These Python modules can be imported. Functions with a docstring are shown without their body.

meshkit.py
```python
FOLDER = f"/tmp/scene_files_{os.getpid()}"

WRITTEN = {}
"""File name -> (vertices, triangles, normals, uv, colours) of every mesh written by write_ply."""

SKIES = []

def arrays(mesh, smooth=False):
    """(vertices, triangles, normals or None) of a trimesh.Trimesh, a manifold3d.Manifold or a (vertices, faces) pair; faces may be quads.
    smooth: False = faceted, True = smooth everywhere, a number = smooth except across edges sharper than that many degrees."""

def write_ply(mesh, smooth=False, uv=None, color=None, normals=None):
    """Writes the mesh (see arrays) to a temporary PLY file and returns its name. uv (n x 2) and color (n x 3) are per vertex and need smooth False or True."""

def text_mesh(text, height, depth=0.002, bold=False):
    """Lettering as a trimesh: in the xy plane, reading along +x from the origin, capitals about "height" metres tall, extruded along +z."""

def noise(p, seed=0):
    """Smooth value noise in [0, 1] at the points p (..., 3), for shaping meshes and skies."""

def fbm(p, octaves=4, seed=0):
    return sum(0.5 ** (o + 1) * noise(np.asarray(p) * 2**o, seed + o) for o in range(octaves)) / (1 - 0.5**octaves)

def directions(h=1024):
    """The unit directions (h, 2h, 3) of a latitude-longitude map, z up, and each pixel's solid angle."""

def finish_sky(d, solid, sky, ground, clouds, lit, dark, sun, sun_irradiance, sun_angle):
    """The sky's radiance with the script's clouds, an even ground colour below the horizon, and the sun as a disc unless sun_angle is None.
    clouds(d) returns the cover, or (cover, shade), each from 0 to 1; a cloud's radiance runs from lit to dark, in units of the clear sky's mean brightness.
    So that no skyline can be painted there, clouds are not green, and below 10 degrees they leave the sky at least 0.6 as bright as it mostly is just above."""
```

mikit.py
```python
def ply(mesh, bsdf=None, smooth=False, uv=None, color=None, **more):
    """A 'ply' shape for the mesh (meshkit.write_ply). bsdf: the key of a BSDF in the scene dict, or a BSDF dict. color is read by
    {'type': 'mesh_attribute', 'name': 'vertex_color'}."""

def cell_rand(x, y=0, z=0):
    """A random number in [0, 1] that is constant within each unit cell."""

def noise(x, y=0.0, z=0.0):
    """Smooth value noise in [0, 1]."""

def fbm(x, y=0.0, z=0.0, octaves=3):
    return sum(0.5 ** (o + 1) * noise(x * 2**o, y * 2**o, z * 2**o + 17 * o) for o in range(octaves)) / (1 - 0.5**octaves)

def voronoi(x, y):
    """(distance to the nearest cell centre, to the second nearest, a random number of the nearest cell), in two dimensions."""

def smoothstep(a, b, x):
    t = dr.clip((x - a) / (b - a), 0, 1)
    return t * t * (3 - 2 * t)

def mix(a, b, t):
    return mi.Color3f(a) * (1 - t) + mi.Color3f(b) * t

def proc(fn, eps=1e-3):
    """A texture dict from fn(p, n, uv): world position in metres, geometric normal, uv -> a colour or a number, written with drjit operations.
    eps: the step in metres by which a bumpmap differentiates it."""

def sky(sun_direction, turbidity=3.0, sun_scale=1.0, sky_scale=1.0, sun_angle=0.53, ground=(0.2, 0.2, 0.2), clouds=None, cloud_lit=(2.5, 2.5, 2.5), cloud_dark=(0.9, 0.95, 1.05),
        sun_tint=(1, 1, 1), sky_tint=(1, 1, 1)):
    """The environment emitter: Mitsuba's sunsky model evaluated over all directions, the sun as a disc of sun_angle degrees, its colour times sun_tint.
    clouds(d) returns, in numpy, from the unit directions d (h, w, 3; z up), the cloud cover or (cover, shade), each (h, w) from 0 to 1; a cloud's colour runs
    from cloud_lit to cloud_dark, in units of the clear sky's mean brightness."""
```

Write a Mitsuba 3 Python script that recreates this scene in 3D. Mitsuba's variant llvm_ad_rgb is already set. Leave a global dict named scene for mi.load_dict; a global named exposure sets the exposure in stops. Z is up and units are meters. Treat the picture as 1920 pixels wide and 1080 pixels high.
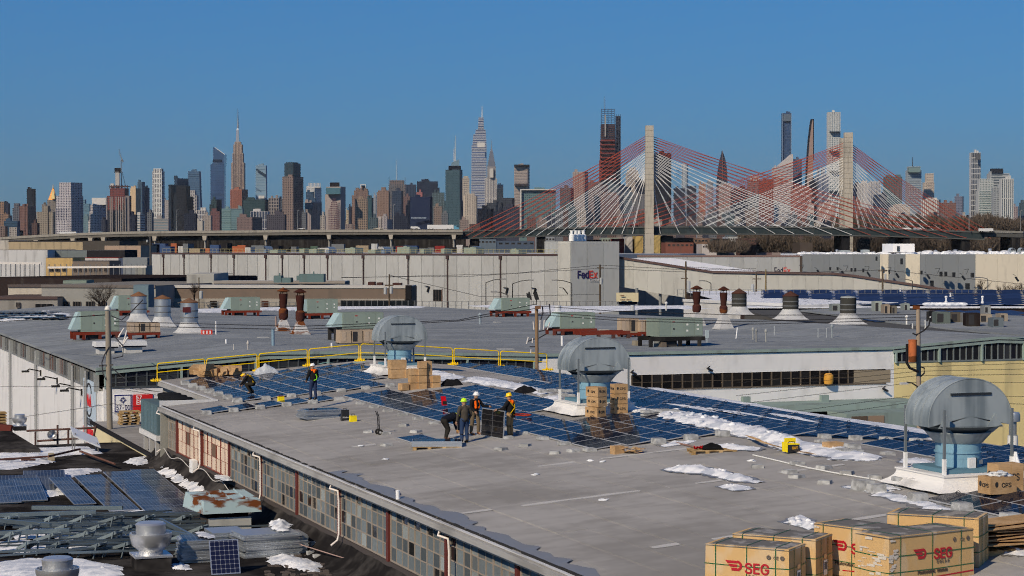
import math,random
import numpy as np,trimesh,mitsuba as mi,drjit as dr,mikit,meshkit,manifold3d as m3
from mikit import proc,noise,fbm,smoothstep,mix,cell_rand,voronoi
rng=np.random.default_rng(7);random.seed(7)
scene,labels={},{}
# ---------------------------------------------------------------- camera, sky, exposure
FOC,HOR,ZC=3739.0,460.0,20.0
PITCH=math.atan((540-HOR)/FOC)
CAM=np.array([0,0,ZC])
scene['camera']={'type':'perspective','fov':2*math.degrees(math.atan(960/FOC)),'fov_axis':'x','near_clip':1.0,'far_clip':30000.0,
 'to_world':mi.ScalarTransform4f().look_at(origin=CAM.tolist(),target=[0,math.cos(PITCH),ZC-math.sin(PITCH)],up=[0,0,1])}
SUN=np.array([-.457,-.703,.545])
def veil(d):
 el=np.degrees(np.arcsin(np.clip(d[...,2],-1,1)));az=np.arctan2(d[...,1],d[...,0])
 thin=meshkit.fbm(np.stack([az*6,el*.5,az*0],-1),4)
 return np.exp(-np.maximum(el,0)/4.6)*(.88+.10*(thin-.5))
scene['sky_light']=mikit.sky(SUN.tolist(),turbidity=2.6,sun_scale=1.0,sky_scale=1.0,sun_tint=(.94,.99,1.075),sky_tint=(0.175,0.56,1.00),ground=(0.12,0.12,0.12),clouds=veil,cloud_lit=(.76,1.26,1.58),cloud_dark=(.76,1.26,1.58))
exposure=1.45
# ---------------------------------------------------------------- places: a plan frame (v to the right, u away) shared by the street grid
EU,EV,EZ=np.array([-.3486,.93727,0]),np.array([.93727,.3486,0]),np.array([0,0,1.0])
def B(v,u,z=0.0):return EV*v+EU*u+EZ*z
def ray(px,py):
 d=np.array([(px-960)/FOC,math.cos(PITCH)+(540-py)/FOC*math.sin(PITCH),-math.sin(PITCH)+(540-py)/FOC*math.cos(PITCH)])
 return d/d[1]
def W(px,py,Y):return CAM+ray(px,py)*Y
def onz(px,py,z):
 d=ray(px,py);return CAM+d*((ZC-z)/-d[2])
def onu(px,py,u):
 d=ray(px,py);return CAM+d*((u-CAM@EU)/(d@EU))
def onv(px,py,v):
 d=ray(px,py);return CAM+d*((v-CAM@EV)/(d@EV))
def vuz(P):return float(P@EV),float(P@EU),float(P[2])
RIDGE,SLOPE=35.6,.0745
def roofz(v):return ZC-(7.3+SLOPE*abs(RIDGE-v))
def onroof(px,py):
 d=ray(px,py);t=80.0
 for _ in range(60):t*=(ZC-roofz((CAM+d*t)@EV))/(t*-d[2])
 return CAM+d*t
# ---------------------------------------------------------------- mesh building
class G:
 """vertices and triangles being collected; faces that should look sharp share no vertices"""
 def __init__(s):s.v,s.f,s.t,s.n=[],[],[],0
 def add(s,v,f,uv=None):
  v=np.asarray(v,float);f=np.asarray(f,int)
  if f.ndim==2 and f.shape[1]==4:f=np.vstack([f[:,[0,1,2]],f[:,[0,2,3]]])
  s.v.append(v);s.f.append(f+s.n);s.t.append(np.zeros((len(v),2))if uv is None else np.asarray(uv,float));s.n+=len(v);return s
 def quad(s,a,b,c,d,uv=None):return s.add([a,b,c,d],[[0,1,2,3]],uv)
 def tri(s,a,b,c):return s.add([a,b,c],[[0,1,2]])
 def hexa(s,p):
  """eight corners: bottom 0-3 anticlockwise, top 4-7"""
  p=np.asarray(p,float)
  for q in((3,2,1,0),(4,5,6,7),(0,1,5,4),(1,2,6,5),(2,3,7,6),(3,0,4,7)):s.quad(*p[list(q)])
  return s
 def box(s,v0,v1,u0,u1,z0,z1,ti=0.0):
  """a box in the plan frame; ti: inset of its top"""
  c=[B(v0,u0,z0),B(v1,u0,z0),B(v1,u1,z0),B(v0,u1,z0),B(v0+ti,u0+ti,z1),B(v1-ti,u0+ti,z1),B(v1-ti,u1-ti,z1),B(v0+ti,u1-ti,z1)]
  return s.hexa(c)
 def obox(s,c,ax,ay,az):
  """a box about its centre with three half axes"""
  c,ax,ay,az=(np.asarray(x,float)for x in(c,ax,ay,az))
  return s.hexa([c-ax-ay-az,c+ax-ay-az,c+ax+ay-az,c-ax+ay-az,c-ax-ay+az,c+ax-ay+az,c+ax+ay+az,c-ax+ay+az])
 def bar(s,a,b,w,h=None,up=EZ):
  a,b=np.asarray(a,float),np.asarray(b,float);d=b-a;L=np.linalg.norm(d)
  if L<1e-6:return s
  d=d/L;h=w if h is None else h
  x=np.cross(d,up)
  if np.linalg.norm(x)<1e-3:x=np.cross(d,EU)
  x/=np.linalg.norm(x);y=np.cross(x,d)
  return s.obox((a+b)/2,d*L/2,x*w/2,y*h/2)
 def tube(s,pts,r,n=6,cap=True):
  p=np.asarray(pts,float);t=np.gradient(p,axis=0);t/=np.linalg.norm(t,axis=1,keepdims=True)+1e-12
  r=np.broadcast_to(r,(len(p),))
  a=np.cross(t,[0,0,1.0]if abs(t[:,2]).max()<.95 else[.31,.93,.2]);a/=np.linalg.norm(a,axis=1,keepdims=True)+1e-12
  b=np.cross(t,a);an=np.arange(n)*2*np.pi/n
  v=p[:,None]+r[:,None,None]*(np.cos(an)[None,:,None]*a[:,None]+np.sin(an)[None,:,None]*b[:,None])
  i,j=np.meshgrid(np.arange(len(p)-1),np.arange(n),indexing='ij')
  q=np.stack([i*n+j,i*n+(j+1)%n,(i+1)*n+(j+1)%n,(i+1)*n+j],-1).reshape(-1,4)
  s.add(v.reshape(-1,3),q[:,::-1])
  if cap:
   for k in(0,-1):s.add(v[k],[[0,m,m+1]for m in range(1,n-1)])
  return s
 def lathe(s,prof,c,n=24,ax=None,sharp=35):
  """prof: (radius, height) pairs; corners sharper than `sharp` stay sharp"""
  prof=np.asarray(prof,float);c=np.asarray(c,float);an=np.arange(n)*2*np.pi/n
  X,Y,Z=ax if ax is not None else(EV,EU,EZ)
  runs,cur=[],[prof[0]]
  for k in range(1,len(prof)):
   cur.append(prof[k])
   if k<len(prof)-1:
    a,b=prof[k]-prof[k-1],prof[k+1]-prof[k]
    if abs(math.degrees(math.atan2(a[0]*b[1]-a[1]*b[0],a@b)))>sharp:runs.append(cur);cur=[prof[k]]
  runs.append(cur)
  for rn in runs:
   rn=np.array(rn);m=len(rn)
   v=c+rn[:,0,None,None]*(np.cos(an)[None,:,None]*X+np.sin(an)[None,:,None]*Y)+rn[:,1,None,None]*Z
   i,j=np.meshgrid(np.arange(m-1),np.arange(n),indexing='ij')
   s.add(v.reshape(-1,3),np.stack([i*n+j,i*n+(j+1)%n,(i+1)*n+(j+1)%n,(i+1)*n+j],-1).reshape(-1,4))
  return s
 def prism(s,poly,o,ax,ay,az):
  """a convex or star-shaped outline (n x 2, first point sees all) in the plane (ax, ay) at o, pushed along az"""
  o,ax,ay,az=(np.asarray(x,float)for x in(o,ax,ay,az));poly=np.asarray(poly,float);n=len(poly)
  a=o+poly[:,:1]*ax+poly[:,1:]*ay;b=a+az
  fan=np.array([[0,k,k+1]for k in range(1,n-1)])
  s.add(a,fan[:,::-1]);s.add(b,fan)
  for k in range(n):s.quad(a[k],a[(k+1)%n],b[(k+1)%n],b[k])
  return s
 def grid(s,P,uv=None):
  """a sheet of points (m, n, 3), smooth"""
  m,n=P.shape[:2];i,j=np.meshgrid(np.arange(m-1),np.arange(n-1),indexing='ij')
  return s.add(P.reshape(-1,3),np.stack([i*n+j,i*n+j+1,(i+1)*n+j+1,(i+1)*n+j],-1).reshape(-1,4),None if uv is None else uv.reshape(-1,2))
 def mesh(s,m,M=None):
  v,f=np.asarray(m.vertices),np.asarray(m.faces);return s.add(v if M is None else v@M[0].T+M[1],f)
 def get(s):return np.vstack(s.v),np.vstack(s.f),np.vstack(s.t)
def numbered(k):
 if k not in scene and k not in labels and k not in USED:USED.add(k);return k
 i=1
 while f'{k}_{i:03d}' in scene or f'{k}_{i:03d}' in labels or f'{k}_{i:03d}' in USED:i+=1
 USED.add(f'{k}_{i:03d}');return f'{k}_{i:03d}'
USED=set()
def lin(c):
 """sRGB 0-255 to linear"""
 c=np.asarray(c,float)/255;return np.where(c<.04045,c/12.92,((c+.055)/1.055)**2.4)
_ON='first second third fourth fifth sixth seventh eighth ninth tenth eleventh twelfth thirteenth fourteenth fifteenth sixteenth seventeenth eighteenth nineteenth'.split()
def ordn(k):
 k+=1
 if k<20:return _ON[k-1]
 t={2:('twenty','twentieth'),3:('thirty','thirtieth'),4:('forty','fortieth'),5:('fifty','fiftieth'),6:('sixty','sixtieth'),7:('seventy','seventieth'),8:('eighty','eightieth'),9:('ninety','ninetieth')}[k//10]
 return t[0]+'-'+_ON[k%10-1]if k%10 else t[1]
def A(*c):
 x=lin(c);return np.clip((x*.84+x.mean()*.16)*.74,.004,.85)
def lerp3(a,b,t):return a+(b-a)*t
def put(key,g,mat,col=(.5,.5,.5),uv=False,flat=False):
 v,f,t=g.get();col=np.asarray(col,float)
 if flat:v,t,f=v[f.ravel()],t[f.ravel()],np.arange(f.size).reshape(-1,3)
 c=np.broadcast_to(col,(len(v),3))if col.ndim==1 else col
 if not uv: # the thing's own colour rides along as two numbers per vertex (meshes then join by material, which renders fast)
  q=np.round(np.sqrt(np.clip(c,0,1))*1023);t=np.stack([q[:,0]*1024+q[:,1],q[:,2]],1)
 scene[key]=mikit.ply((v,f),mat,smooth=True,uv=t)
 return key
def thing(name,label,cat,group=None):
 k=numbered(name);labels[k]={'label':label,'category':cat}
 if group:labels[k]['group']=group
 return k
def part(t,name,g,mat,col=(.5,.5,.5),label=None,kind=None,**kw):
 k=numbered(t+'__'+name);put(k,g,mat,col,**kw)
 if label or kind:
  labels[k]={}
  if label:labels[k]['label']=label
  if kind:labels[k]['kind']=kind
 return k
def solo(name,label,cat,g,mat,col=(.5,.5,.5),group=None,**kw):
 k=thing(name,label,cat,group);put(k,g,mat,col,**kw);return k
def struct(name,g,mat,col=(.5,.5,.5),kind='structure',label=None,**kw):
 k=numbered(name);labels[k]={'kind':kind}
 if label:labels[k]['label']=label
 put(k,g,mat,col,**kw);return k
# ---------------------------------------------------------------- materials
def own_colour(p,n,uv):
 k=uv.x+.5;r=dr.floor(k/1024);g=dr.floor(k-r*1024);b=dr.floor(uv.y+.5)
 return mi.Color3f(dr.square(r/1023),dr.square(g/1023),dr.square(b/1023))
ATTR=proc(own_colour)
def two(b):return{'type':'twosided','b':b}
def rgb(*c):return{'type':'rgb','value':list(map(float,c))}
scene['matte']=two({'type':'diffuse','reflectance':ATTR})
scene['paint']=two({'type':'principled','base_color':ATTR,'roughness':.42,'specular':.5})
scene['gloss']=two({'type':'principled','base_color':ATTR,'roughness':.08,'specular':.6})
scene['metal']=two({'type':'principled','base_color':ATTR,'roughness':.38,'metallic':.75,'specular':.5})
def dirt_w(p,n,uv):
 st=fbm(p.x*1.1+p.y*.9,p.y*.3,p.z*.09);fl=fbm(p.x*.8,p.y*.8,p.z*.8)
 return dr.select(dr.abs(n.z)>.7,smoothstep(.45,.75,fl),smoothstep(.52,.8,st))*.36
scene['worn']=two({'type':'blendbsdf','weight':proc(dirt_w),'a':{'type':'diffuse','reflectance':ATTR},'b':{'type':'diffuse','reflectance':rgb(.10,.095,.085)}})
def dirt2_w(p,n,uv):return smoothstep(.5,.8,fbm(p.x*1.3,p.y*1.3,p.z*.3,octaves=3))*.22
scene['worn_white']=two({'type':'blendbsdf','weight':proc(dirt2_w),'a':{'type':'diffuse','reflectance':ATTR},'b':{'type':'diffuse','reflectance':rgb(.24,.23,.21)}})
def rust_w(p,n,uv):return smoothstep(.5,.62,fbm(p.x*1.1,p.y*1.1,p.z*2.2,octaves=4))
scene['rusty']=two({'type':'blendbsdf','weight':proc(rust_w),'a':{'type':'diffuse','reflectance':ATTR},'b':{'type':'diffuse','reflectance':rgb(.16,.055,.022)}})
def felt_c(p,n,uv):
 v,u=p.x*.93727+p.y*.3486,p.y*.93727-p.x*.3486
 t=.55*mikit.fbm(p.x*.23,p.y*.23,1.0,octaves=3)+.25*fbm(p.x*2.1,p.y*2.1,3.0)+.25*fbm(v*.3,u*1.9,5.0)
 return mix((.275,.264,.250),(.405,.392,.374),smoothstep(.3,.75,t))
scene['felt']=two({'type':'diffuse','reflectance':proc(felt_c)})
def felt2_c(p,n,uv):
 a=fbm(p.x*.22,p.y*.22,p.z,octaves=4);b=fbm(p.x*1.7,p.y*1.7,3.0,octaves=3)
 return mix((.205,.226,.246),(.292,.318,.340),smoothstep(.3,.75,.7*a+.3*b))
scene['felt_blue']=two({'type':'diffuse','reflectance':proc(felt2_c)})
def tar_c(p,n,uv):
 a=fbm(p.x*.7,p.y*.7,p.z*.7,octaves=4);b=fbm(p.x*4,p.y*4,p.z*4,octaves=2)
 return mix((.018,.017,.018),(.075,.070,.068),smoothstep(.35,.75,.75*a+.25*b))
scene['tar']=two({'type':'diffuse','reflectance':proc(tar_c)})
def cell_c(p,n,uv):
 # uv in metres on the pane; x + 100: older panels with bright cells, x + 200: dusty ones
 k2,k3=uv.x>50,uv.x>150;x,y=uv.x-dr.select(k3,200.0,dr.select(k2,100.0,0.0)),uv.y
 fr=lambda t:dr.abs(t-dr.floor(t)-.5)*2
 fx,fy=fr(x*dr.select(k2,6.1,5.45)),fr(y*dr.select(k2,6.1,10.9))
 new=mix((.006,.009,.022),(.035,.045,.075),.5*dr.maximum(smoothstep(.955,.985,fx),smoothstep(.93,.97,fy)));mid=dr.abs(y-1.14)<.014
 new=dr.select(mid,mi.Color3f(.3,.31,.33),new)
 l2=dr.maximum(smoothstep(.86,.93,fx),smoothstep(.86,.93,fy))*.42
 old=mix((.012,.016,.05),(.30,.33,.42),dr.maximum(l2,smoothstep(1.62,1.74,fx+fy)))
 dusty=mix(mix((.030,.040,.070),(.075,.085,.105),smoothstep(.35,.7,fbm(p.x*1.3,p.y*1.3,2.0))),(.20,.23,.26),dr.maximum(smoothstep(.84,.92,fx),.5*smoothstep(.86,.94,fy))*.75)
 return dr.select(k3,dusty,dr.select(k2,old,new))
scene['solar']=two({'type':'blendbsdf','weight':.5,'a':{'type':'principled','base_color':proc(cell_c),'roughness':.07,'specular':.24},'b':{'type':'diffuse','reflectance':proc(cell_c)}})
def snow_c(p,n,uv):return mix((.52,.56,.63),(.86,.87,.89),smoothstep(.3,.62,fbm(p.x*3,p.y*3,p.z*3,octaves=3)))
scene['snow_bsdf']=two({'type':'diffuse','reflectance':proc(snow_c)})
def galv_c(p,n,uv):
 a=fbm(p.x*1.2,p.y*1.2,p.z*.5,octaves=4)*.5+fbm(p.x*4.5,p.y*4.5,p.z*.35,octaves=3)*.5
 return mix((.19,.235,.265),(.40,.46,.49),smoothstep(.3,.62,a))
scene['galv']=two({'type':'roughplastic','diffuse_reflectance':proc(galv_c),'alpha':.35})
def board_c(p,n,uv):
 a=fbm(p.x*2.3,p.y*2.3,p.z*2.3,octaves=3);b=noise(p.x*9,p.y*9,p.z*40)
 return mix((.40,.25,.125),(.55,.365,.20),smoothstep(.25,.75,.7*a+.3*b))
scene['cardboard']=two({'type':'diffuse','reflectance':proc(board_c)})
def wood_c(p,n,uv):
 a=fbm(p.x*3,p.y*3,p.z*9,octaves=3)
 return mix((.30,.19,.085),(.56,.40,.21),smoothstep(.25,.75,a))
scene['wood']=two({'type':'diffuse','reflectance':proc(wood_c)})
def block_c(p,n,uv):return mix((.28,.285,.285),(.50,.51,.51),smoothstep(.3,.7,fbm(p.x*5,p.y*5,p.z*5,octaves=3)))
scene['block']=two({'type':'diffuse','reflectance':proc(block_c)})
scene['wet']=two({'type':'principled','base_color':rgb(.17,.168,.165),'roughness':.4,'specular':.5})
# thin winter air over the whole place
scene['air']={'type':'homogeneous','albedo':rgb(.90,.95,.99),'sigma_t':1.3e-5}
labels['haze']={'kind':'stuff','label':'thin bluish haze over the city'}
scene['haze']={'type':'cube','to_world':mi.ScalarTransform4f().translate([0,5500,270]).scale([7000,6700,271.5]),'bsdf':{'type':'null'},'interior':{'type':'ref','id':'air'}}
scene['camera']['medium']={'type':'ref','id':'air'}
# ================================================================ the solar roof building
GREY,WHT=lin((150,150,148)),(.78,.78,.78)
bld=thing('warehouse','long low warehouse whose grey felt roof carries solar panels and three hooded vents','building')
VL,VR,U0,U1,UN,VN=19.2,46.7,20.0,122.0,105.0,22.2
def slab(g,v0,v1,u0,u1,th=.28):
 z0,z1=roofz(v0),roofz(v1)
 return g.hexa([B(v0,u0,z0-th),B(v1,u0,z1-th),B(v1,u1,z1-th),B(v0,u1,z0-th),B(v0,u0,z0),B(v1,u0,z1),B(v1,u1,z1),B(v0,u1,z0)])
g=G();slab(g,VL,RIDGE,U0,UN);slab(g,VN,RIDGE,UN,U1);slab(g,RIDGE,VR,U0,U1)
roof=part(bld,'roof',g,'felt')
# felt sheets laid across the slope, each with its own edge
for(va,vb,ua,ub,nv)in((VL+.05,RIDGE,30.0,UN,16),(VN+.05,RIDGE,UN,U1,13),(RIDGE,VR,40.0,U1,8)):
 for k in range(nv):
  a,b=va+(vb-va)*k/nv,va+(vb-va)*(k+1)/nv;u=ua-(k%3)*2.6
  while u<ub-.05:
   e=min(u+9.6,ub);s0=max(u,ua);j=random.uniform(.006,.03);g=G()
   q=[(a+.014,s0+.01),(b-.014,s0+.01),(b-.014,e-.01),(a+.014,e-.01)]
   part(roof,'felt_sheet',g.hexa([B(x,y,roofz(x))for x,y in q]+[B(x,y,roofz(x)+j)for x,y in q]),'felt');u=e
for uu,va,vb in((59.15,20.3,34),(78.9,20.6,27.3),(49.6,22.5,31),(67.2,26.0,33.5),(39.8,20,34),(99.2,20.2,23.0)):
 P=np.array([[B(v,uu+.15*s+.06*math.sin(v*3+s),roofz(v)+.02)for s in(-1,1)]for v in np.linspace(va,vb,20)]);g=G();g.grid(P);part(roof,'sealed_seam',g,'matte',(.52,.51,.49))
# left eave: fascia, gutter with icy edge
g=G();g.box(VL-.10,VL-.003,U0,UN,roofz(VL)-.20,roofz(VL)-.02);g.box(VN-.10,VN-.003,UN+.1,U1,roofz(VN)-.26,roofz(VN)-.02)
part(bld,'fascia',g,'worn',lin((168,168,168)))
g=G();g.box(VL-.02,VL+.09,U0,UN,roofz(VL)+.018,roofz(VL)+.05);g.box(VL,VN+.1,UN-.12,UN,roofz(VL)+.012,roofz(VN)+.1);g.box(VN-.02,VN+.14,UN,U1,roofz(VN)+.015,roofz(VN)+.06)
part(bld,'eave_edging',g,'worn',lin((205,206,208)))
g=G()
for k in range(420):
 u=random.uniform(U0+20,UN);a=random.uniform(.03,.10)
 g.obox(B(VL+random.uniform(.12,.22),u,roofz(VL)+.055),EU*random.uniform(.05,.3),EV*a*.5,EZ*.018)
part(bld,'gravel_stop',g,'matte',(.05,.05,.05),kind='stuff')
# blue-grey meltwater streak along the eave
g=G();P=np.array([[B(VL+.25+s*(.25+1.1*float(meshkit.noise(np.array([u*.45,3.0,0]))*meshkit.noise(np.array([u*1.7,9.0,0])))),u,roofz(VL+.4)+.03+.05*s)for s in(0,.5,1)]for u in np.linspace(46,72,120)]);g.grid(P)
part(roof,'meltwater',g,'wet',label='wet blue-grey streak along the eave')
# left wall: columns every 6.2 m, bays of panes or of cream boards
SILL,HEAD,VW=9.38,11.22,19.62
cols_u=[108.2-6.235*k for k in range(14)]
g=G();g.box(VW+.06,VW+.3,U0,UN-.15,6.0,SILL-.06);g.box(VW+.3,VW+.35,U0,UN-.15,SILL-.1,11.3)
part(bld,'wall',g,'worn',lin((60,56,54)))
g=G();g.box(VL+.02,VW+.3,UN-.2,UN-.05,7,11.35);g.box(VN+.35,VN+.6,UN,U1,8,11.3);g.box(VN+.3,VR-.3,U1-.3,U1-.1,8,11.6);g.box(VR-.5,VR-.3,U0,U1-.3,6,11.6);part(bld,'end_wall',g,'worn',lin((150,150,145)))
for i,u in enumerate(cols_u):
 if u>UN:continue
 g=G();g.box(VW-.13,VW+.06,u-.11,u+.11,SILL-.08,HEAD+.02);part(bld,'column',g,'paint',lin((96,44,38)))
nb=0
for i in range(len(cols_u)-1):
 ub,ua=min(cols_u[i],UN-.3),cols_u[i+1]
 if ub<ua+1:continue
 cream=i in(1,2)
 bay=numbered(bld+'__window_bay');labels[bay]={'label':'bay closed with cream boards' if cream else 'bay of small grimy panes'}
 if cream:labels[bay]['label']='bay closed with cream boards, '+('farther' if i==1 else 'nearer')+' of the two'
 else:labels[bay]['label']='bay of grimy panes between rust-red columns'
 a,b=ua+.14,ub-.14
 n,m=(9,4)if not cream else(6,3)
 dz,du=(HEAD-SILL)/m,(b-a)/n
 fr=G();fr.box(VW-.06,VW,a,b,SILL-.05,SILL);fr.box(VW-.05,VW,a,b,HEAD-.04,HEAD+.03)
 mul=(.085,.075,.065)if not cream else tuple(lin((120,62,52)))
 for k in range(n+1):w=(.045 if k%3==0 else .018)if not cream else(.03 if k%2==0 else .008);fr.box(VW-.045,VW+.01,a+k*du-w,a+k*du+w,SILL,HEAD)
 for k in range(1,m):fr.box(VW-.04,VW+.01,a,b,SILL+k*dz-(.018 if not cream else .006),SILL+k*dz+(.018 if not cream else .006))
 part(bay,'frame',fr,'paint',lin((148,138,128))if not cream else mul)
 allp=G()
 for kx in range(n):
  for kz in range(m):
   p=G();y0,y1,z0,z1=a+kx*du+.004,a+(kx+1)*du-.004,SILL+kz*dz+.004,SILL+(kz+1)*dz-.004
   tw=random.gauss(0,.012)
   p.quad(B(VW-.012+tw,y0,z0),B(VW-.012-tw,y1,z0),B(VW-.012-tw,y1,z1),B(VW-.012+tw,y0,z1))
   if cream:
    dark=kx in(3,)and kz in(1,)
    part(bay,'board',p,'worn',lin((120,100,88))if dark else lin((226,206,186))*random.uniform(.9,1.03))
   else:
    r=random.random()
    c=lin((118,128,134))if r<.5 else lin((88,96,102))if r<.75 else lin((146,154,156))if r<.88 else lin((34,36,38))
    part(bay,'pane',p,'worn' if r<.88 else 'gloss',c*random.uniform(.75,1.15))
# white downpipes with a gooseneck
for u in(107.9,95.2,82.5,70.1,57.5,45.0):
 u=min(u,UN-.05)if u>UN else u
 g=G();v=VL-.02
 g.tube([B(VL+.02,u+.5,11.28),B(VL-.1,u+.35,11.12),B(VW-.3,u+.05,11.05),B(VW-.28,u,10.7),B(VW-.28,u,SILL+.1),B(VW-.34,u-.02,SILL-.12),B(VW-.6,u-.1,SILL-.28)],.04,8)
 part(bld,'downpipe',g,'paint',lin((228,220,214)))
g=G();t=np.linspace(0,1,60) # white hose slung along the wall foot
g.tube([B(VW-.35-.1*math.sin(9*s),104.2-20*s,SILL-.15-.9*s*.2+.12*math.cos(26*s))for s in t],.022,5)
part(bld,'cable',g,'matte',(.6,.58,.56))
g=G();g.box(VW-.35,VW-.1,96.6,97.4,SILL-.55,SILL+.1);part(bld,'meter_box',g,'paint',(.75,.75,.75))
# ---------------------------------------------------------------- solar panels
PW,PL,TILT=1.10,2.30,.155
def solar(v,u,label,group,tilt=TILT,lift=.07,w=PW,l=PL,zf=roofz,cable=True):
 t=thing('solar_panel',label,'solar panel',group)
 z0,z1=zf(v)+lift,zf(v)+lift+tilt-SLOPE*0
 def P(a,b,c):return B(v+a,u+b,z0+(z1-z0)*a/w+c)
 g=G();g.hexa([P(0,0,-.035),P(w,0,-.035),P(w,l,-.035),P(0,l,-.035),P(0,0,0),P(w,0,0),P(w,l,0),P(0,l,0)])
 part(t,'frame',g,'paint',(.34,.35,.37))
 g=G();i=.02;g.quad(P(i,i,.003),P(w-i,i,.003),P(w-i,l-i,.003),P(i,l-i,.003),[(0,0),(w,0),(w,l),(0,l)])
 part(t,'glass',g,'solar',uv=True)
 if cable:
  s=random.uniform(-.12,.12);g=G()
  g.tube([P(w*.90,l*.95,.005),P(w*.86+s*.2,l*.92,.05),P(w*.93,l*.9+s*.4,.07),P(w*1.0,l*.92+s*.4,.03),P(w*1.04,l*.95,-.01)],.011,4);part(t,'cable',g,'matte',(.015,.015,.017))
 return t
def array(v0,nv,u0,nu,name,group,skip=lambda v,u:False,pv=1.36,pu=2.35,**kw):
 for j in range(nu):
  for i in range(nv):
   v,u=v0+i*pv,u0+j*pu
   if skip(v,u):continue
   solar(v,u,f'{name} solar panel, {ordn(j)} row from the front, {ordn(i)} from the left',group,**kw)
vent_at=[(34.4,52.9),(34.4,82.0),(34.3,111.0)]
def near_vent(v,u,r=2.0):return any(abs(v+.55-a)<r+.5 and abs(u+1.15-b)<r+1.1 for a,b in vent_at)
array(20.45,5,98.35,1,'short strip','panels of the short strip')
def skF(v,u):return near_vent(v,u,1.6)or(v>31.2 and u<107)
array(23.2,8,103.0,7,'far array by railing','panels of the far left array',skip=skF)
def skA(v,u):return(v<29 and u<80.3)or near_vent(v,u,1.55)or v>35.1-.03*(u-69)-(0 if u<95 else 1)or(u>97 and v>29.5)
array(27.85,6,69.6,13,'middle array','panels of the middle array',skip=skA)
array(36.9,5,68.3,13,'right slope array','panels of the right slope array')
array(40.4,3,100.6,8,'far right array','panels of the far right array')
array(36.9,6,49.0,7,'near right array','panels of the near right array',skip=lambda v,u:near_vent(v,u,1.7)or(u>55 and v<37))
def skN(v,u):return u>49 and v>33
array(32.0,3,41.6,5,'front corner array','panels of the front right array',skip=lambda v,u:near_vent(v,u,1.5)or(v>34 and u>47.5))
solar(24.55,77.6,'single blue solar panel lying on the roof behind the bending worker',None,tilt=.1)
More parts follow.
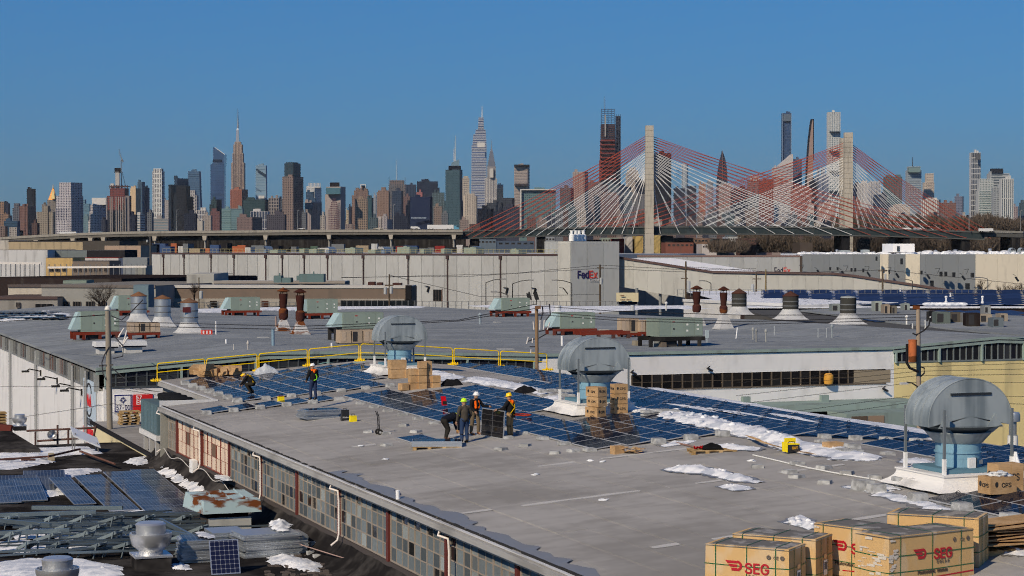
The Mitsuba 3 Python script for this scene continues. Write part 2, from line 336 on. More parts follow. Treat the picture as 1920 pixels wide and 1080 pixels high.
# ballast blocks
def block(v,u,label,group='ballast blocks on the grey roof',s=1.0,zf=roofz,rot=0.0,lift=0.0,h=.08):
 h*=.72;s*=.95
 g=G();a=rot;ex,ey=EV*math.cos(a)+EU*math.sin(a),EU*math.cos(a)-EV*math.sin(a)
 c=B(v,u,zf(v)+h*s+.012+lift);r=.02
 x,y,z=ex*.2*s,ey*.2*s,EZ*h*s
 g.hexa([c-x-y-z,c+x-y-z,c+x+y-z,c-x+y-z,c-x*.9-y*.9+z,c+x*.9-y*.9+z,c+x*.9+y*.9+z,c-x*.9+y*.9+z])
 return solo('ballast_block',label,'concrete block',g,'block',group=group)
for k in range(6):block(28.98,69.7+2.35*k if k else 69.5,f'grey ballast block {ordn(k)} from the front at the left edge of the middle array','blocks along the middle array',s=1.15)
for k in range(8):block(27.45,81.4+2.33*k,f'grey ballast block {ordn(k)} along the far part of the left edge of the middle array','blocks along the middle array',s=1.1)
for k in range(7):block(22.9,102.9+2.35*k,f'pale ballast block {ordn(k)} from the front at the left edge of the far array','blocks along the far array',s=1.25,h=.14)
for k in range(6):block(20.3+1.36*k,98.2,f'pale ballast block {ordn(k)} from the left in front of the short panel strip','blocks along the short strip',s=1.15,h=.13)
for k in range(6):block(24.4+1.36*k,102.7,f'pale ballast block {ordn(k)} from the left in front of the far array','blocks before the far array',s=1.1,h=.13)
for k in range(4):block(31.75+1.36*k,69.3,f'pale ballast block {ordn(k)} from the left in front of the middle array','blocks before the middle array',s=1.2,h=.13)
for k,(x,y)in enumerate(((723,815),(725,837),(780,812),(757,800),(690,812),(952,823),(1075,848),(940,845),(985,838),(1040,852))):
 p=onroof(x,y);block(p@EV,p@EU,['grey block just behind the hand truck','grey block right of the hand truck wheels','grey block between hand truck and bending worker','grey block left of the bending worker near the array','grey block behind the hand truck handle',
  'pale block at the foot of the worker in tan trousers','grey block on bare roof before the array corner','grey block at the foot of the held panel','grey block right of the worker in tan trousers','grey block lying in front of the held panel'][k],s=1.05,rot=.3*k)
for k,(x,y)in enumerate(((1495,872),(1545,880),(1588,890),(1420,878),(1480,888),(1494,897),(1547,908),(1640,898))):
 p=onroof(x,y);block(p@EV,p@EU,f'grey block {ordn(k)} of the loose blocks scattered along the white hose',s=1.1,rot=.4*k)
for k in range(5):block(31.75,53.3-2.35*k,f'pale block {ordn(k)} from the back along the left edge of the front right array','blocks along the front right array',s=1.25,h=.15)
block(31.7,54.0,'pale double block left of the nearest vent curb by the snow',s=1.5,h=.15);block(33.0,53.9,'pale block behind the back corner panel of the front right array',s=1.3,h=.15)
for k in range(7):block(36.75,58.6+2.35*k if k<4 else 61+2.35*k,f'grey block {ordn(k)} from the front beside the near right array','blocks along the near right array',s=1.1)
for k in range(4):block(38.2+1.36*k,68.0,f'grey block {ordn(k)} from the left before the right slope array','blocks before the right slope array',s=1.1,h=.12)
# ---------------------------------------------------------------- hooded vents
SKIRT=(.80,.79,.77)
def hood_vent(v,u,label):
 t=thing('roof_vent',label,'roof vent');zr=roofz(v)-.02;zt=12.7
 c=B(v,u,0)
 # white flared curb
 g=G();n=10
 ring=lambda h,z:[B(v-h,u-h,z),B(v+h,u-h,z),B(v+h,u+h,z),B(v-h,u+h,z)]
 for s in range(4):
  P=[]
  for k in range(8):
   a=k/7;h=1.36+.42*(1-a)**2.2;z=zr+.42*a
   q=ring(h,z);e0,e1=q[s],q[(s+1)%4]
   P.append([e0+(e1-e0)*b+EZ*.012*math.sin(b*13+s)*(1-a)for b in np.linspace(0,1,14)])
  g.grid(np.array(P))
 q=ring(1.36,zr+.42);g.quad(*q);g.box(v-1.40,v+1.40,u-1.40,u+1.40,zr+.424,zr+.47)
 part(t,'curb',g,'worn',SKIRT)
 g=G();g.box(v-1.0,v+1.0,u-1.0,u+1.0,zr+.474,zr+.60);part(t,'base_flange',g,'worn',lin((96,132,150)))
 g=G();g.lathe([(.70,zr+.6),(.70,13.62)],c,32);g.lathe([(.70,13.62),(.74,13.62),(.74,13.66),(.70,13.66),(.70,13.92)],c,32)
 for z in(13.2,13.45):g.lathe([(.70,z),(.715,z),(.715,z+.03),(.70,z+.03)],c,32)
 part(t,'drum',g,'worn',lin((124,164,186)))
 g=G();g.lathe([(.72,13.92),(.76,13.95),(1.0,14.22),(1.02,14.26),(1.0,14.28)],c,32);part(t,'throat',g,'galv')
 # barrel hood: an arch pushed along u, with flat cheeks that narrow down to the throat
 hw,L,zb,ztop=1.47,.67,14.47,15.92
 arch=[(-hw,0)]+[(-hw*math.cos(a),.22+(ztop-zb-.22)*math.sin(a))for a in np.linspace(0,math.pi,33)]+[(hw,0)]
 arch=np.array(arch);g=G()
 P=np.array([[B(v+x,u+s*L,zb+y)for s in(-1,-.33,.33,1)]for x,y in arch]);g.grid(P);part(t,'hood',g,'galv')
 for s in(-1,1):
  g=G();o=u+s*(L+.004)
  ctr=B(v,o,zb+.3);pts=[B(v+x,o,zb+y)for x,y in arch];g.add([ctr]+pts,[[0,k+1,k+2]for k in range(len(pts)-1)])
  g.add([B(v-.98,o,zb),B(v-1.1,o,zb+.0),ctr,B(v+1.1,o,zb)],[[1,2,3]])
  g.quad(B(v-1.12,o,zb),B(v+1.12,o,zb),B(v+.82,u+s*.62,14.24),B(v-.82,u+s*.62,14.24));part(t,'cheek',g,'galv')
  g=G();g.box(v-.72,v+.72,o-.05 if s<0 else o+.004,o-.004 if s<0 else o+.05,15.42,15.49);part(t,'stiffener',g,'metal',lin((78,82,84)))
  for sx in(-1,1):
   g=G();a=B(v+sx*1.02,o-.01*-s,14.50);g.prism([(-.3,0),(.3,.0),(0,.42)],B(v+sx*.86,o+s*.012,14.42),EV,EZ,EU*s*.015);part(t,'gusset',g,'galv')
 g=G();g.lathe([(hw*.9,14.48),(.95,14.36),(.7,14.1)],c,24);part(t,'inner_cone',g,'matte',(.12,.14,.15))
 for q in(-.33,.33):g=G();g.tube([B(v+x*1.003,u+q*L,zb+y*1.003)for x,y in arch],.012,4);part(t,'seam',g,'galv')
 for s in(-1,1): # rims where arch meets cheek
  g=G();g.tube([B(v+x,u+s*L,zb+y)for x,y in arch],.022,5);part(t,'rim',g,'galv')
 for sx in(-1,1):
  for sy in(-1,1):
   g=G();x,y=v+sx*1.2,u+sy*1.1
   g.bar(B(x,y,zr+.95),B(x,y,15.02),.07,up=EU);part(t,'leg',g,'paint',lin((104,112,118)))
   g=G();g.bar(B(x,y,zr+.46),B(x,y,zr+.95),.10,up=EU);part(t,'leg_sleeve',g,'paint',(.78,.78,.77))
 g=G();g.box(v-.12,v+.12,u-.80,u-.66,13.12,13.5);part(t,'switch_box',g,'paint',(.72,.72,.72))
 g=G();g.box(v+.3,v+.42,u-.715,u-.70,13.3,13.42);part(t,'plate',g,'metal',(.4,.42,.44))
 g=G();g.bar(B(v+.16,u-.74,13.0),B(v+.16,u-.74,13.5),.05);part(t,'conduit',g,'matte',(.06,.08,.1))
 return t
hood_vent(*vent_at[0],'largest and nearest grey barrel-hooded vent on a blue drum, at the right')
hood_vent(*vent_at[1],'middle grey barrel-hooded vent on a blue drum, behind the stacked brown cartons')
hood_vent(*vent_at[2],'farthest grey barrel-hooded vent on a blue drum, in front of the yellow railing')
# ================================================================ the grey-roofed factory behind
MU0,MU1,MV0=129.0,236.0,19.7
MPROF=[(19.5,12.10),(30.7,12.92),(36,12.86),(50,12.42),(78.2,12.42),(87.3,13.02),(100,12.55),(118,12.9)]
def mz(v):return float(np.interp(v,[p[0]for p in MPROF],[p[1]for p in MPROF]))
def onM(px,py):
 d=ray(px,py);t=150.0
 for _ in range(60):t*=(ZC-mz((CAM+d*t)@EV))/(t*-d[2])
 return CAM+d*t
def at(px,py,f=onM):
 """plan place, roof height and metres per pixel of a spot"""
 p=f(px,py);return float(p@EV),float(p@EU),float(p[2]),float(p[1])/FOC
mb=thing('factory','broad grey-roofed factory behind the yellow railing, white brick and dark windows on its front','building')
_q=[(19.5,MU1),(76,MU1)]
for q in((1500,583),(1640,599),(1760,612),(1920,631),(2010,641)):p=onz(*q,12.6);_q.append((float(p@EV),float(p@EU)))
_q=[x for x in _q if x[0]<=76 or x[0]>76];_q.sort();BACK=([x[0]for x in _q],[x[1]for x in _q])
def mback(v):return float(np.interp(v,*BACK))
VS=sorted(set([p[0]for p in MPROF]+[x for x in BACK[0]if 19.5<x<118]));MP=[(v,mz(v))for v in VS];g=G()
for(va,za),(vb,zb)in zip(MP,MP[1:]):
 ba,bb=mback(va),mback(vb);g.hexa([B(va,MU0-.02,za-.18),B(vb,MU0-.02,zb-.18),B(vb,bb,zb-.18),B(va,ba,za-.18),B(va,MU0-.02,za),B(vb,MU0-.02,zb),B(vb,bb,zb),B(va,ba,za)])
rf=part(mb,'roof',g,'felt_blue')
for k,u in enumerate(np.arange(MU0+4,MU1,6.2)): # felt joints as thin raised laps
 g=G()
 for(va,za),(vb,zb)in zip(MP,MP[1:]):
  if u>min(mback(va),mback(vb)):continue
  g.hexa([B(va,u-.09,za),B(vb,u-.09,zb),B(vb,u+.09,zb),B(va,u+.09,za),B(va,u-.09,za+.02),B(vb,u-.09,zb+.02),B(vb,u+.09,zb+.02),B(va,u+.09,za+.02)])
 if g.n:part(rf,'felt_lap',g,'matte',(.21,.228,.245)if k%3 else(.31,.325,.335))
FG=lin((142,160,156));g=G()
for(va,za),(vb,zb)in zip(MPROF,MPROF[1:]):
 h=.16 if 49<va<78 else .42;g.hexa([B(va,MU0-.16,za-h),B(vb,MU0-.16,zb-h),B(vb,MU0-.02,zb-h),B(va,MU0-.02,za-h),B(va,MU0-.16,za+.05),B(vb,MU0-.16,zb+.05),B(vb,MU0-.02,zb+.05),B(va,MU0-.02,za+.05)])
part(mb,'fascia',g,'worn',FG)
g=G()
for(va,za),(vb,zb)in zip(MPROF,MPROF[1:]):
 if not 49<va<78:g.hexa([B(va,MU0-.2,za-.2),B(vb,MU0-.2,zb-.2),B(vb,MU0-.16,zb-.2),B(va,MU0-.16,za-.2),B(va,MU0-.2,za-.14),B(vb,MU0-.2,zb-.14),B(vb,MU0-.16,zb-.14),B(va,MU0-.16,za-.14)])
part(mb,'gutter_shadow_gap',g,'matte',(.03,.03,.035))  # solid dark bar on the fascia, painted in as the gutter's shadow line
g=G();g.box(MV0,MV0+.3,MU0+.3,MU1,0,10.6);g.box(MV0+.3,49.6,MU0,MU0+.3,0,10.85);part(mb,'wall',g,'worn_white',(.76,.76,.77),label='white painted brick wall on the left')
g=G();g.box(49.6,78.3,MU0,MU0+.3,0,9.75);g.box(49.6,78.3,MU0,MU0+.3,10.82,12.2);g.box(77.6,78.3,MU0,MU0+.3,9.75,10.82);g.box(49.6,57.0,MU0,MU0+.3,9.75,10.82);g.box(49.5,77.7,MU0-.06,MU0-.002,9.68,9.745);part(mb,'wall',g,'worn_white',(.78,.78,.79),label='white painted wall with one long window strip')
g=G();g.box(78.3,118,MU0,MU0+.3,0,11.3);part(mb,'wall',g,'worn',lin((236,218,160))*.92,label='yellow painted wall at the right')
g=G();g.box(49.6,118,MU0+1.6,MU0+1.7,9.0,12.15);g.box(MV0+2,49.6,MU0+1.8,MU0+1.9,10.4,12.1);g.box(MV0+1.4,MV0+1.5,MU0+2,MU1,10.2,11.9);part(mb,'dark_interior',g,'matte',(.012,.013,.016))
# window strips: posts, bars and panes, each pane a piece
def strip(name,lab,p0,p1,z0,z1,n,m,cols,fcol,posts=0,nrm=None,pcol=None,zf=None):
 """from plan point p0 to p1; zf(t) gives the top height"""
 w=numbered(mb+'__'+name);labels[w]={'label':lab};fr=G();d=np.asarray(p1)-np.asarray(p0);L=np.linalg.norm(d);d=d/L
 out=np.cross(d,EZ)*1.0
 if out@(CAM-p0)<0:out=-out
 for k in range(n):
  a,b=p0+d*L*k/n,p0+d*L*(k+1)/n;ta,tb=(z1,z1)if zf is None else(zf(k/n),zf((k+1)/n))
  fr.bar(a+EZ*(z0),a+EZ*ta,.07,.09,up=d)
  for j in range(m):
   la,ha=z0+(ta-z0)*j/m,z0+(ta-z0)*(j+1)/m;lb,hb=z0+(tb-z0)*j/m,z0+(tb-z0)*(j+1)/m;e=d*.04;o=out*(-.03+random.gauss(0,.006))
   pn=G();pn.quad(a+e+EZ*(la+.02)+o,b-e+EZ*(lb+.02)+o,b-e+EZ*(hb-.02)+o,a+e+EZ*(ha-.02)+o);part(w,'pane',pn,'gloss',np.asarray(cols[random.randrange(len(cols))])*random.uniform(.7,1.3))
   if j:fr.bar(a+EZ*la,b+EZ*lb,.03)
 fr.bar(p0+EZ*z0,p1+EZ*z0,.12);part(w,'frame',fr,'paint',fcol)
 if posts:
  for k in range(posts+1):
   q=p0+d*L*k/posts;g=G();g.bar(q+out*.06+EZ*(z0-.05),q+out*.06+EZ*((z1 if zf is None else zf(k/posts))+.02),.32,.12,up=d);part(w,'post',g,'paint',FG if pcol is None else pcol)
DKP=[(.010,.012,.016),(.018,.020,.024),(.03,.034,.04),(.014,.016,.028)]
strip('front_windows','dark gridded clerestory under the gable behind the railing',B(MV0+.4,MU0),B(49.6,MU0),10.86,12,44,3,DKP,lin((74,80,84)),6,zf=lambda t:mz(MV0+.4+t*29.5)-.42)
strip('side_windows','band of grimy panes under the left eave',B(MV0,MU0+.6),B(MV0,MU1-46),10.62,11.75,46,1,[(.03,.035,.04),(.10,.10,.09),(.16,.15,.13),(.05,.055,.06),(.10,.04,.03)],lin((120,122,124)),10,pcol=lin((150,154,156)))
strip('ribbon_windows','long dark window strip in the white wall',B(57.0,MU0),B(77.6,MU0),9.75,10.82,26,2,[(.008,.008,.010),(.014,.013,.013),(.02,.02,.022)],lin((96,86,74)))
strip('yellow_wall_windows','dark window band above the yellow wall',B(78.4,MU0),B(112,MU0),11.3,12,60,1,DKP,lin((116,124,124)),9,zf=lambda t:mz(78.4+t*33.6)-.42)
g=G();p=onu(1625,720,MU0-.02);g.box(p@EV-1.1,p@EV+2.0,MU0-.045,MU0-.04,9.82,10.76);part(mb,'blind',g,'matte',lin((150,138,120)),label='drawn tan blinds at the right end of the strip')
g=G();p=onu(1547,715,MU0+.2);g.lathe([(.02,0),(.32,.05),(.36,.3),(.34,.7),(.2,.82),(.02,.84)],B(p@EV,MU0+.3-.62,9.8),14);solo('round_tank','yellow rounded tank behind the window strip glass','tank',g,'paint',lin((206,150,60)))
# white pilaster pipes and lamps on the left wall
for k,u in enumerate((133.4,139.6,160,178)):
 t=thing('wall_pipe',f'tall grey pipe {ordn(k)} from the right on the white left wall of the factory','pipe','pipes on the white wall');g=G();g.tube([B(MV0-.18,u,0),B(MV0-.18,u,11.7)],.10,8);part(t,'pipe',g,'paint',lin((150,152,154)))
 g=G();g.tube([B(MV0-.2,u+.5,0),B(MV0-.2,u+.5,11)],.05,6);part(t,'thin_pipe',g,'paint',lin((120,122,126)))
for k,u in enumerate((136.2,140.6,148.5,158)):
 g=G();z=10.2;g.tube([B(MV0-.02,u,z),B(MV0-.9,u,z+.2),B(MV0-1.1,u,z+.1)],.05,6);g.obox(B(MV0-1.2,u,z+.02),EV*.28,EU*.14,EZ*.07);g.bar(B(MV0-.05,u,z-.35),B(MV0-.05,u,z+.1),.12);solo('wall_lamp',f'black wall lamp {ordn(k)} from the right on the white left wall','lamp',g,'matte',(.03,.03,.03),group='lamps on the white wall')
# signs on the left end of the factory
def board(name,label,c,ax,ay,w,h,col,nrm,frame=None):
 t=thing(name,label,'sign');g=G();g.obox(c,ax*w/2,ay*h/2,nrm*.03);part(t,'panel',g,'paint',col)
 if frame is not None:
  g=G()
  for s in(-1,1):g.obox(c+ay*s*(h/2-.05)+nrm*.035,ax*w/2,ay*.035,nrm*.012);g.obox(c+ax*s*(w/2-.05)+nrm*.035,ax*.035,ay*(h/2-.09),nrm*.012)
  part(t,'border',g,'paint',frame)
 return t
def words(t,s,c,ax,ay,nrm,h,col,bold=True,name='lettering',wmax=None,mat='paint'):
 m=meshkit.text_mesh(s,h,.012,bold);v=np.array(m.vertices);w=v[:,0].max();k=1.0 if wmax is None else min(1.0,wmax/w);v[:,0]=(v[:,0]-w/2)*k;v[:,1]-=h/2
 g=G();g.add(np.asarray(c)+v[:,:1]*ax+v[:,1:2]*ay+v[:,2:]*nrm,np.array(m.faces));return part(t,name,g,mat,col,flat=True)
NF=-EU
p=onu(230.5,756,MU0-.06);t=board('number_sign','white sign with a blue compass emblem reading 57-00',p,EV,EZ,1.12,1.12,(.8,.8,.8),NF,lin((40,44,110)))
words(t,'57-00',p-EZ*.28+NF*.04,EV,EZ,NF,.30,lin((36,36,96)),wmax=.9)
g=G();q=p+EZ*.2+NF*.05
for k in range(4):
 a=math.pi/2*k;x,y=EV*math.cos(a)+EZ*math.sin(a),-EV*math.sin(a)+EZ*math.cos(a);g.prism([(0,.26),(-.045,.06),(.045,.06)],q,x,y,NF*.012)
 b=a+math.pi/4;pts=[q+(EV*math.cos(c)+EZ*math.sin(c))*r for c,r in((b-.5,.13),(b+.5,.13),(b+.5,.19),(b-.5,.19))];g.quad(*pts)
part(t,'compass_emblem',g,'paint',lin((36,40,100)))
p=onu(268,756,MU0-.06);t=board('entry_sign','red sign with white lettering half hidden by the rooftop chiller',p,EV,EZ,1.25,1.15,lin((206,36,40)),NF)
words(t,'57',p+EZ*.38-EV*.28+NF*.04,EV,EZ,NF,.24,(.85,.85,.85));words(t,'EN',p+EZ*.06-EV*.22+NF*.04,EV,EZ,NF,.26,(.85,.85,.85))
p=onv(168,757,MV0-.06);AX,NL=-EU,-EV;t=board('banner_sign','tall pale blue sign with a black ring emblem and red mark, on the white wall',p,AX,EZ,5.2,3.1,lin((176,192,208)),NL)
g=G();c=p+EZ*.25+NL*.05
for s in(1,-1):
 pts=[[c+(AX*1.15*math.sin(a)*r+EZ*s*(.42+.72*math.cos(a)*r))for r in(.78,1.0)]for a in np.linspace(-1.25,1.5,16)];g.grid(np.array(pts))
part(t,'ring_emblem',g,'paint',(.03,.03,.035));g=G()
for k in(-1,0,1):g.prism([(0,.42),(-.42,-.42),(-.16,-.42),(0,.05),(.16,-.42),(.42,-.42)],c+AX*k*.62,AX,EZ,NL*.012)
part(t,'red_mark',g,'paint',lin((214,40,44)));words(t,'MILESKE',p-EZ*1.18+NL*.05,AX,EZ,NL,.44,(.04,.045,.06),wmax=4.4)
q=p-EZ*2.15;g=G();g.obox(q,AX*2.6,EZ*.5,NL*.032);part(t,'red_foot',g,'paint',lin((206,40,46)));words(t,'ENTRANCE',q+NL*.05,AX,EZ,NL,.3,(.8,.8,.8),wmax=3.6)if False else None
# ---------------------------------------------------------------- rooftop plant
GRN,RST,TAN=lin((134,148,138)),lin((122,54,42)),lin((176,158,138))
def rtu(label,x0,x1,ytop,ybot,yfoot,stand=RST,hood=True,f=onM,hx=None):
 """packaged air unit: green casing, slanted intake hood at the left, red steel stand"""
 t=thing('rooftop_unit',label,'air conditioner');v,u,z,s=at((x0+x1)/2,yfoot,f);w=(x1-x0)*s/.955;h=(ybot-ytop)*s;zb=z+(yfoot-ybot)*s;d=w*.62;a,b=v-w/2,v+w/2
 g=G();g.box(a,b,u,u+d,zb,zb+h);part(t,'casing',g,'worn',GRN)
 for k,(fa,fb)in enumerate(((.02,.26),(.28,.56),(.58,.80),(.82,.98))):
  g=G();g.box(a+w*fa,a+w*fb,u-.025,u-.003,zb+h*.06,zb+h*.94);part(t,'access_panel',g,'paint',GRN*(1.04 if k%2 else .96))
 g=G();g.box(a+w*.30,a+w*.36,u-.05,u-.028,zb+h*.78,zb+h*.84);part(t,'red_badge',g,'paint',lin((170,40,44)))
 for fa,fz in((.32,.38),(.86,.36),(.86,.58),(.62,.28),(.62,.62)):g=G();g.box(a+w*fa,a+w*(fa+.045),u-.045,u-.028,zb+h*fz,zb+h*(fz+.09));part(t,'label_plate',g,'paint',(.75,.75,.72)if fa!=.32 else(.05,.05,.05))
 if hood:
  g=G();hw=w*.27;P=[B(a-hw,u+.1,zb+h*.12),B(a-.003,u+.1,zb+h*.12),B(a-.003,u+d*.9,zb+h*.12),B(a-hw,u+d*.9,zb+h*.12),B(a-hw*.25,u+.1,zb+h*.96),B(a-.003,u+.1,zb+h*.96),B(a-.003,u+d*.9,zb+h*.96),B(a-hw*.25,u+d*.9,zb+h*.96)];g.hexa(P);part(t,'intake_hood',g,'paint',lin((160,182,182)))
 g=G();st=(yfoot-ybot)*s
 for y in(u+.1,u+d-.1):g.bar(B(a-w*.2,y,zb-st*.22),B(b+w*.06,y,zb-st*.22),.16,st*.4)
 g.box(a+w*.1,b-w*.1,u+.2,u+d-.2,zb-.05,zb-.003);part(t,'steel_beam',g,'worn',stand)
 for fa in(-.16,.08,.5,.94):
  g=G()
  for y in(u+.12,u+d-.15):g.box(a+w*fa-.12,a+w*fa+.12,y-.1,y+.1,z-.01,zb-st*.4)
  part(t,'stand_leg',g,'worn',stand*.8)
 g=G();g.box(a+w*.2,a+w*.45,u+.3,u+d*.8,z+.02,zb-st*.3);part(t,'duct',g,'matte',(.05,.05,.055))
 return t
rtu('green rooftop unit on a red stand nearest the left front corner of the factory roof',154,222,584,622,636);rtu('green rooftop unit partly hidden behind the left silver stack',224,276,554,582,592)
rtu('green rooftop unit alone against the brown brick wall, left of the rusty chimneys',434,487,557.5,582,592);rtu('green rooftop unit just right of the two rusty chimneys',577,633,561,587,598)
rtu('green rooftop unit above a beige unit behind the farthest hooded vent',643,719,586,616,640,stand=lin((60,60,62)));rtu('green rooftop unit standing near the back edge at the middle of the roof',940,994,559,583,594)
rtu('green rooftop unit right of the middle utility pole',1050,1117,586,616,628);rtu('largest green rooftop unit on a black stand near the white wall edge',1233,1320,597,631,650,stand=lin((36,36,38)),hood=False)
def cond(label,x0,x1,yt,yb,f=onM,col=TAN,yfoot=None,n=2,stand=None):
 t=thing('condenser_unit',label,'air conditioner');v,u,z,s=at((x0+x1)/2,yfoot or yb,f);w=(x1-x0)*s/.955;h=(yb-yt)*s;d=w*.5;zb=z+((yfoot or yb)-yb)*s;a=v-w/2
 for k in range(n):
  g=G();g.box(a+w*k/n+.03,a+w*(k+1)/n-.03,u,u+d,zb,zb+h,.02);part(t,'casing',g,'worn',col*(1 if k%2==0 else .86))
  g=G();g.box(a+w*k/n+.1,a+w*(k+.5)/n,u-.03,u-.004,zb+h*.12,zb+h*.88);part(t,'grille',g,'matte',(.04,.04,.045))if k%2 else part(t,'badge',g,'paint',col*1.1)
 if yfoot:
  g=G();g.box(a,a+w,u+.05,u+.2,zb-.22,zb-.003);g.box(a,a+w,u+d-.2,u+d-.05,zb-.22,zb-.003);part(t,'stand_beam',g,'worn',RST if stand is None else stand)
  for fa in(.05,.5,.92):g=G();g.box(a+w*fa,a+w*fa+.14,u+.05,u+.2,z-.01,zb-.22);g.box(a+w*fa,a+w*fa+.14,u+d-.2,u+d-.05,z-.01,zb-.22);part(t,'stand_leg',g,'worn',(RST if stand is None else stand)*.8)
 return t
cond('tan twin unit with a grey middle box, on a red stand before the silver stacks',243,300,605,623,yfoot=636,n=3);cond('beige open-sided unit below a green unit behind the farthest hooded vent',638,702,619,643,yfoot=646,n=3,stand=lin((110,110,108)))
cond('pair of tall tan condensers with dark fins beside the largest green unit',1163,1200,597,624,yfoot=632,n=2);cond('tan square condenser touching the largest green unit',1199,1222,600,622,yfoot=632,n=2);cond('small pale air conditioner sitting on the long red beam',1125,1144,618,628,n=1,col=lin((190,184,172)))
t=thing('steel_beam_frame','long red steel beam carrying condensers on the factory roof','steel frame');v0_,u_,z_,s_=at(1090,636);v1_=at(1198,636)[0];g=G();g.box(v0_,v1_,u_+.1,u_+.3,z_+.32,z_+.62);g.box(v0_,v1_,u_+1.6,u_+1.8,z_+.32,z_+.62);part(t,'beam',g,'worn',RST)
for k in range(4):g=G();a=v0_+(v1_-v0_)*(.04+.3*k);g.box(a,a+.25,u_+.1,u_+.35,z_-.01,z_+.32);part(t,'post',g,'worn',(.1,.05,.045))
for k,(x,y,w,h,c)in enumerate(((1195,648,8,9,(150,142,126)),(1232,650,14,11,(150,156,160)),(1246,651,10,9,(110,100,90)))):
 v,u,z,s=at(x,y);g=G();g.box(v-w*s/2,v+w*s/2,u,u+.7,z-.01,z+h*s,.03);solo('plinth_block',['tan plinth under the red beam end','pale plinth left below the largest green unit','brown plinth below the largest green unit'][k],'block',g,'worn',lin(c))
v,u,z,s=at(1326,642);g=G();g.box(v-.15,v+.15,u,u+.1,z+.35,z+.95);g.bar(B(v,u+.05,z),B(v,u+.05,z+.4),.06);solo('disconnect_box','pale grey switch box on a post right of the largest green unit','switch box',g,'paint',lin((176,190,194)))
# silver stacks with conical caps
def stack(label,xc,w,ycap,yrim,yskirt,yfoot,wf,cyl='metal',col=(.5,.52,.54),cap=(.22,.11,.06),skc=None,flat=False,name='exhaust_stack',bands=(.35,.9),f=onM):
 t=thing(name,label,'exhaust stack');v,u,z,s=at(xc,yfoot,f);r=w*s/2;u+=wf*s*.45;Z=lambda y:z+(yfoot-y)*s;c=B(v,u,0)
 g=G();hb=wf*s/2/.955;zt=Z(yskirt);P=[B(v+sx*hb,u+sy*hb,z-.01)for sx,sy in((-1,-1),(1,-1),(1,1),(-1,1))];n=16
 for q in range(4):
  e0,e1=P[q],P[(q+1)%4];A0=math.atan2((e0-c)@EU,(e0-c)@EV);A1=A0+math.pi/2
  rows=[]
  for k in range(6):
   a=k/5;row=[]
   for b in np.linspace(0,1,6):
    lo=e0+(e1-e0)*b;an=A0+(A1-A0)*b;hi=c+(EV*math.cos(an)+EU*math.sin(an))*r*1.02;p=lo+(hi-lo)*(a**.8);p=p*1.0;p[2]=z-.01+(zt-z)*a**1.3;row.append(p)
   rows.append(row)
  g.grid(np.array(rows))
 part(t,'skirt',g,'worn',(.55,.56,.57)if skc is None else skc)
 g=G();g.lathe([(r,zt),(r,Z(yrim))],c,24);part(t,'cylinder',g,cyl,col)
 for b in bands:g=G();y=zt+(Z(yrim)-zt)*b*.6;g.lathe([(r,y),(r*1.035,y),(r*1.035,y+.1),(r,y+.1)],c,24);part(t,'band',g,'matte',(.16,.17,.18))
 if cap is not None:
  g=G();zr=Z(yrim);g.lathe([(r*1.06,zr-.05),(r*1.08,zr),(.03,Z(ycap))],c,20)if not flat else g.lathe([(r*.99,zr),(r*.9,zr+.12),(.02,Z(ycap))],c,20);part(t,'cap',g,'worn',cap)
 return t
stack('left and tallest of three silver stacks with rusty conical caps',263.5,30,547,555,588,604,42);stack('middle of three silver stacks with rusty conical caps',309,31,553,560,594,614,48);t=stack('right of three silver stacks, with a red patch on its drum',359.5,33,559,567,605,625,52)
v,u,z,s=at(350,625);g=G();g.obox(B(v+.05,u+.22,z+(625-581)*s),EV*.32,EZ*.22,EU*.03);part(t,'red_patch',g,'paint',lin((92,36,34)))
DRM=lin((66,66,64))
stack('left dark drum vent with a rust-brown cone cap at the right of the roof',1394.5,28,541,550,575,590,42,'worn',DRM,(.09,.04,.03));stack('middle dark drum vent with a rust-brown cone cap',1493,30,546,555,580,599,50,'worn',DRM,(.09,.04,.03));stack('right dark drum vent with a flat pale lid',1602,30,555,559,588,608,52,'worn',DRM,(.3,.33,.34),flat=True)
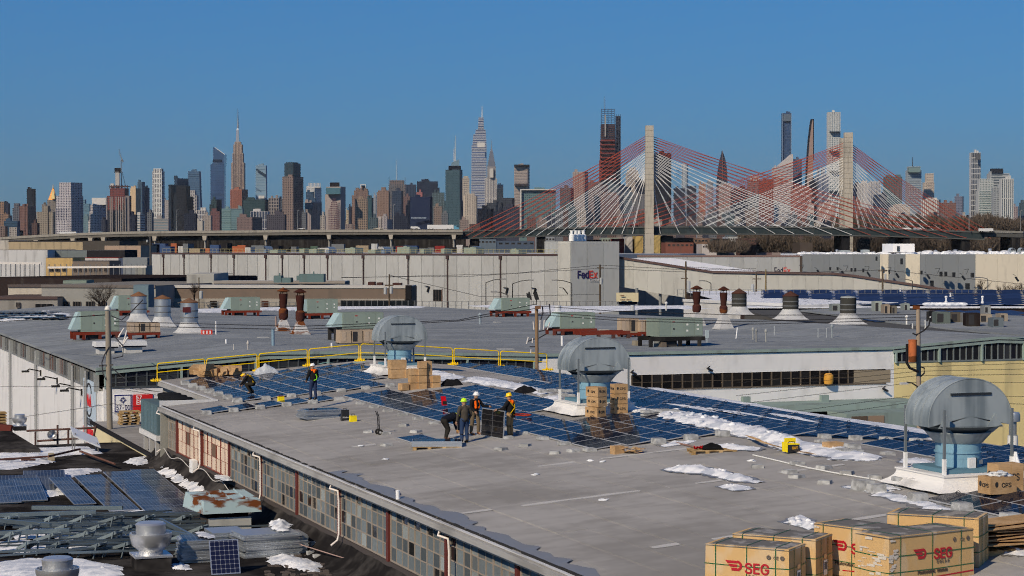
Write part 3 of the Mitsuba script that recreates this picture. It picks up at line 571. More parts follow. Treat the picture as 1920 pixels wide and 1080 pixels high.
def chimney(label,xc,yh,yt,ym,yb,yfoot,w,wf,sk=(.5,.5,.5)):
 """rust-brown chimney: wide hat on stalks, flared pipe, barrel, tapering skirt"""
 t=thing('rusty_chimney',label,'chimney');v,u,z,s=at(xc,yfoot);u+=wf*s*.4;c=B(v,u,0);Z=lambda y:z+(yfoot-y)*s;r=w*s/2;BR=lin((66,40,36))
 g=G();g.lathe([(r*.72,Z(ym)),(r,Z(yt))],c,18);g.lathe([(r*.98,Z(yt)),(r*.6,Z(yt)-.2)],c,18);part(t,'pipe',g,'worn',BR)
 g=G();g.lathe([(r*.7,Z(ym)+.01),(r*1.03,Z(ym)-.15),(r*1.03,Z(yb)+.2),(r*.75,Z(yb))],c,18);part(t,'barrel',g,'rusty',BR*1.3)
 g=G();g.lathe([(r*1.55,Z(yh)-.02),(.05,Z(yh)+.28)],c,18);g.lathe([(r*1.55,Z(yh)-.02),(.05,Z(yh)-.14)],c,18);part(t,'hat',g,'rusty',BR)
 for k in range(3):g=G();a=k*2.1;d=(EV*math.cos(a)+EU*math.sin(a))*r*.85;g.bar(B(v,u,Z(yt)-.05)+d,B(v,u,Z(yh)-.02)+d*.9,.05);part(t,'stalk',g,'matte',(.06,.035,.03))
 g=G();hb=wf*s/2;rr=r*.62;zt=Z(yb)+.02
 lo=[B(v+sx*hb,u+sy*hb,z)for sx,sy in((-1,-1),(1,-1),(1,1),(-1,1))];hi=[B(v+sx*rr,u+sy*rr,zt)for sx,sy in((-1,-1),(1,-1),(1,1),(-1,1))];g.hexa(lo+hi);g.box(v-hb*1.06,v+hb*1.06,u-hb*1.06,u+hb*1.06,z-.02,z+.09);part(t,'skirt',g,'rusty' if xc<700 else 'worn',sk)
chimney('left of the pair of rust-stained chimneys on the factory roof',534,545.5,551,578,600,621,17,27);chimney('right of the pair of rust-stained chimneys on the factory roof',566,547.5,554,582,603,627,17,31)
chimney('left of two slim brown chimneys right of the largest green unit',1311,541,547,571,586,612,16,28);chimney('right of two slim brown chimneys, by the leaning white pipe',1362,543,549,573,588,617,15,30)
def pipe(label,x,yt,yb,w=3,col=(.6,.6,.6),name='vent_pipe',x2=None,cap=False,f=onM,cat='vent pipe',mat='paint'):
 v,u,z,s=at(x,yb,f);g=G();r=w*s/2;top=B(v,u,z+(yb-yt)*s)+(EV*(x2-x)*s if x2 else 0)
 g.tube([B(v,u,z-.02),top],r,10)
 if cap:g.lathe([(r*1.7,0),(r*1.9,.12),(.02,.3)],top,12)
 return solo(name,label,cat,g,mat,col)
pipe('blue-grey standing pipe in front of the rusty chimneys',512,616,648,6,lin((120,146,164)));pipe('white post standing by the red-white barrier on the roof',405,602,627,2.4,(.75,.75,.75));pipe('short white pipe near the front gable, left',424,636,644,4,(.75,.75,.75));pipe('short white pipe near the front gable, right',622,643,652,4,(.75,.75,.75));pipe('rusty-topped short vent left of the chimneys',517.5,593,613,4,lin((150,130,120)))
pipe('small cluster pipe left by the front gable edge',438,645,656,2,(.5,.48,.45));pipe('small capped pipe by the front gable edge',465,646,656,3,(.4,.38,.36),cap=True);pipe('grey capped pipe at the roof centre left of the utility pole',900,592,608,4.5,lin((140,152,160)),cap=True);pipe('pale white pipe in front of the roof unit right of the pole',1095,603,626,3.4,(.7,.7,.7));pipe('white stepped pipe right of the middle utility pole',1054,630,648,5,(.72,.72,.72))
pipe('leaning white pipe right of the slim brown chimneys',1380,614,635,2.4,(.8,.8,.8),x2=1383);pipe('thin grey rod at the right part of the roof',1452,611,629,2,lin((160,166,170)));pipe('thin grey rod far right of the roof, first',1534,616,633,1.8,lin((160,166,170)));pipe('thin grey rod far right of the roof, second',1550,615,633,1.8,lin((160,166,170)));pipe('grey forked pipe at the right of the roof',1560,614,633,3.4,lin((140,148,152)),cap=True)
pipe('left pipe of a capped trio on the roof',1412,620,637,3,lin((150,152,150)),cap=True);pipe('middle pipe of a capped trio on the roof',1418,622,641,3.4,lin((130,132,132)),cap=True);pipe('right pipe of a capped trio on the roof',1436,623,641,3.4,lin((150,152,150)),cap=True);pipe('white vent pipe at the right back corner of the grey roof',1700,596,608,3.4,(.75,.75,.72),cap=True);pipe('white capped vent at the back edge of the roof right of centre',1249,570,582,3.4,(.65,.65,.63),cap=True);pipe('wide short steel vent at the back edge left of the green unit',1046,573,584,13,(.5,.52,.54));pipe('wide short steel vent at the back edge right of the billboard',1186,572,582,8,(.5,.52,.54))
g=G();v,u,z,s=at(396,627);g.box(v-.75,v+.1,u,u+.4,z,z+.35);k_=solo('traffic_barrier','red and white barrier block by the right silver stack','barrier',g,'paint',lin((210,60,40)));g=G()
for k in range(3):g.box(v-.68+.27*k,v-.56+.27*k,u-.01,u-.003,z+.05,z+.3)
part(k_,'white_stripe',g,'paint',(.8,.8,.8),kind='stuff')
for k,(x0,x1)in enumerate(((180,223),(230,276))):
 t=thing('roof_hatch',['left','right'][k]+' of two pale low hoods near the left front edge of the factory roof','roof vent');v,u,z,s=at((x0+x1)/2,664-2*k);w=(x1-x0)*s
 g=G();g.box(v-w*.36,v+w*.32,u+.2,u+1.6,z-.02,z+.42);part(t,'curb',g,'worn',lin((190,190,190)));g=G();g.box(v-w/2,v+w/2,u-.1,u+1.9,z+.52,z+.85,.05);part(t,'lid',g,'worn',lin((206,208,210)));g=G();g.box(v-w*.46,v+w*.46,u,u+1.8,z+.424,z+.515);part(t,'shadow_slot',g,'matte',(.04,.04,.05))  # near-black slab between curb and lid, painted in as the shade there
for k,(x,y,w)in enumerate(((496,634,18),(952,656,28),(935,605,10))):v,u,z,s=at(x,y);g=G();g.box(v-w*s/2,v+w*s/2,u,u+.9,z+.005,z+.07);solo('roof_mat',f'pale flat mat {ordn(k)} from the left lying on the factory roof','mat',g,'matte',lin((170,172,172)))
# snow lines along the back edge and blue panels on the far left corner
def snow(label,pts,f=onroof,h=.12,seed=0,name='snow_patch',cat='snow',clods=30):
 h*=.6;clods//=4
 """an uneven bank over the outline given in picture points"""
 from shapely.geometry import Polygon,Point
 P=[f(*q)for q in pts];poly=Polygon([(p@EV,p@EU)for p in P]);poly=poly if poly.is_valid else poly.buffer(0);a,b,c,d=poly.bounds;st=max(.07,min(c-a,d-b)/14,max(c-a,d-b)/110)
 z0=[(p@EV,p@EU,p[2])for p in P];M=np.c_[[q[0]for q in z0],[q[1]for q in z0],np.ones(len(z0))];co=np.linalg.lstsq(M,np.array([q[2]for q in z0]),rcond=None)[0]
 X,Y=np.arange(a-st,c+2*st,st),np.arange(b-st,d+2*st,st);g=G();gx,gy=np.meshgrid(X,Y,indexing='ij')
 import shapely
 pts_=shapely.points(gx.ravel(),gy.ravel());ins=shapely.contains(poly,pts_);di=shapely.distance(shapely.boundary(poly)if hasattr(shapely,'boundary')else poly.boundary,pts_)*np.where(ins,1,-1);di=di.reshape(gx.shape)
 nz=meshkit.fbm(np.stack([gx*2.2,gy*2.2,gx*0+seed],-1),4);n2=meshkit.fbm(np.stack([gx*6,gy*6,gx*0+seed],-1),3)
 hh=np.clip((di+(nz-.5)*.5)/.45,-1,1);z=h*hh*(.45+nz*.8)+h*.9*np.maximum(0,n2-.45)*(hh>0)
 zb=np.vectorize(lambda x,y:roofz(x))(gx,gy)if f is onroof else co[0]*gx+co[1]*gy+co[2]
 V=EV*gx[...,None]+EU*gy[...,None]+EZ*(zb+z+.04)[...,None];ok=z>-.012;m,n=gx.shape;idx=np.arange(m*n).reshape(m,n);q=np.stack([idx[:-1,:-1],idx[1:,:-1],idx[1:,1:],idx[:-1,1:]],-1).reshape(-1,4);o=ok.ravel();q=q[o[q].any(1)]
 g.add(V.reshape(-1,3),q)
 rs=np.random.default_rng(seed+3);W_=np.argwhere(z>h*.15)
 for i in rs.choice(len(W_),min(clods,len(W_)),replace=False)if len(W_)else():
  p=V[tuple(W_[i])];r=h*rs.uniform(.25,.7);ic=trimesh.creation.icosphere(1,r);vv=np.array(ic.vertices)*(1+.35*rs.standard_normal((len(ic.vertices),1))*.5);g.add(vv*[1.2,1.2,.8]+p,np.array(ic.faces))
 k=thing(name,label,cat);put(k,g,'snow_bsdf')
 if f is onroof:
  w=di>-.22-.5*(nz-.5);V2=EV*gx[...,None]+EU*gy[...,None]+EZ*(zb+.034)[...,None];q=np.stack([idx[:-1,:-1],idx[1:,:-1],idx[1:,1:],idx[:-1,1:]],-1).reshape(-1,4);q=q[w.ravel()[q].all(1)]
  if len(q):part(k,'wet_margin',G().add(V2.reshape(-1,3),q),'wet')
 return k
snow('snow line along the back edge of the factory roof, left of centre',[(362,586),(470,584),(640,580),(790,577),(790,574),(640,575),(470,578),(362,580)],onM,.12,1,clods=10);snow('wide snow strip along the back edge of the factory roof, right of centre',[(905,577),(1020,588),(1060,587),(1210,577),(1300,580),(1290,574),(1100,572),(905,572)],onM,.12,2,clods=10)
for r in range(3):
 for k in range(8):
  x,y=6+15.5*k-r*4,599-5.2*r;v,u,z,s=at(x,y);g=G();g.obox(B(v,u,z+.2),EV*.55,EU*1.6,EZ*.02+EV*.0);solo('solar_panel',f'pale blue panel {ordn(k)} from the left, {ordn(r)} row, at the far left roof corner','solar panel',g,'solar',uv=True,group='panels on the far left roof corner')
snow('snow lying among the blue panels at the far left of the factory roof',[(0,604),(60,600),(130,592),(126,588),(60,594),(0,597)],onM,.25,4,clods=12);snow('small snow strip on the blue panels at far left',[(74,589),(92,587),(91,584),(76,586)],onM,.3,5,clods=8)
# ---------------------------------------------------------------- railing at the gable end of the solar roof
def gable_pt(x): # plan place along the roof end
 d=ray(x,700);t=(U1-.45-CAM@EU)/(d@EU);return float((CAM+d*t)@EV)
YEL=lin((250,210,20));rail=thing('guardrail','yellow pipe guardrail of nine sections along the far gable edge','railing')
xs_r=[293,386,484,578,675,765,850,937,1027]
for i,(xa,xb)in enumerate(zip(xs_r,xs_r[1:])):
 va,vb=gable_pt(xa)+.06,gable_pt(xb)-.06;za,zb=roofz(va),roofz(vb);u=U1-.45;h=1.05;r=.14;g=G()
 arc=lambda c,s:[(c+s*(r*(math.cos(t)-1)),h-r+r*math.sin(t))for t in np.linspace(0,math.pi/2,5)]
 pts=[(va,0),(va,h-r)]+[(va+r-r*math.cos(t),h-r+r*math.sin(t))for t in np.linspace(.2,math.pi/2,5)]+[(vb-r+r*math.sin(t),h-r+r*math.cos(t))for t in np.linspace(0,math.pi/2-.2,5)]+[(vb,h-r),(vb,0)]
 g.tube([B(v,u,roofz(v)+z+.04)for v,z in pts],.034,6);g.tube([B(va,u,za+.55),B(vb,u,zb+.55)],.03,6);part(rail,'rail_section',g,'matte',YEL)
for x in xs_r[::1]:
 v=gable_pt(x);g=G();g.box(v-.3,v+.3,U1-.7,U1-.2,roofz(v)+.02,roofz(v)+.1)
 for k in range(4):g.box(v-.26+.14*k,v-.2+.14*k,U1-.75,U1-.7,roofz(v)+.02,roofz(v)+.2)
 part(rail,'base_plate',g,'paint',YEL)
# ---------------------------------------------------------------- yard between: canopy, shed, boxes, chiller, utility poles
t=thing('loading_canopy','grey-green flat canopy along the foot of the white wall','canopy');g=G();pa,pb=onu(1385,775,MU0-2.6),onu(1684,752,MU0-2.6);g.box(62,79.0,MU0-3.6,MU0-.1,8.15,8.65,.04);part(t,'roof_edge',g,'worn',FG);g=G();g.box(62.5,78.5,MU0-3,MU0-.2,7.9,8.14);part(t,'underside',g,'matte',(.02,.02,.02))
g=G();g.box(70.6,77.8,MU0-6.4,MU0-3.7,4,8.2);k_=solo('site_cabin','grey-green cabin under the canopy with a tan window','shed',g,'worn',FG*.9)
for a in(0,1):g=G();g.box(71.0+1.35*a,72.25+1.35*a,MU0-6.48,MU0-6.41,7.2,8.0);part(k_,'window',g,'gloss',lin((96,84,74))if a==0 else lin((150,130,112)))
for k,(x,y)in enumerate(((1398,763),(1545,760))):
 p=onu(x,y,MU0-1.2);g=G();v=p@EV;g.box(v-.3,v+.3,MU0-1.4,MU0-1.05,p[2],p[2]+.75);g.bar(B(v,MU0-1.2,p[2]-2.5),B(v,MU0-1.2,p[2]),.08);solo('switch_cabinet',['left','right'][k]+' grey-green cabinet on a post in front of the white wall','switch box',g,'worn',FG*.95)
for k,(x,y)in enumerate(((1331,690),(1188,697),(1660,728))):
 p=onu(x,y,MU0-.3);g=G();g.bar(p+EZ*.12,p+EU*.3,.06);g.obox(p-EZ*.12,EV*.2+EZ*-.1,EU*.12,EZ*.05+EV*.02);solo('flood_lamp',f'small black floodlight {ordn(k)} on the white wall'.replace('first','by the window strip, middle').replace('second','right behind the middle hooded vent').replace('third','at the right corner'),'lamp',g,'matte',(.03,.03,.035))
# chiller beside the notch of the solar roof
t=thing('chiller','big grey-green chiller with black fan guards on top beside the roof notch','air conditioner');c0=onz(300,806,8.9);v,u=c0@EV,c0@EU;v0_,v1_,u0_,u1_=19.2,22.0,105.6,110.6
g=G();g.box(v0_,v1_,u0_,u1_,9.9,11.5);part(t,'casing',g,'worn',lin((92,112,120)))
for k in range(5):g=G();g.box(v0_-.03,v0_-.004,u0_+.1+.97*k,u0_+.95+.97*k,10.0,11.4);part(t,'side_panel',g,'paint',lin((84,106,114))*(1+.1*(k%2)))
for k in range(3):
 g=G();g.lathe([(.62,11.51),(.66,11.8),(.62,11.83),(.3,11.87),(.02,11.87)],B(v0_+1.4,u0_+.85+1.62*k,0),20);part(t,'fan_guard',g,'matte',(.02,.022,.025))
g=G();g.box(v0_-.1,v1_,u0_-.1,u1_+.1,9.62,9.89);part(t,'base_rail',g,'worn',(.65,.65,.65))
for a in(.1,.45,.8):g=G();u_=u0_+(u1_-u0_)*a;g.box(v0_,v0_+.2,u_,u_+.25,8.76,9.61);g.box(v1_-.3,v1_-.1,u_,u_+.25,8.76,9.61);part(t,'stand_leg',g,'worn',(.4,.4,.4))
# lower roof with cream wall left of it
lr=thing('lower_annex','low annex with a grey felt roof and cream wall below the white signs','building');g=G();a,b,c,d=onz(180,790,8.1),onz(300,786,8.1),onz(300,835,8.1),onz(252,832,8.1)
g.box(19.2,22.1,106.5,128.5,8.52,8.75);part(lr,'roof',g,'felt');g=G();g.box(19.06,19.2,106.5,128.6,8.6,8.8);part(lr,'fascia',g,'matte',(.03,.03,.035));g=G();g.box(19.25,19.4,106.5,128.5,2,8.51);part(lr,'wall',g,'worn',lin((226,214,176)))
for k in range(5):
 t=thing('wooden_pallet',f'weathered pallet {ordn(k)} from the bottom of the stack under the red sign','pallet','stacked pallets under the sign');v,u=21.1+random.uniform(-.1,.1),125.7;z=8.77+.17*k
 for m in range(5):g=G();g.box(v-.6,v+.6,u-.5+.22*m,u-.36+.22*m,z+.12,z+.15);part(t,'deck_board',g,'wood')
 for m in range(3):g=G();g.box(v-.6+.52*m,v-.45+.52*m,u-.5,u+.52,z,z+.115);part(t,'stringer',g,'wood')
# utility poles
def upole(label,x,ytop,ybot,Y,wpx,col=(132,120,104),lean=0):
 t=thing('utility_pole',label,'utility pole');p1=W(x+lean,ytop,Y);p0=W(x,ybot,Y);p0=p0-EZ*6;r=wpx*Y/FOC/2;g=G();g.tube([p0,p1],[r*1.1,r*.9],12);part(t,'pole',g,'worn',lin(col));return t,p1,Y/FOC
PX=lambda x,y,Y:W(x,y,Y)
t,p,s=upole('leaning grey wooden utility pole at the left in front of the factory signs',208,583,790,122,11,(146,138,126),-6)
g=G();g.lathe([(.02,0),(.2,.05),(.16,.22),(.02,.3)],W(202,582,122),12);part(t,'cap',g,'paint',(.7,.68,.62))
for k,(x0,y0,x1,y1)in enumerate(((222,632,233,615),(232,642,238,620),(228,650,240,632))):g=G();g.tube([W(x0,y0,122),W(x1,y1,122)],.055,6);part(t,'insulator',g,'paint',(.7,.68,.66))
for k,pts in enumerate((((205,650),(196,665),(191,680),(193,700),(199,712)),((208,592),(228,600),(246,585),(268,562)),((214,630),(232,650),(230,668),(212,672)),((210,690),(228,705),(240,716)))):g=G();g.tube([W(x,y,121.8)for x,y in pts],.035,5);part(t,'wire_loop',g,'matte',(.05,.05,.06))
g=G();g.bar(W(186,686,121.9),W(212,684,121.9),.1);part(t,'bracket',g,'matte',(.1,.1,.1))
t,p,s=upole('wooden utility pole behind the railing right of centre with hanging insulators',1008,578,695,127,7,(140,116,92),-2)
for k,(x0,y0,x1,y1)in enumerate(((1001,618,1000,603),(1012,618,1013,600),(1019,618,1021,600),(1026,618,1031,604),(987,645,991,632),(998,643,999,634),(1007,644,1009,632),(995,662,996,655))):g=G();g.tube([W(x0,y0,127),W(x1,y1,127)],.05,6);part(t,'insulator',g,'paint',(.62,.6,.58))
for pts in(((1010,622),(1024,618),(1030,608)),((1014,600),(1018,586),(1017,574)),((1024,600),(1032,590),(1030,570)),((990,640),(1000,636),(1010,634),(1024,626)),((993,650),(1004,650),(1010,655))):g=G();g.tube([W(x,y,127)for x,y in pts],.04,5);part(t,'wire_loop',g,'matte',(.05,.05,.06))
g=G();g.bar(W(1003,577,126.8),W(1014,576,126.8),.2);part(t,'crossarm',g,'worn',lin((120,90,70)))
t,p,s=upole('stout utility pole with a rusty transformer at the right',1725,580,725,118,9,(160,146,130),-3.5)
g=G();c=W(1711,679,117.2);h=42*117.2/FOC;g.lathe([(.02,-.02),(.24,0),(.25,h*.95),(.27,h*.96),(.27,h),(.02,h+.03)],c,18);part(t,'transformer',g,'rusty',lin((190,110,70)));g=G();g.tube([W(1701,645,117.4),W(1700,680,117.4),W(1706,690,117.4),W(1722,697,117.6)],.08,6);part(t,'cable',g,'matte',(.02,.02,.025))
for x0,y0,x1,y1 in((1711,606,1711,616),(1735,600,1735,612),(1742,603,1745,593),(1733,620,1736,612)):g=G();g.tube([W(x0,y0,118),W(x1,y1,118)],.045,6);part(t,'insulator',g,'paint',(.6,.62,.62))
for pts in(((1711,625),(1718,628),(1732,620),(1742,610),(1744,596)),((1727,688),(1733,690),(1733,700),(1726,706))):g=G();g.tube([W(x,y,117.9)for x,y in pts],.05,5);part(t,'wire_loop',g,'matte',(.03,.03,.035))
g=G();g.bar(W(1712,576,118),W(1724,577,118),.22);part(t,'crossarm',g,'rusty',lin((110,70,50)))
g=G();g.tube([W(1722,726,117.8),W(1710,718,117.8),W(1700,717,117.8)],.05,6);part(t,'lamp_arm',g,'matte',(.05,.05,.05));g=G();g.obox(W(1695,719,117.8),EV*.25,EU*.1,EZ*.06);part(t,'lamp_head',g,'paint',(.5,.5,.52))
def wire(label,pts,r=.022,sag=.0,group=None,name='overhead_wire',col=(.03,.03,.035)):
 P=[]
 for(a,b)in zip(pts,pts[1:]):
  A_,B_=W(*a),W(*b)
  for t_ in np.linspace(0,1,9)[:-1]:P.append(A_+(B_-A_)*t_-EZ*sag*4*t_*(1-t_))
 P.append(W(*pts[-1]));g=G();g.tube(P,r,4,cap=False);return solo(name,label,'wire',g,'matte',col,group=group)
wire('thick wire from the left edge to the left utility pole top',[(-20,604,150),(100,597,135),(204,590,122)],.03)
for k,(ya,yb,yc)in enumerate(((603,612,604),(611,618,606))):wire(['upper','lower'][k]+' long wire crossing the grey roof between left and middle poles',[(214,ya,122),(560,yb,124),(860,yc-4,126),(1006,570+8*k,127)],.022)
for k,(a,b,c)in enumerate(((574,588,590),(585,600,594),(590,605,600))):wire(f'{ordn(k)} wire from the top between the middle pole and the transformer pole',[(1010,a,127),(1160,b-4,125),(1400,b+3,122),(1724,c,118)],.02)
for k,y in enumerate((688,696,704,716,740,752)):wire(f'thin wire {ordn(k)} from the top before the white and yellow walls at right',[(1380,y+30+4*k,124),(1724,y,118),(1960,y-8+3*k,116)],.013)
for k,y in enumerate((690,705,712,722)):wire(f'thin wire {ordn(k)} from the top at the foot of the left utility pole',[(-20,724+9*k+(40 if k>2 else 0),140),(210,y+35,121.5),(330,y+48,121)]if k%3==0 else[(212,y+15,121.5),(300,y+30,121)],.014)
# ================================================================ ground and the industrial belt between factory and skyline
def asphalt_c(p,n,uv):return mix((.035,.035,.036),(.085,.082,.078),smoothstep(.3,.7,fbm(p.x*.05,p.y*.05,1.0,octaves=3)))
scene['asphalt']=two({'type':'diffuse','reflectance':proc(asphalt_c)})
g=G();g.quad((-6000,-300,0),(6000,-300,0),(6000,12000,0),(-6000,12000,0));struct('ground',g,'asphalt')
def Q(x,y,Y):return W(x,y,Y)
def frontbox(g,x0,x1,yt,yb,Y,dep,Yb=None):
 """box facing the camera's way: picture columns x0..x1 on depth Y (Yb: depth of the right end), from row yb (None: the ground) up to yt"""
 Y2=Y if Yb is None else Yb;a,b=W(x0,yt,Y),W(x1,yt,Y2);z1=a[2];z0=0.0 if yb is None else W(x0,yb,Y)[2];d=b-a;d[2]=0;n=np.array([-d[1],d[0],0]);n=n/np.linalg.norm(n)*dep
 lo=[np.array([a[0],a[1],z0]),np.array([b[0],b[1],z0]),np.array([b[0],b[1],z0])+n,np.array([a[0],a[1],z0])+n];g.hexa(lo+[p+EZ*(z1-z0)for p in lo]);return a,b,z0,z1,d/np.linalg.norm(d),n/dep
def shed(label,x0,x1,yt,Y,col,dep=30,Yb=None,roof=(120,120,122),wins=(),mat='worn',name='warehouse_block',panels=0,coping=None,yb=None,snowroof=False,cat='building'):
 t=thing(name,label,cat);g=G();a,b,z0,z1,d,n=frontbox(g,x0,x1,yt,yb,Y,dep,Yb);part(t,'walls',g,mat,A(*col)if isinstance(col[0],int)else col)
 L=np.linalg.norm((b-a)[:2]);g=G();lo=[a+EZ*(z1-a[2])+d*x*L+n*y for x,y in((.002,.15),(.998,.15),(.998,dep-.15),(.002,dep-.15))];g.hexa([p+EZ*.005 for p in lo]+[p+EZ*.12 for p in lo]);part(t,'roof',g,'snow_bsdf' if snowroof else 'matte',A(*roof))
 if coping is not None:g=G();g.bar(a+EZ*(z1-a[2])-n*.08,b+EZ*(z1-b[2])-n*.08,.22,.4);part(t,'coping',g,'paint',A(*coping))
 for k in range(panels):
  g=G();p0,p1=a+d*L*k/panels,a+d*L*(k+1)/panels;e=d*.06;g.hexa([(p0+e)[[0,1]].tolist()+[z0],(p1-e)[[0,1]].tolist()+[z0],((p1-e)-n*.12)[[0,1]].tolist()+[z0],((p0+e)-n*.12)[[0,1]].tolist()+[z0],(p0+e)[[0,1]].tolist()+[z1-.3],(p1-e)[[0,1]].tolist()+[z1-.3],((p1-e)-n*.12)[[0,1]].tolist()+[z1-.3],((p0+e)-n*.12)[[0,1]].tolist()+[z1-.3]])
  part(t,'wall_panel',g,mat,(A(*col)if isinstance(col[0],int)else np.asarray(col))*random.uniform(.90,1.06))
 for(wx0,wx1,wy0,wy1)in wins:
  fx=lambda x:a+d*L*((x-x0)/(x1-x0));s_=Y/FOC;g=G();za,zb=W(x0,wy1,Y)[2],W(x0,wy0,Y)[2];p,q=fx(wx0)-n*.16,fx(wx1)-n*.16
  p=np.array([p[0],p[1],za]);q=np.array([q[0],q[1],za]);g.hexa([p,q,q+n*.14,p+n*.14,p+EZ*(zb-za),q+EZ*(zb-za),q+n*.14+EZ*(zb-za),p+n*.14+EZ*(zb-za)]);w=part(t,'window',g,'gloss',(.012,.013,.015))
  g=G();g.bar(p-n*.02+EZ*0,q-n*.02,.12);m=3
  for k in range(m+1):r=p+(q-p)*k/m-n*.02;g.bar(r,r+EZ*(zb-za),.07)
  part(w,'frame',g,'paint',(.12,.10,.09))
 return t,a,b,z1,d,n
CON=(198,200,200)
# --- the long pale tilt-up building with the delivery firm's name
t,a,b,z1,d,n=shed('very long pale grey tilt-up warehouse with brown downpipes',285,1046,475,540,CON,60,452,roof=(196,198,204),wins=[(781,793.5,531,550),(799,807.5,532,550),(841,855,533,552),(288,295,516,524),(308,320,516,524)],panels=37,coping=(92,70,66),mat='worn_white')
Lw=np.linalg.norm((b-a)[:2]);fw=lambda x:a+d*Lw*((x-285)/761)
for x in(312,357,415,463,528,561,604,649,716,797,866,955):
 p=fw(x)-n*.3;g=G();g.tube([p+EZ*(z1-p[2]-.4),np.array([p[0],p[1],0])],.17,6);g.obox(p+EZ*(z1-p[2]-.7),d*.35,n*.25,EZ*.4);part(t,'downpipe',g,'paint',A(84,62,60))
for k,x in enumerate((832,965,1010)):p=fw(x)-n*.5;p[2]=W(x,538,490)[2];g=G();g.bar(p-d*.8+EZ*.5,p+d*.6+EZ*.4,.14);g.bar(p+d*.5+EZ*.4,p-EZ*.9,.3);part(t,'wall_light',g,'matte',(.03,.03,.03))
g=G()
for x in np.arange(290,1045,9):p=fw(x)+n*3;g.bar(np.array([p[0],p[1],z1]),np.array([p[0],p[1],z1+1.2]),.06)
p,q=fw(290)+n*3,fw(1044)+n*3;g.bar(np.array([*p[:2],z1+1.2]),np.array([*q[:2],z1+1.2]),.06);g.bar(np.array([*p[:2],z1+.6]),np.array([*q[:2],z1+.6]),.05);part(t,'roof_railing',g,'paint',A(190,180,120))
rs=random.Random(11)
for k,(x,w,h,c)in enumerate(((480,13,12,'hood'),(590,15,11,'hood'),(619,26,10,'box'),(711,16,11,'hood'),(735,30,12,'box'),(846,16,12,'hood'),(868,28,11,'box'),(540,12,8,'box'),(1000,20,12,'hood'),(1025,30,11,'box'),(930,18,7,'box'),(915,9,9,'box'),(500,22,6,'box'),(562,20,8,'box'),(660,18,6,'box'),(784,9,8,'box'),(806,8,9,'box'))):
 s=520/FOC;p=fw(x)+n*(9+(k%3)*3);g=G();bs=np.array([p[0],p[1],z1+.1]);ww,hh=w*s/2,h*s
 if c=='box':g.obox(bs+EZ*hh*.5,d*ww,n*1.5,EZ*hh*.5);g.obox(bs+EZ*hh*1.05,d*ww*.3,n*.8,EZ*hh*.06)
 else:g.grid(np.array([[bs+d*ww*(1.3*math.sin(a_)-.5)+EZ*hh*(.2+.9*math.cos(a_))+n*y for y in(-1.3,1.3)]for a_ in np.linspace(-.4,1.6,9)]));g.obox(bs+EZ*hh*.3,d*ww*.5,n*1.2,EZ*hh*.3)
 solo('rooftop_unit',f'{"blue-grey curved hood" if c == "hood" else "greenish box unit"}, {ordn(k)} listed on the long pale warehouse roof at picture column {["left", "centre", "right"][min(2, int((x - 450) / 200))]}' if False else f'small {"curved blue-grey hood" if c == "hood" else "green-grey box"} on the long pale warehouse roof, {ordn(sorted((480, 590, 619, 711, 735, 846, 868, 540, 1000, 1025, 930, 915, 500, 562, 660, 784, 806)).index(x))} from the left','rooftop unit',g,'paint',A(112,136,164)if c=='hood' else A(150,164,148))
t2,a2,b2,z2,d2,n2=shed('tall pale concrete block carrying the purple and red delivery lettering',1046,1070,453,452,(214,214,208),8,450,(150,152,152),panels=1,mat='worn_white');g=G();a3,b3,z0_,z3,d3,n3=frontbox(g,1070,1161,452.6,None,450,14,455);part(t2,'right_wall',g,'worn_white',A(196,200,200))
for k in range(3):p0,p1=a3+(b3-a3)*k/3,a3+(b3-a3)*(k+1)/3;g=G();e=d3*.06;q=[p0+e,p1-e];g.hexa([np.array([*q[0][:2],0]),np.array([*q[1][:2],0]),np.array([*(q[1]-n3*.1)[:2],0]),np.array([*(q[0]-n3*.1)[:2],0]),np.array([*q[0][:2],z3-.2]),np.array([*q[1][:2],z3-.2]),np.array([*(q[1]-n3*.1)[:2],z3-.2]),np.array([*(q[0]-n3*.1)[:2],z3-.2])]);part(t2,'wall_panel',g,'worn_white',A(196,200,200)*(1,.95,1.03)[k])
sg=thing('wall_sign','purple and red delivery firm lettering on the tall concrete block','sign');L3=np.linalg.norm((b3-a3)[:2]);fx3=lambda x:a3+d3*L3*((x-1070)/91)
def wl(s,xl,xr,yc,hpx,col,nm):
 c=(fx3(xl)+fx3(xr))/2-n3*.2;c[2]=W(1100,yc,456)[2];w_=np.linalg.norm((fx3(xr)-fx3(xl))[:2]);m=meshkit.text_mesh(s,hpx*456/FOC,.1,True);v=np.array(m.vertices);v[:,0]=(v[:,0]-v[:,0].min())/(v[:,0].max()-v[:,0].min())*w_-w_/2;v[:,1]-=hpx*456/FOC/2;g=G();g.add(c+v[:,:1]*d3+v[:,1:2]*EZ-v[:,2:]*n3,np.array(m.faces));part(sg,nm,g,'paint',col,flat=True)
wl('Fed',1082,1103.5,514,13.5,A(44,24,92),'purple_letters');wl('Ex',1103.8,1119,514,13.5,A(236,60,36),'red_letters');wl('Ground',1104,1128,524.5,6,(.5,.5,.5),'grey_letters')
for k,x in enumerate((1056,1089)):p=W(x,540,440 if k==0 else 452);g=G();g.bar(p,p+np.array([1.0,0,-1.3]),.25);g.bar(p,p+np.array([-.9,0,.1]),.12);part(t2,'wall_light',g,'matte',(.03,.03,.03))
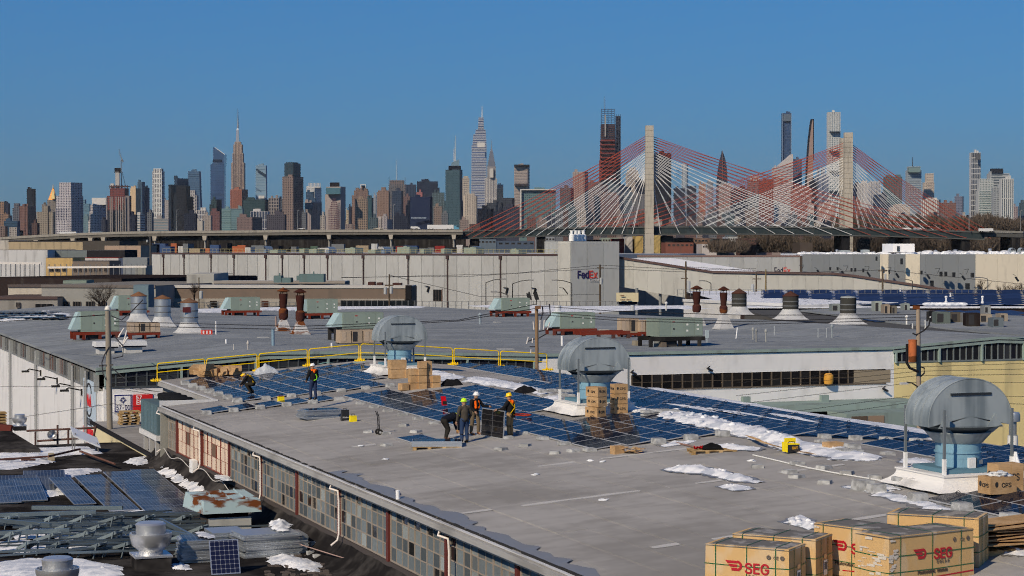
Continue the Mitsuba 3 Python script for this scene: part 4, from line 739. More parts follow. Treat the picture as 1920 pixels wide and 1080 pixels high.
for k,x in enumerate((1072,1079.5,1086,1094)):
 g=G();s=470/FOC;p=W(x,453,466+2*k);r=5.2*s;g.lathe([(r,0),(r,12*s),(r*.55,14*s),(r*.55,20*s),(r*.7,20*s),(r*.7,21*s),(.02,21*s)],p,16);solo('exhaust_stack',f'white bottle-shaped stack, {ordn(k)} from the left on the tall concrete block','exhaust stack',g,'paint',(.78,.78,.76),group='white stacks on the concrete block')
# --- ramp wall, dark opening and the sawtooth building to the right
t=thing('ramp_building','pale concrete ramp wall sloping down to the right with a snowy deck','building')
rp=[(1161,483,458),(1240,495,450),(1335,510,440),(1560,513,430),(1600,517,427),(1720,535,420),(1850,556,412)];ob=[537,551,566,590,590,590,590]
for i in range(len(rp)-1):
 (xa,ya,Ya),(xb,yb_,Yb)=rp[i],rp[i+1];m=max(1,round((xb-xa)/24))
 for k in range(m):
  f0,f1=k/m,(k+1)/m;L=lambda A_,B_,f:A_+(B_-A_)*f;x0,x1=L(xa,xb,f0)+.15,L(xa,xb,f1)-.15;Y0,Y1=L(Ya,Yb,f0),L(Ya,Yb,f1);lo0,lo1=L(ob[i],ob[i+1],f0),L(ob[i],ob[i+1],f1);dd=np.array([.3,3,0])*.2
  P=[W(x0,lo0,Y0),W(x1,lo1,Y1)];T_=[W(x0,L(ya,yb_,f0),Y0),W(x1,L(ya,yb_,f1),Y1)];g=G();g.hexa([P[0],P[1],P[1]+dd,P[0]+dd,T_[0],T_[1],T_[1]+dd,T_[0]+dd]);part(t,'wall_panel',g,'worn_white',A(206,206,200)*random.uniform(.93,1.04))
g=G()
for(xa,ya,Ya),(xb,yb_,Yb)in zip(rp,rp[1:]):g.bar(W(xa,ya,Ya-.3),W(xb,yb_,Yb-.3),.25,.5)
part(t,'coping',g,'paint',A(104,78,72))
g=G();P=[W(1165,484,460),W(1340,510.4,441),W(1440,511,452),W(1262,483.5,472)];g.hexa([p-EZ*.4 for p in P]+[p-EZ*.05 for p in P]);part(t,'snowy_deck',g,'matte',(.88,.88,.88))
g=G()
for x,yt in((1194,540),(1238,549)):g.tube([W(x,yt,452),W(x,590,452)],.35,8)
part(t,'post',g,'worn',A(150,156,160),kind='stuff')
g=G();frontbox(g,1150,1300,540,None,480,4);part(t,'dark_bay',g,'matte',(.012,.016,.035))
t,*_=shed('pale grey wall running behind the ramp',1158,1500,480,476,(196,200,202),14,None,(226,228,232),mat='worn_white',panels=13,coping=(150,120,110))
sg=thing('wall_sign','second delivery lettering half hidden by the ramp edge','sign');
for s,xl,w_,col in(('Fed',1451,17,A(34,24,60)),('Ex',1468,14,A(226,50,36))):
 p=W(xl,514.5,474.5);m=meshkit.text_mesh(s,13*474/FOC,.1,True);v=np.array(m.vertices);v[:,0]*=w_*474/FOC/v[:,0].max();g=G();g.add(p+v[:,:1]*np.array([1,0,0])+v[:,1:2]*EZ-v[:,2:]*np.array([0,1,0]),np.array(m.faces));part(sg,'letters',g,'paint',col,flat=True)
# sawtooth building: sunlit and grazing facets, the difference put mostly into cream and grey colour
t=thing('sawtooth_warehouse','long sawtooth concrete warehouse at right, facets toned cream for sunlit and grey for grazing light','building');fac=[(1505,1522,0),(1522,1545,0),(1545,1556,0),(1556,1574,0),(1574,1600,0),(1600,1623,0),(1623,1650,0),(1650,1666,1),(1666,1677,0),(1677,1698,0),(1698,1725,1),(1725,1735,0),(1735,1768,0),(1768,1798,0),(1798,1829,0),(1829,1870,1),(1870,1908,1),(1908,1950,1)]
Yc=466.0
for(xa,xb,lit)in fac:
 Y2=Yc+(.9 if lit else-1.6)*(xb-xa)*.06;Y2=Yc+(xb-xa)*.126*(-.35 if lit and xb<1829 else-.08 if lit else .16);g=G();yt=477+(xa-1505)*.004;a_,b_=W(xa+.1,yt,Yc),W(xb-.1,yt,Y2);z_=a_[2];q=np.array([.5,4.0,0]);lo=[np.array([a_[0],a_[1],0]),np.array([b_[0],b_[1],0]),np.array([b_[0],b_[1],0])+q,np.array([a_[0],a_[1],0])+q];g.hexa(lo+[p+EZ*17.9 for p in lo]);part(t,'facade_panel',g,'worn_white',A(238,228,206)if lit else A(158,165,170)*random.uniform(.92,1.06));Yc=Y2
g=G();frontbox(g,1506,1960,476.5,480,474,40);part(t,'roof',g,'snow_bsdf')
for k,(x,y,w,h)in enumerate(((1557,504,3,6),(1571,504,3,6),(1597,506,3,7),(1604,506,3,7),(1619,507,3,7),(1691,490,4,11),(1644,485,2.6,8),(1668,510,2,8),(1728,511,4,7),(1765,514,4.4,9),(1774,514,4.4,9),(1789,515,5,9),(1824,516,5,9),(1748,533,6,14),(1815,540,7,18))):
 g=G();frontbox(g,x-w/2,x+w/2,y-h/2,y+h/2,464.8,1);part(t,'window' if k<13 else 'door',g,'gloss',(.02,.022,.026))
for k,x in enumerate((1532,1578,1626,1680,1738,1804,1904)):p=W(x,506+k*2.2,464);g=G();g.bar(p,p+np.array([.7,0,-1.0]),.4);g.bar(p+EZ*.3,p+EZ*.3+np.array([-.6,0,.3]),.1);part(t,'wall_light',g,'matte',(.02,.025,.035))
for k,x in enumerate((1507,1590,1630,1671,1762,1816)):p=W(x,497+k*1.5,464);g=G();g.bar(p,p+np.array([-.5,0,-1.2]),.1);g.bar(p,p+np.array([-1.1,0,-.05]),.1);part(t,'bracket_light',g,'matte',(.05,.055,.06))
g=G();frontbox(g,1674.5,1715,457,473,480,14);k_=solo('stair_house','plain white box house on the sawtooth warehouse roof','building',g,'paint',(.82,.82,.82));g=G();frontbox(g,1682,1687,461.5,471,479.7,.2);part(k_,'door',g,'gloss',(.05,.06,.07))
snow('lumpy snow heaps along the sawtooth warehouse roof edge',[(1506,476),(1920,478),(1920,474.4),(1506,473.6)],lambda x,y:onz(x,y,17.9)if y>460.5 else W(x,y,600),.9,9,clods=60)if False else None
g=G();rs2=np.random.default_rng(4)
for k in range(150):
 x=rs2.uniform(1506,1960);p=W(x,476,476+rs2.uniform(0,18));p[2]=17.95;r=rs2.uniform(.35,1.0);ic=trimesh.creation.icosphere(1,r);g.add(np.array(ic.vertices)*[1.5,1.2,.75 if x>1735 else .5]*(1+.2*rs2.standard_normal((len(ic.vertices),1)))+p,np.array(ic.faces))
solo('snow_bank','lumpy snow bank along the sawtooth warehouse roof','snow',g,'snow_bsdf')
for k,(x,y0,y1,w,c)in enumerate(((1569,466,474,5,0),(1583,467,473,18,1),(1622,466,473,12,1),(1667,467,473,6,0),(1754,467,474,7,0),(1791,466,474,8,0),(1856,464,474,7,0),(1897,463,474,12,2),(1915,463,474,12,2))):
 s=478/FOC;p=W(x,474,490);p[2]=18.0;g=G();r=w*s/2;h=(y1-y0)*s
 if c==0:g.lathe([(r*.7,0),(r*.7,h*.5),(r,h*.55),(r,h*.9),(.02,h)],p,14)
 elif c==1:g.obox(p+EZ*h/2,np.array([r,0,0]),np.array([0,2,0]),EZ*h/2);g.obox(p+EZ*h*1.04,np.array([r*.6,0,0]),np.array([0,1,0]),EZ*h*.04)
 else:g.grid(np.array([[p+np.array([r*math.sin(a_)*.95,y_,h*.1+h*math.cos(a_)*.9])for y_ in(-1.5,1.5)]for a_ in np.linspace(-1.57,1.57,10)]));g.obox(p+EZ*h*.25,np.array([r*.9,0,0]),np.array([0,1.4,0]),EZ*h*.25)
 solo('roof_vent',f'{["small steel mushroom vent", "pale box unit", "pale rounded hood"][c]}, {ordn(k)} from the left along the sawtooth warehouse roof','roof vent',g,'metal' if c==0 else 'paint',(.55,.56,.57)if c==0 else A(170,182,186))
# --- billboard seen from behind, floodlights, white low wall
t=thing('billboard','cream billboard panel on dark posts behind the factory roof','sign');g=G();frontbox(g,1155.5,1197,549,566,300,.5);part(t,'panel',g,'worn',A(240,226,180));g=G();frontbox(g,1158,1195,566.3,570,300.5,.5);frontbox(g,1172,1182,570,585,300.5,.5);part(t,'post',g,'matte',(.03,.03,.035))
words(t,'STATEN',W(1168,553.5,299.7),np.array([1.0,0,0]),EZ,np.array([0,-1.0,0]),.22,A(110,50,40),wmax=.9)if False else None
g=G();rs3=random.Random(3)
for x0,y0,m_ in((1163,553,5),(1163,561,6),(1175,561,5)):
 for k in range(m_):frontbox(g,x0+k*1.6,x0+k*1.6+1.1,y0,y0+2.2,299.6,.05)
part(t,'small_print',g,'matte',A(120,62,48),kind='stuff')
for k,(x,lab)in enumerate(((992,'left'),(1005.5,'right'))):
 t=thing('floodlight',f'{lab} of two black floodlight heads above the factory back edge','lamp');g=G();p=W(x,556,262);s=262/FOC;g.obox(p,np.array([4*s,0,0]),np.array([0,.3,0]),EZ*6*s+np.array([-.12,0,0]));g.obox(p+EZ*7.4*s,np.array([1.6*s,0,0]),np.array([0,.2,0]),EZ*1.6*s);part(t,'head',g,'matte',(.03,.032,.035));g=G();g.bar(p-EZ*4*s+np.array([.02,.1,0]),p-EZ*40*s,.1);part(t,'pole',g,'matte',(.05,.05,.05))
t,*_=shed('low white-walled building with snow behind the slim brown chimneys',1282,1482,563,285,(222,222,222),18,262,(230,232,236),coping=(226,226,226),snowroof=True)
t=thing('solar_building','low flat building at right whose roof is covered with blue panels','building');g=G();frontbox(g,1405,1960,577,None,262,95);part(t,'walls',g,'worn',A(90,74,70));g=G();frontbox(g,1660,1960,577.5,585,261.7,.25);part(t,'brown_fascia',g,'worn',A(70,56,54));g=G();frontbox(g,1400,1960,576.6,577.9,261.4,95);part(t,'snowy_edge',g,'snow_bsdf')
zr_=W(1500,576.4,262)[2]+.12
for r in range(9):
 for k in range(12):
  x=1436+45*k;Yr=267+9.4*r;p=W(x,560,Yr);p[2]=zr_;wd=44.4*270/FOC;g=G();g.hexa([p+[0,0,.05],p+[wd,0,.22],p+[wd,6.6,.28],p+[0,6.6,.11],p+[0,0,.1],p+[wd,0,.27],p+[wd,6.6,.33],p+[0,6.6,.16]]);part(t,'panel_row',g,'matte',np.array((.024,.048,.125))*random.uniform(.8,1.25))
for k in range(9):p=W(1740+8*k,575,266);p[2]=zr_+.2;g=G();ic=trimesh.creation.icosphere(1,.5);g.add(np.array(ic.vertices)*[1.6,.8,.5]+p,np.array(ic.faces));part(t,'snow_clump',g,'snow_bsdf')
shed('low roof between the grey factory roof and the brown fascia at right',1560,1990,629.4,170,(120,118,114),64,None,(104,106,108))
for r in range(3):
 for k in range(9):
  x0=1640+33*k;Yr=196+10.5*r;p=W(x0,600,Yr);p[2]=12.45;w_=31*205/FOC;g=G();g.hexa([p,p+[w_,0,.12],p+[w_,9,.16],p+[0,9,.04],p+EZ*.05,p+[w_,0,.17],p+[w_,9,.21],p+[0,9,.09]]);solo('solar_panel',f'navy panel row piece, {ordn(k)} from the left, {ordn(r)} row, below the brown fascia at right','solar panel',g,'matte',(.03,.065,.16),group='panel field below the brown fascia')
for k,(x0,x1,y0,y1,c)in enumerate(((1745,1754,585,604,(44,46,50)),(1756,1782,586,607,(112,126,122)),(1783,1806,587,605,(104,98,90)),(1806,1815,588,606,(150,152,152)),(1815,1838,588,612,(52,44,44)),(1838,1860,590,606,(178,164,146)),(1862,1882,597,614,(116,130,140)),(1876,1890,589,605,(176,162,144)),(1846,1858,574,589,(168,172,172)),(1658,1669,572,590,(176,158,136)),(1672,1682,575,590,(130,124,114)),(1695,1706,570,585,(160,172,168)),(1560,1580,571,585,(150,160,158)),(1640,1654,566,586,(176,186,178)))):
 v,u,z,s=at((x0+x1)/2,min(y1,612)if y1>600 else 606);g=G();Yk=28750/(y1+6-460);frontbox(g,x0,x1,y0,y1,Yk,2.0);frontbox(g,x0+1,x1-1,y0-1.2,y0-.05,Yk+.3,1.2);k_=solo('condenser_unit',f'{["black", "green-grey", "brown-grey", "pale ribbed", "dark open", "tan", "blue-grey", "light tan", "pale tall", "tan narrow", "taupe", "pale green", "grey", "mint"][k]} condenser unit in the plant cluster at the right edge','air conditioner',g,'worn',A(*c));g=G();frontbox(g,x0+1.5,(x0+x1)/2,y0+2,y1-3,Yk-.05,.04);part(k_,'grille',g,'matte',(.04,.04,.045));g=G();frontbox(g,x0,x0+1,y1,y1+6,Yk,.3);frontbox(g,x1-1,x1,y1,y1+6,Yk,.3);part(k_,'stand',g,'matte',(.05,.05,.05),kind='stuff')
for k,(x,y0,y1,w,Y)in enumerate(((1588,548,556,3,330),(1688,541,552,3,335),(1782,549,558,3,300),(1774,555,568,4.4,268),(1842,555,569,4.4,268),(1701,597,608,4,225),(1908,612,624,3,225))):
 g=G();s=Y/FOC;p=W(x,y1,Y);r=w*s/2;h=(y1-y0)*s;g.lathe([(r*1.25,0),(r*1.25,h*.25),(r*.8,h*.3),(r*.8,h*.75),(r*1.2,h*.8),(r*1.2,h),(.02,h*1.02)],p,12);solo('vent_pipe',f'white waisted vent pipe, {ordn(k)} of those on the blue panel roofs at right','vent pipe',g,'paint',(.78,.78,.78))
# --- fences, lamps and poles before the pale walls
def chain(label,x0,x1,y,h,Y,Yb=None,step=12):
 t=thing('wire_fence',label,'fence');Y2=Y if Yb is None else Yb;n_=int((x1-x0)/step);g=G()
 for k in range(n_+1):f_=k/n_;p=W(x0+(x1-x0)*f_,y+h,Y+(Y2-Y)*f_);s=Y/FOC;g.bar(p,p+EZ*h*s,.07)
 p,q=W(x0,y,Y),W(x1,y,Y2);g.bar(p,q,.06);g.bar(p-EZ*h*Y/FOC*.5,q-EZ*h*Y2/FOC*.5,.03);part(t,'post',g,'paint',A(128,132,134),kind='stuff');return t
chain('thin wire fence in front of the long pale warehouse',780,1160,565,14,300);chain('thin wire fence in front of the ramp wall at right',1270,1840,543,14,330,320);chain('thin wire fence before the concrete building at left',0,150,571,12,262);chain('thin wire fence along the brick building',285,640,567,11,262)
def lamp(label,x,yt,yb,Y,arm,ay=4,col=(90,88,86)):
 t=thing('street_lamp',label,'lamp post');g=G();r=.11;g.tube([W(x,yb,Y)-EZ*3,W(x,yt,Y)],[r,r*.7],6);part(t,'pole',g,'matte',A(*col));g=G();g.tube([W(x,yt,Y),W(x+arm*.5,yt-ay*.75,Y),W(x+arm,yt-ay,Y)],.07,5);part(t,'arm',g,'matte',A(*col));g=G();g.obox(W(x+arm*1.08,yt-ay+.3,Y),np.array([.5,0,0]),np.array([0,.15,0]),EZ*.1);part(t,'head',g,'paint',A(140,140,140))
lamp('street lamp with its arm to the right before the long pale warehouse, left one',911,530,576,360,30,7,(60,60,62));lamp('street lamp with its arm to the right before the long pale warehouse, right one',961,532,576,360,32,7,(60,60,62));lamp('street lamp with its arm to the left before the tall concrete block',1072,531,576,360,-30,6,(60,60,62));lamp('small lamp at the left part of the long pale warehouse',408,522,530,400,22,9);lamp('lamp behind the slim brown chimneys',1333,531,556,380,-16,5);lamp('lamp on the ramp wall right of centre',1711,527,535,400,-18,4);lamp('lamp at the far right before the cream sawtooth wall',1852,523,556,380,-17,3,(130,132,134));lamp('lamp above the left elevated road pier',280,444,480,700,-14,4,(110,110,112));lamp('leaning bracket lamp in front of the pale warehouse bottom',952,553,566,330,-24,6)
def farpole(label,x,yt,yb,Y,w=4,col=(110,96,80),boxes=(),arms=()):
 t=thing('utility_pole',label,'utility pole');g=G();r=w*Y/FOC/2;g.tube([W(x,yb,Y)-EZ*2,W(x,yt,Y)],[r,r*.8],7);part(t,'pole',g,'worn',A(*col))
 for(bx,by,bw,bh)in boxes:g=G();s=Y/FOC;g.lathe([(.02,-.02),(bw*s/2,0),(bw*s/2,bh*s),(.02,bh*s+.05)],W(bx,by+bh/2,Y-.5),10);part(t,'transformer',g,'paint',A(190,194,196))
 for(x0,x1,y)in arms:g=G();g.bar(W(x0,y,Y),W(x1,y,Y),.16);part(t,'crossarm',g,'matte',A(*col))
farpole('utility pole with a pale can beside the delivery lettering',1125,496,575,345,4.4,boxes=((1127,527,6,12),),arms=((1119,1132,502),));farpole('utility pole with two pale cans before the brick building',730,514,578,255,3.4,boxes=((722.5,545,6,13),(733.5,544,6,13)),arms=((722,738,535),));farpole('utility pole with a pale can in front of the ramp wall, left',1286,490,560,350,4,boxes=((1291,537,7,20),),arms=((1277,1290,522),));farpole('utility pole at the ramp wall centre with a pale can',1418,510,556,350,3.4,boxes=((1411,540,6,14),),arms=((1411,1427,523),));farpole('plain yellowish pole at the ramp wall',1436,505,553,340,3.4,(150,128,84));farpole('utility pole before the sawtooth warehouse',1655,504,556,340,4,boxes=((1660,519,4,10),),arms=((1646,1663,508),(1648,1662,529)))
farpole('tall pole at the left by the pale warehouse corner',282,444,500,440,4,(100,98,96),boxes=((276,452,4,4),));farpole('pole with a pale can left of the brick building top',373,520,575,250,2.6,boxes=((377,553,7,14),));farpole('slanting short pole before the pale warehouse',829,541,575,330,2.2,(130,90,70))
wire('upper wire before the long pale warehouse and lettering',[(640,521,350),(960,513,348),(1125,497,345),(1286,506,349),(1418,504,350)],.035);wire('lower wire before the long pale warehouse',[(640,520,351),(880,518,350),(1125,503,346),(1286,510,351)],.035);wire('wire from the brick building pole to the lettering pole',[(730,516,255),(900,556,300),(1125,552,344)],.03);wire('wire along the sawtooth warehouse',[(1286,500,350),(1480,512,345),(1655,506,340),(1930,534,335)],.035)
# --- brick building in the middle left
t,a,b,z1,d,n=shed('long brown brick building with a pale coping behind the rusty chimneys',285,771,537,264,(140,122,108),7,262,(206,206,204),coping=(210,206,200));Lb=np.linalg.norm((b-a)[:2]);fb=lambda x:a+d*Lb*((x-285)/486)
g=G();p,q=fb(286)-n*.25,fb(759)-n*.25;zc=W(500,560,263)[2];g.hexa([np.array([*p[:2],0]),np.array([*q[:2],0]),np.array([*(q+n*.2)[:2],0]),np.array([*(p+n*.2)[:2],0]),np.array([*p[:2],zc]),np.array([*q[:2],zc]),np.array([*(q+n*.2)[:2],zc]),np.array([*(p+n*.2)[:2],zc])]);part(t,'base_course',g,'worn',A(186,178,166))
g=G();p,q=fb(641)-n*.6,fb(779)-n*.6;za,zb=W(700,580,261)[2],W(700,563.5,261)[2];g.hexa([np.array([*p[:2],za]),np.array([*q[:2],za]),np.array([*(q+n*.3)[:2],za]),np.array([*(p+n*.3)[:2],za]),np.array([*p[:2],zb]),np.array([*q[:2],zb]),np.array([*(q+n*.3)[:2],zb]),np.array([*(p+n*.3)[:2],zb])]);w_=part(t,'glazed_front',g,'gloss',(.012,.016,.02))
for x in np.arange(641,780,11.4):g=G();p=fb(x)-n*.66;g.bar(np.array([*p[:2],za]),np.array([*p[:2],zb]),.08);part(w_,'mullion',g,'paint',A(130,134,136))
for x in(348,395,492,525,558,610):g=G();p,q=fb(x)-n*.3,fb(x+13)-n*.3;za,zb=W(700,576,262)[2],W(700,564.5,262)[2];g.hexa([np.array([*p[:2],za]),np.array([*q[:2],za]),np.array([*(q+n*.04)[:2],za]),np.array([*(p+n*.04)[:2],za]),np.array([*p[:2],zb]),np.array([*q[:2],zb]),np.array([*(q+n*.04)[:2],zb]),np.array([*(p+n*.04)[:2],zb])]);part(t,'window',g,'gloss',A(96,62,50)if x==492 else(.03,.025,.022))
g=G();p=fb(771)+n*.0;frontbox(g,760,771,535,562,261.4,1.5);part(t,'dark_end',g,'matte',(.02,.02,.022))
shed('pale concrete roof house above the brown brick building',350,401,515,276,(186,186,180),14,None,(196,196,190));shed('low grey strip with pipes on the brick building roof',401,647,529,272,(150,146,140),8,None,(206,206,204),coping=(170,160,150))
for k,(x0,x1,y0,y1)in enumerate(((513,527,517,527),(528,545,521,527),(561,607,514,526),(690,702,529,533),(706,716,530,534),(736,752,531,535))):
 g=G();frontbox(g,x0,x1,y0,y1+3,266,3);frontbox(g,(x0+x1)/2+3,(x0+x1)/2+5,y0-5,y0,266.5,.4)if k in(0,2)else None;frontbox(g,x0-5,x0-.1,y0+3,y1,266.2,2)if k==2 else None;solo('rooftop_unit',f'{["small teal unit", "long teal duct unit", "large teal unit with a stack", "low dark-red unit", "low rusty unit", "low brown unit"][k]} on the brick building roof','air conditioner',g,'worn',A(108,136,138)if k<3 else A(92,60,56))
shed('added dark block standing in for the shade under the viaduct',222,872,446.5,1190,(50,48,48),20,None,(60,60,60))  # plain dark block added to fill the shaded band behind the piers
# --- left belt
t,*_=shed('grey rendered building with dark windows behind the left factory roof edge',78,292,536,262,(166,166,162),30,258,(150,146,140),[(115.5,130,565,578),(138.5,152.5,565,578),(163,178,564.5,578),(186,200,564.5,578),(214,222,564,577)],coping=(120,110,104));shed('lower grey wing at the extreme left with one long dark window',-20,108,558.5,258,(168,164,158),22,None,(110,96,92),[(67,99,570,582),(31,38,567,576)],coping=(96,72,66));shed('cream sheet-metal penthouse on the lower left wing',15,108,536,272,(220,210,192),10,None,(90,80,76),coping=(100,86,80))
shed('blue-grey cabinet block left of the silver stacks',250,278,536,252,(124,152,166),4,None,(120,146,160));shed('green-grey roof hatch house at the left middle distance',118,162,527,330,(150,168,156),6,None,(130,148,138))
shed('wide dark brown shed roof crossing the left middle distance',-30,228,521,360,(62,52,52),40,345,(58,50,50));shed('tan low wall with a yellow industrial front',86,136,484,480,(236,196,120),14,None,(120,112,104),[(92,100,504,509),(104,112,504,509),(117,125,503,509)]);shed('taupe building with small square windows right of the yellow front',136,205,490,476,(146,132,120),14,None,(84,84,92),[(138+9.6*k,143+9.6*k,503,509)for k in range(7)])
shed('grey metal-clad hall under the left viaduct',88,166,470,620,(132,144,146),40,None,(120,122,124));shed('long white wall at the extreme left',-30,89,469,610,(228,228,228),40,None,(150,150,150));shed('sandy long hall at the far left',16,156,452.5,800,(206,184,146),40,None,(84,74,62),coping=(84,74,66));shed('dark taupe hall right of the sandy one',155,224,452,790,(98,92,86),40,None,(84,78,74));shed('pinkish beige hall below the dark taupe one',196,264,461,680,(204,174,148),30,None,(150,140,130));shed('dark louvered hall in the left middle distance',163,234,469.5,600,(56,54,58),20,None,(110,110,112));shed('white sign wall with red edge in the left middle distance',146,222,484,520,(222,216,212),6,None,(170,60,50));shed('grey cluttered yard hall left of the pale warehouse',222,276,484,540,(150,158,164),20,None,(160,164,168));shed('grey metal box house by the left end of the pale warehouse',254,273,499,430,(164,166,158),8,None,(150,150,146));shed('pale end wall at the far left edge',-30,17,451,820,(214,208,198),30,None,(180,176,170))
t=thing('pipe_rack','pale pipe bridge on thin legs crossing the left middle distance','pipe bridge');g=G();g.bar(W(-20,493,430),W(78,494,430),.6,.5);g.bar(W(90,501.5,420),W(275,500,418),.5,.4);part(t,'pipe',g,'paint',(.7,.66,.62))
g=G()
for x in list(range(2,80,9))+list(range(92,275,11)):g.bar(W(x,495,425),W(x,518,425),.16)
part(t,'leg',g,'paint',A(120,124,130),kind='stuff')
# vehicles, containers and yard clutter under the viaduct
cl=random.Random(21);names_={0:('red',(170,50,46)),1:('white',(224,224,222)),2:('grey',(134,140,144)),3:('orange',(206,110,64)),4:('blue',(70,100,150)),5:('dark',(52,52,56)),6:('tan',(190,168,136)),7:('green',(96,120,104))}
xs=250;k=0
while xs<880:
 w=cl.uniform(9,26);c=cl.choice([0,1,1,2,2,3,4,5,5,6,7]);yt=cl.uniform(456,466);g=G();Y=900+cl.uniform(-120,160);frontbox(g,xs,xs+w,yt,None,Y,cl.uniform(6,20));k_=solo('yard_container',f'{names_[c][0]} container or shed, {ordn(k)} from the left in the shade under the viaduct','container',g,'worn',A(*names_[c][1]));xs+=w*cl.uniform(.9,1.3);k+=1
for k,(x,w,yt)in enumerate(((687,28,446),(719,30,446),(790,34,449),(830,34,449))):
 g=G();s=1500/FOC;p=W(x,470,1500);r=w*s/2;h=(470-yt)*s;g.lathe([(r*.8,0),(r,h*.35),(r*.82,h*.72),(r*.45,h*.93),(.05,h)],p,20,sharp=60);solo('digester_egg',f'big silver egg-shaped tank, {ordn(k)} from the left beyond the viaduct','tank',g,'metal',(.62,.62,.6))
low=[(886,930,449,1200,(110,130,150)),(930,1002,452,1300,(86,104,128)),(1004,1040,444,1500,(150,156,164)),(1128,1160,446,1250,(160,178,170)),(1150,1170,448,1150,(150,40,50)),(1172,1186,444,1180,(210,206,204)),(1190,1206,443,1180,(222,190,110)),(1226,1238,441,1200,(226,196,116)),(1240,1262,442,1210,(96,92,92)),(1248,1300,455,1000,(150,92,76)),(1262,1300,446,1240,(140,140,134)),(1300,1340,447,1260,(150,120,104)),(1316,1344,458,1020,(214,206,202)),(1338,1366,448,1240,(120,138,138)),(1364,1390,444,1280,(190,196,200)),(1390,1418,447,1250,(110,86,84)),(1100,1128,450,1240,(60,64,70)),(1500,1524,455,1100,(96,84,76)),(1640,1668,450,1500,(150,110,96))]
ln=['blue-grey','slate blue','pale grey windowed','mint','crimson','white','yellow left','yellow right','charcoal','brick with small windows','concrete','brown','low white','teal','pale striped','dark red','dark grey','umber','rose']
for k,(x0,x1,yt,Y,c)in enumerate(low):shed(f'{ln[k]} building low under the cable bridge',x0,x1,yt,Y,c,30,None,tuple(int(q*.8)for q in c),[(x0+(x1-x0)*(.08+.16*j),x0+(x1-x0)*(.17+.16*j),yt+3,yt+6)for j in range(6)]if x1-x0>24 else())
# bare trees
def bare(label,base,h,seed,spread=.55,name='bare_tree',depth=5,r0=.22,col=(.05,.037,.03),n0=3):
 rs=random.Random(seed);tw,tr=G(),G();bud=[]
 def grow(p,dr_,L,r,lv):
  q=p+dr_*L;m=(p+q)/2+np.array([rs.uniform(-1,1),rs.uniform(-1,1),0])*L*.06;(tr if lv<2 else tw).tube([p,m,q],[r,r*.85,r*.7],5 if lv<2 else 3,cap=False)
  if lv>=depth:return
  for _ in range(3 if lv else n0+2):
   nd=dr_+np.array([rs.uniform(-1,1),rs.uniform(-1,1),rs.uniform(-.25,.6)])*spread;nd/=np.linalg.norm(nd);grow(p+(q-p)*rs.uniform(.55,1),nd,L*rs.uniform(.62,.85),r*.58,lv+1)
 grow(np.asarray(base,float),np.array([0,0,1.0]),h*.22,r0,0)
 t=thing(name,label,'tree');part(t,'trunk',tr,'matte',col);part(t,'crown',tw,'matte',np.asarray(col)*1.15,kind='stuff');return t
bare('wide bare shrub-like tree in front of the grey rendered building',W(192,584,250)-EZ*1.2,8.2,3,1.0,depth=5,r0=.12,n0=6)
for k,(x,y,Y,h)in enumerate(((1838,558,400,9),(1880,560,400,8),(1905,560,398,9),(1925,560,398,9),(364,552,260,5))):bare(f'small bare tree, {ordn(k)} from the left of those against the cream sawtooth wall' if k<4 else 'thin bare sapling above the brick building',W(x,y,Y)-EZ*1.5,h,20+k,.5,depth=4,r0=.14)
def wood(label,x0,x1,y0,y1,Y,n,seed,cols=((.085,.066,.052),(.125,.10,.08),(.06,.052,.045))):
 rs=np.random.default_rng(seed);g=G();vs,fs,cs_=[],[],[]
 for k in range(n):
  x=rs.uniform(x0,x1);yy=Y+rs.uniform(0,90);top=y0+(y1-y0)*(.55*meshkit.noise(np.array([x*.05,seed,0]))+.4*meshkit.noise(np.array([x*.19,seed,4.0])));s=yy/FOC;X=(x-960)*s;zt,zb=W(960,top,yy)[2],W(960,y1+4,yy)[2];zz=zb+(zt-zb)*rs.random()**.8
  k_=Y/760;L=rs.uniform(1.0,3.4)*k_;dv=np.array([rs.normal()*.6,rs.normal()*.4,abs(rs.normal())+.4]);dv/=np.linalg.norm(dv);w=rs.uniform(.07,.26)*k_;p=np.array([X,yy,zz]);sd=np.array([w,0,0]);i=len(vs)*4
  vs.append(np.array([p-sd,p+sd,p+sd*.3+dv*L,p-sd*.3+dv*L]));cs_+=[cols[rs.integers(3)]]*4
 v=np.vstack(vs);g.add(v,np.arange(len(v)).reshape(-1,4));struct('bare_wood',g,'matte',np.array(cs_),kind='stuff',label=label)
wood('brown leafless wood below the bridge deck, between the pylons',1385,1640,442,470,1260,16000,1);wood('brown leafless wood below the bridge deck at right',1600,1940,441,471,1260,22000,2);wood('leafless wood behind the right half of the bridge deck',1565,1940,405,432,1500,20000,3);wood('low scrub below the bridge near the near pylon',1330,1400,456,470,800,2500,4)
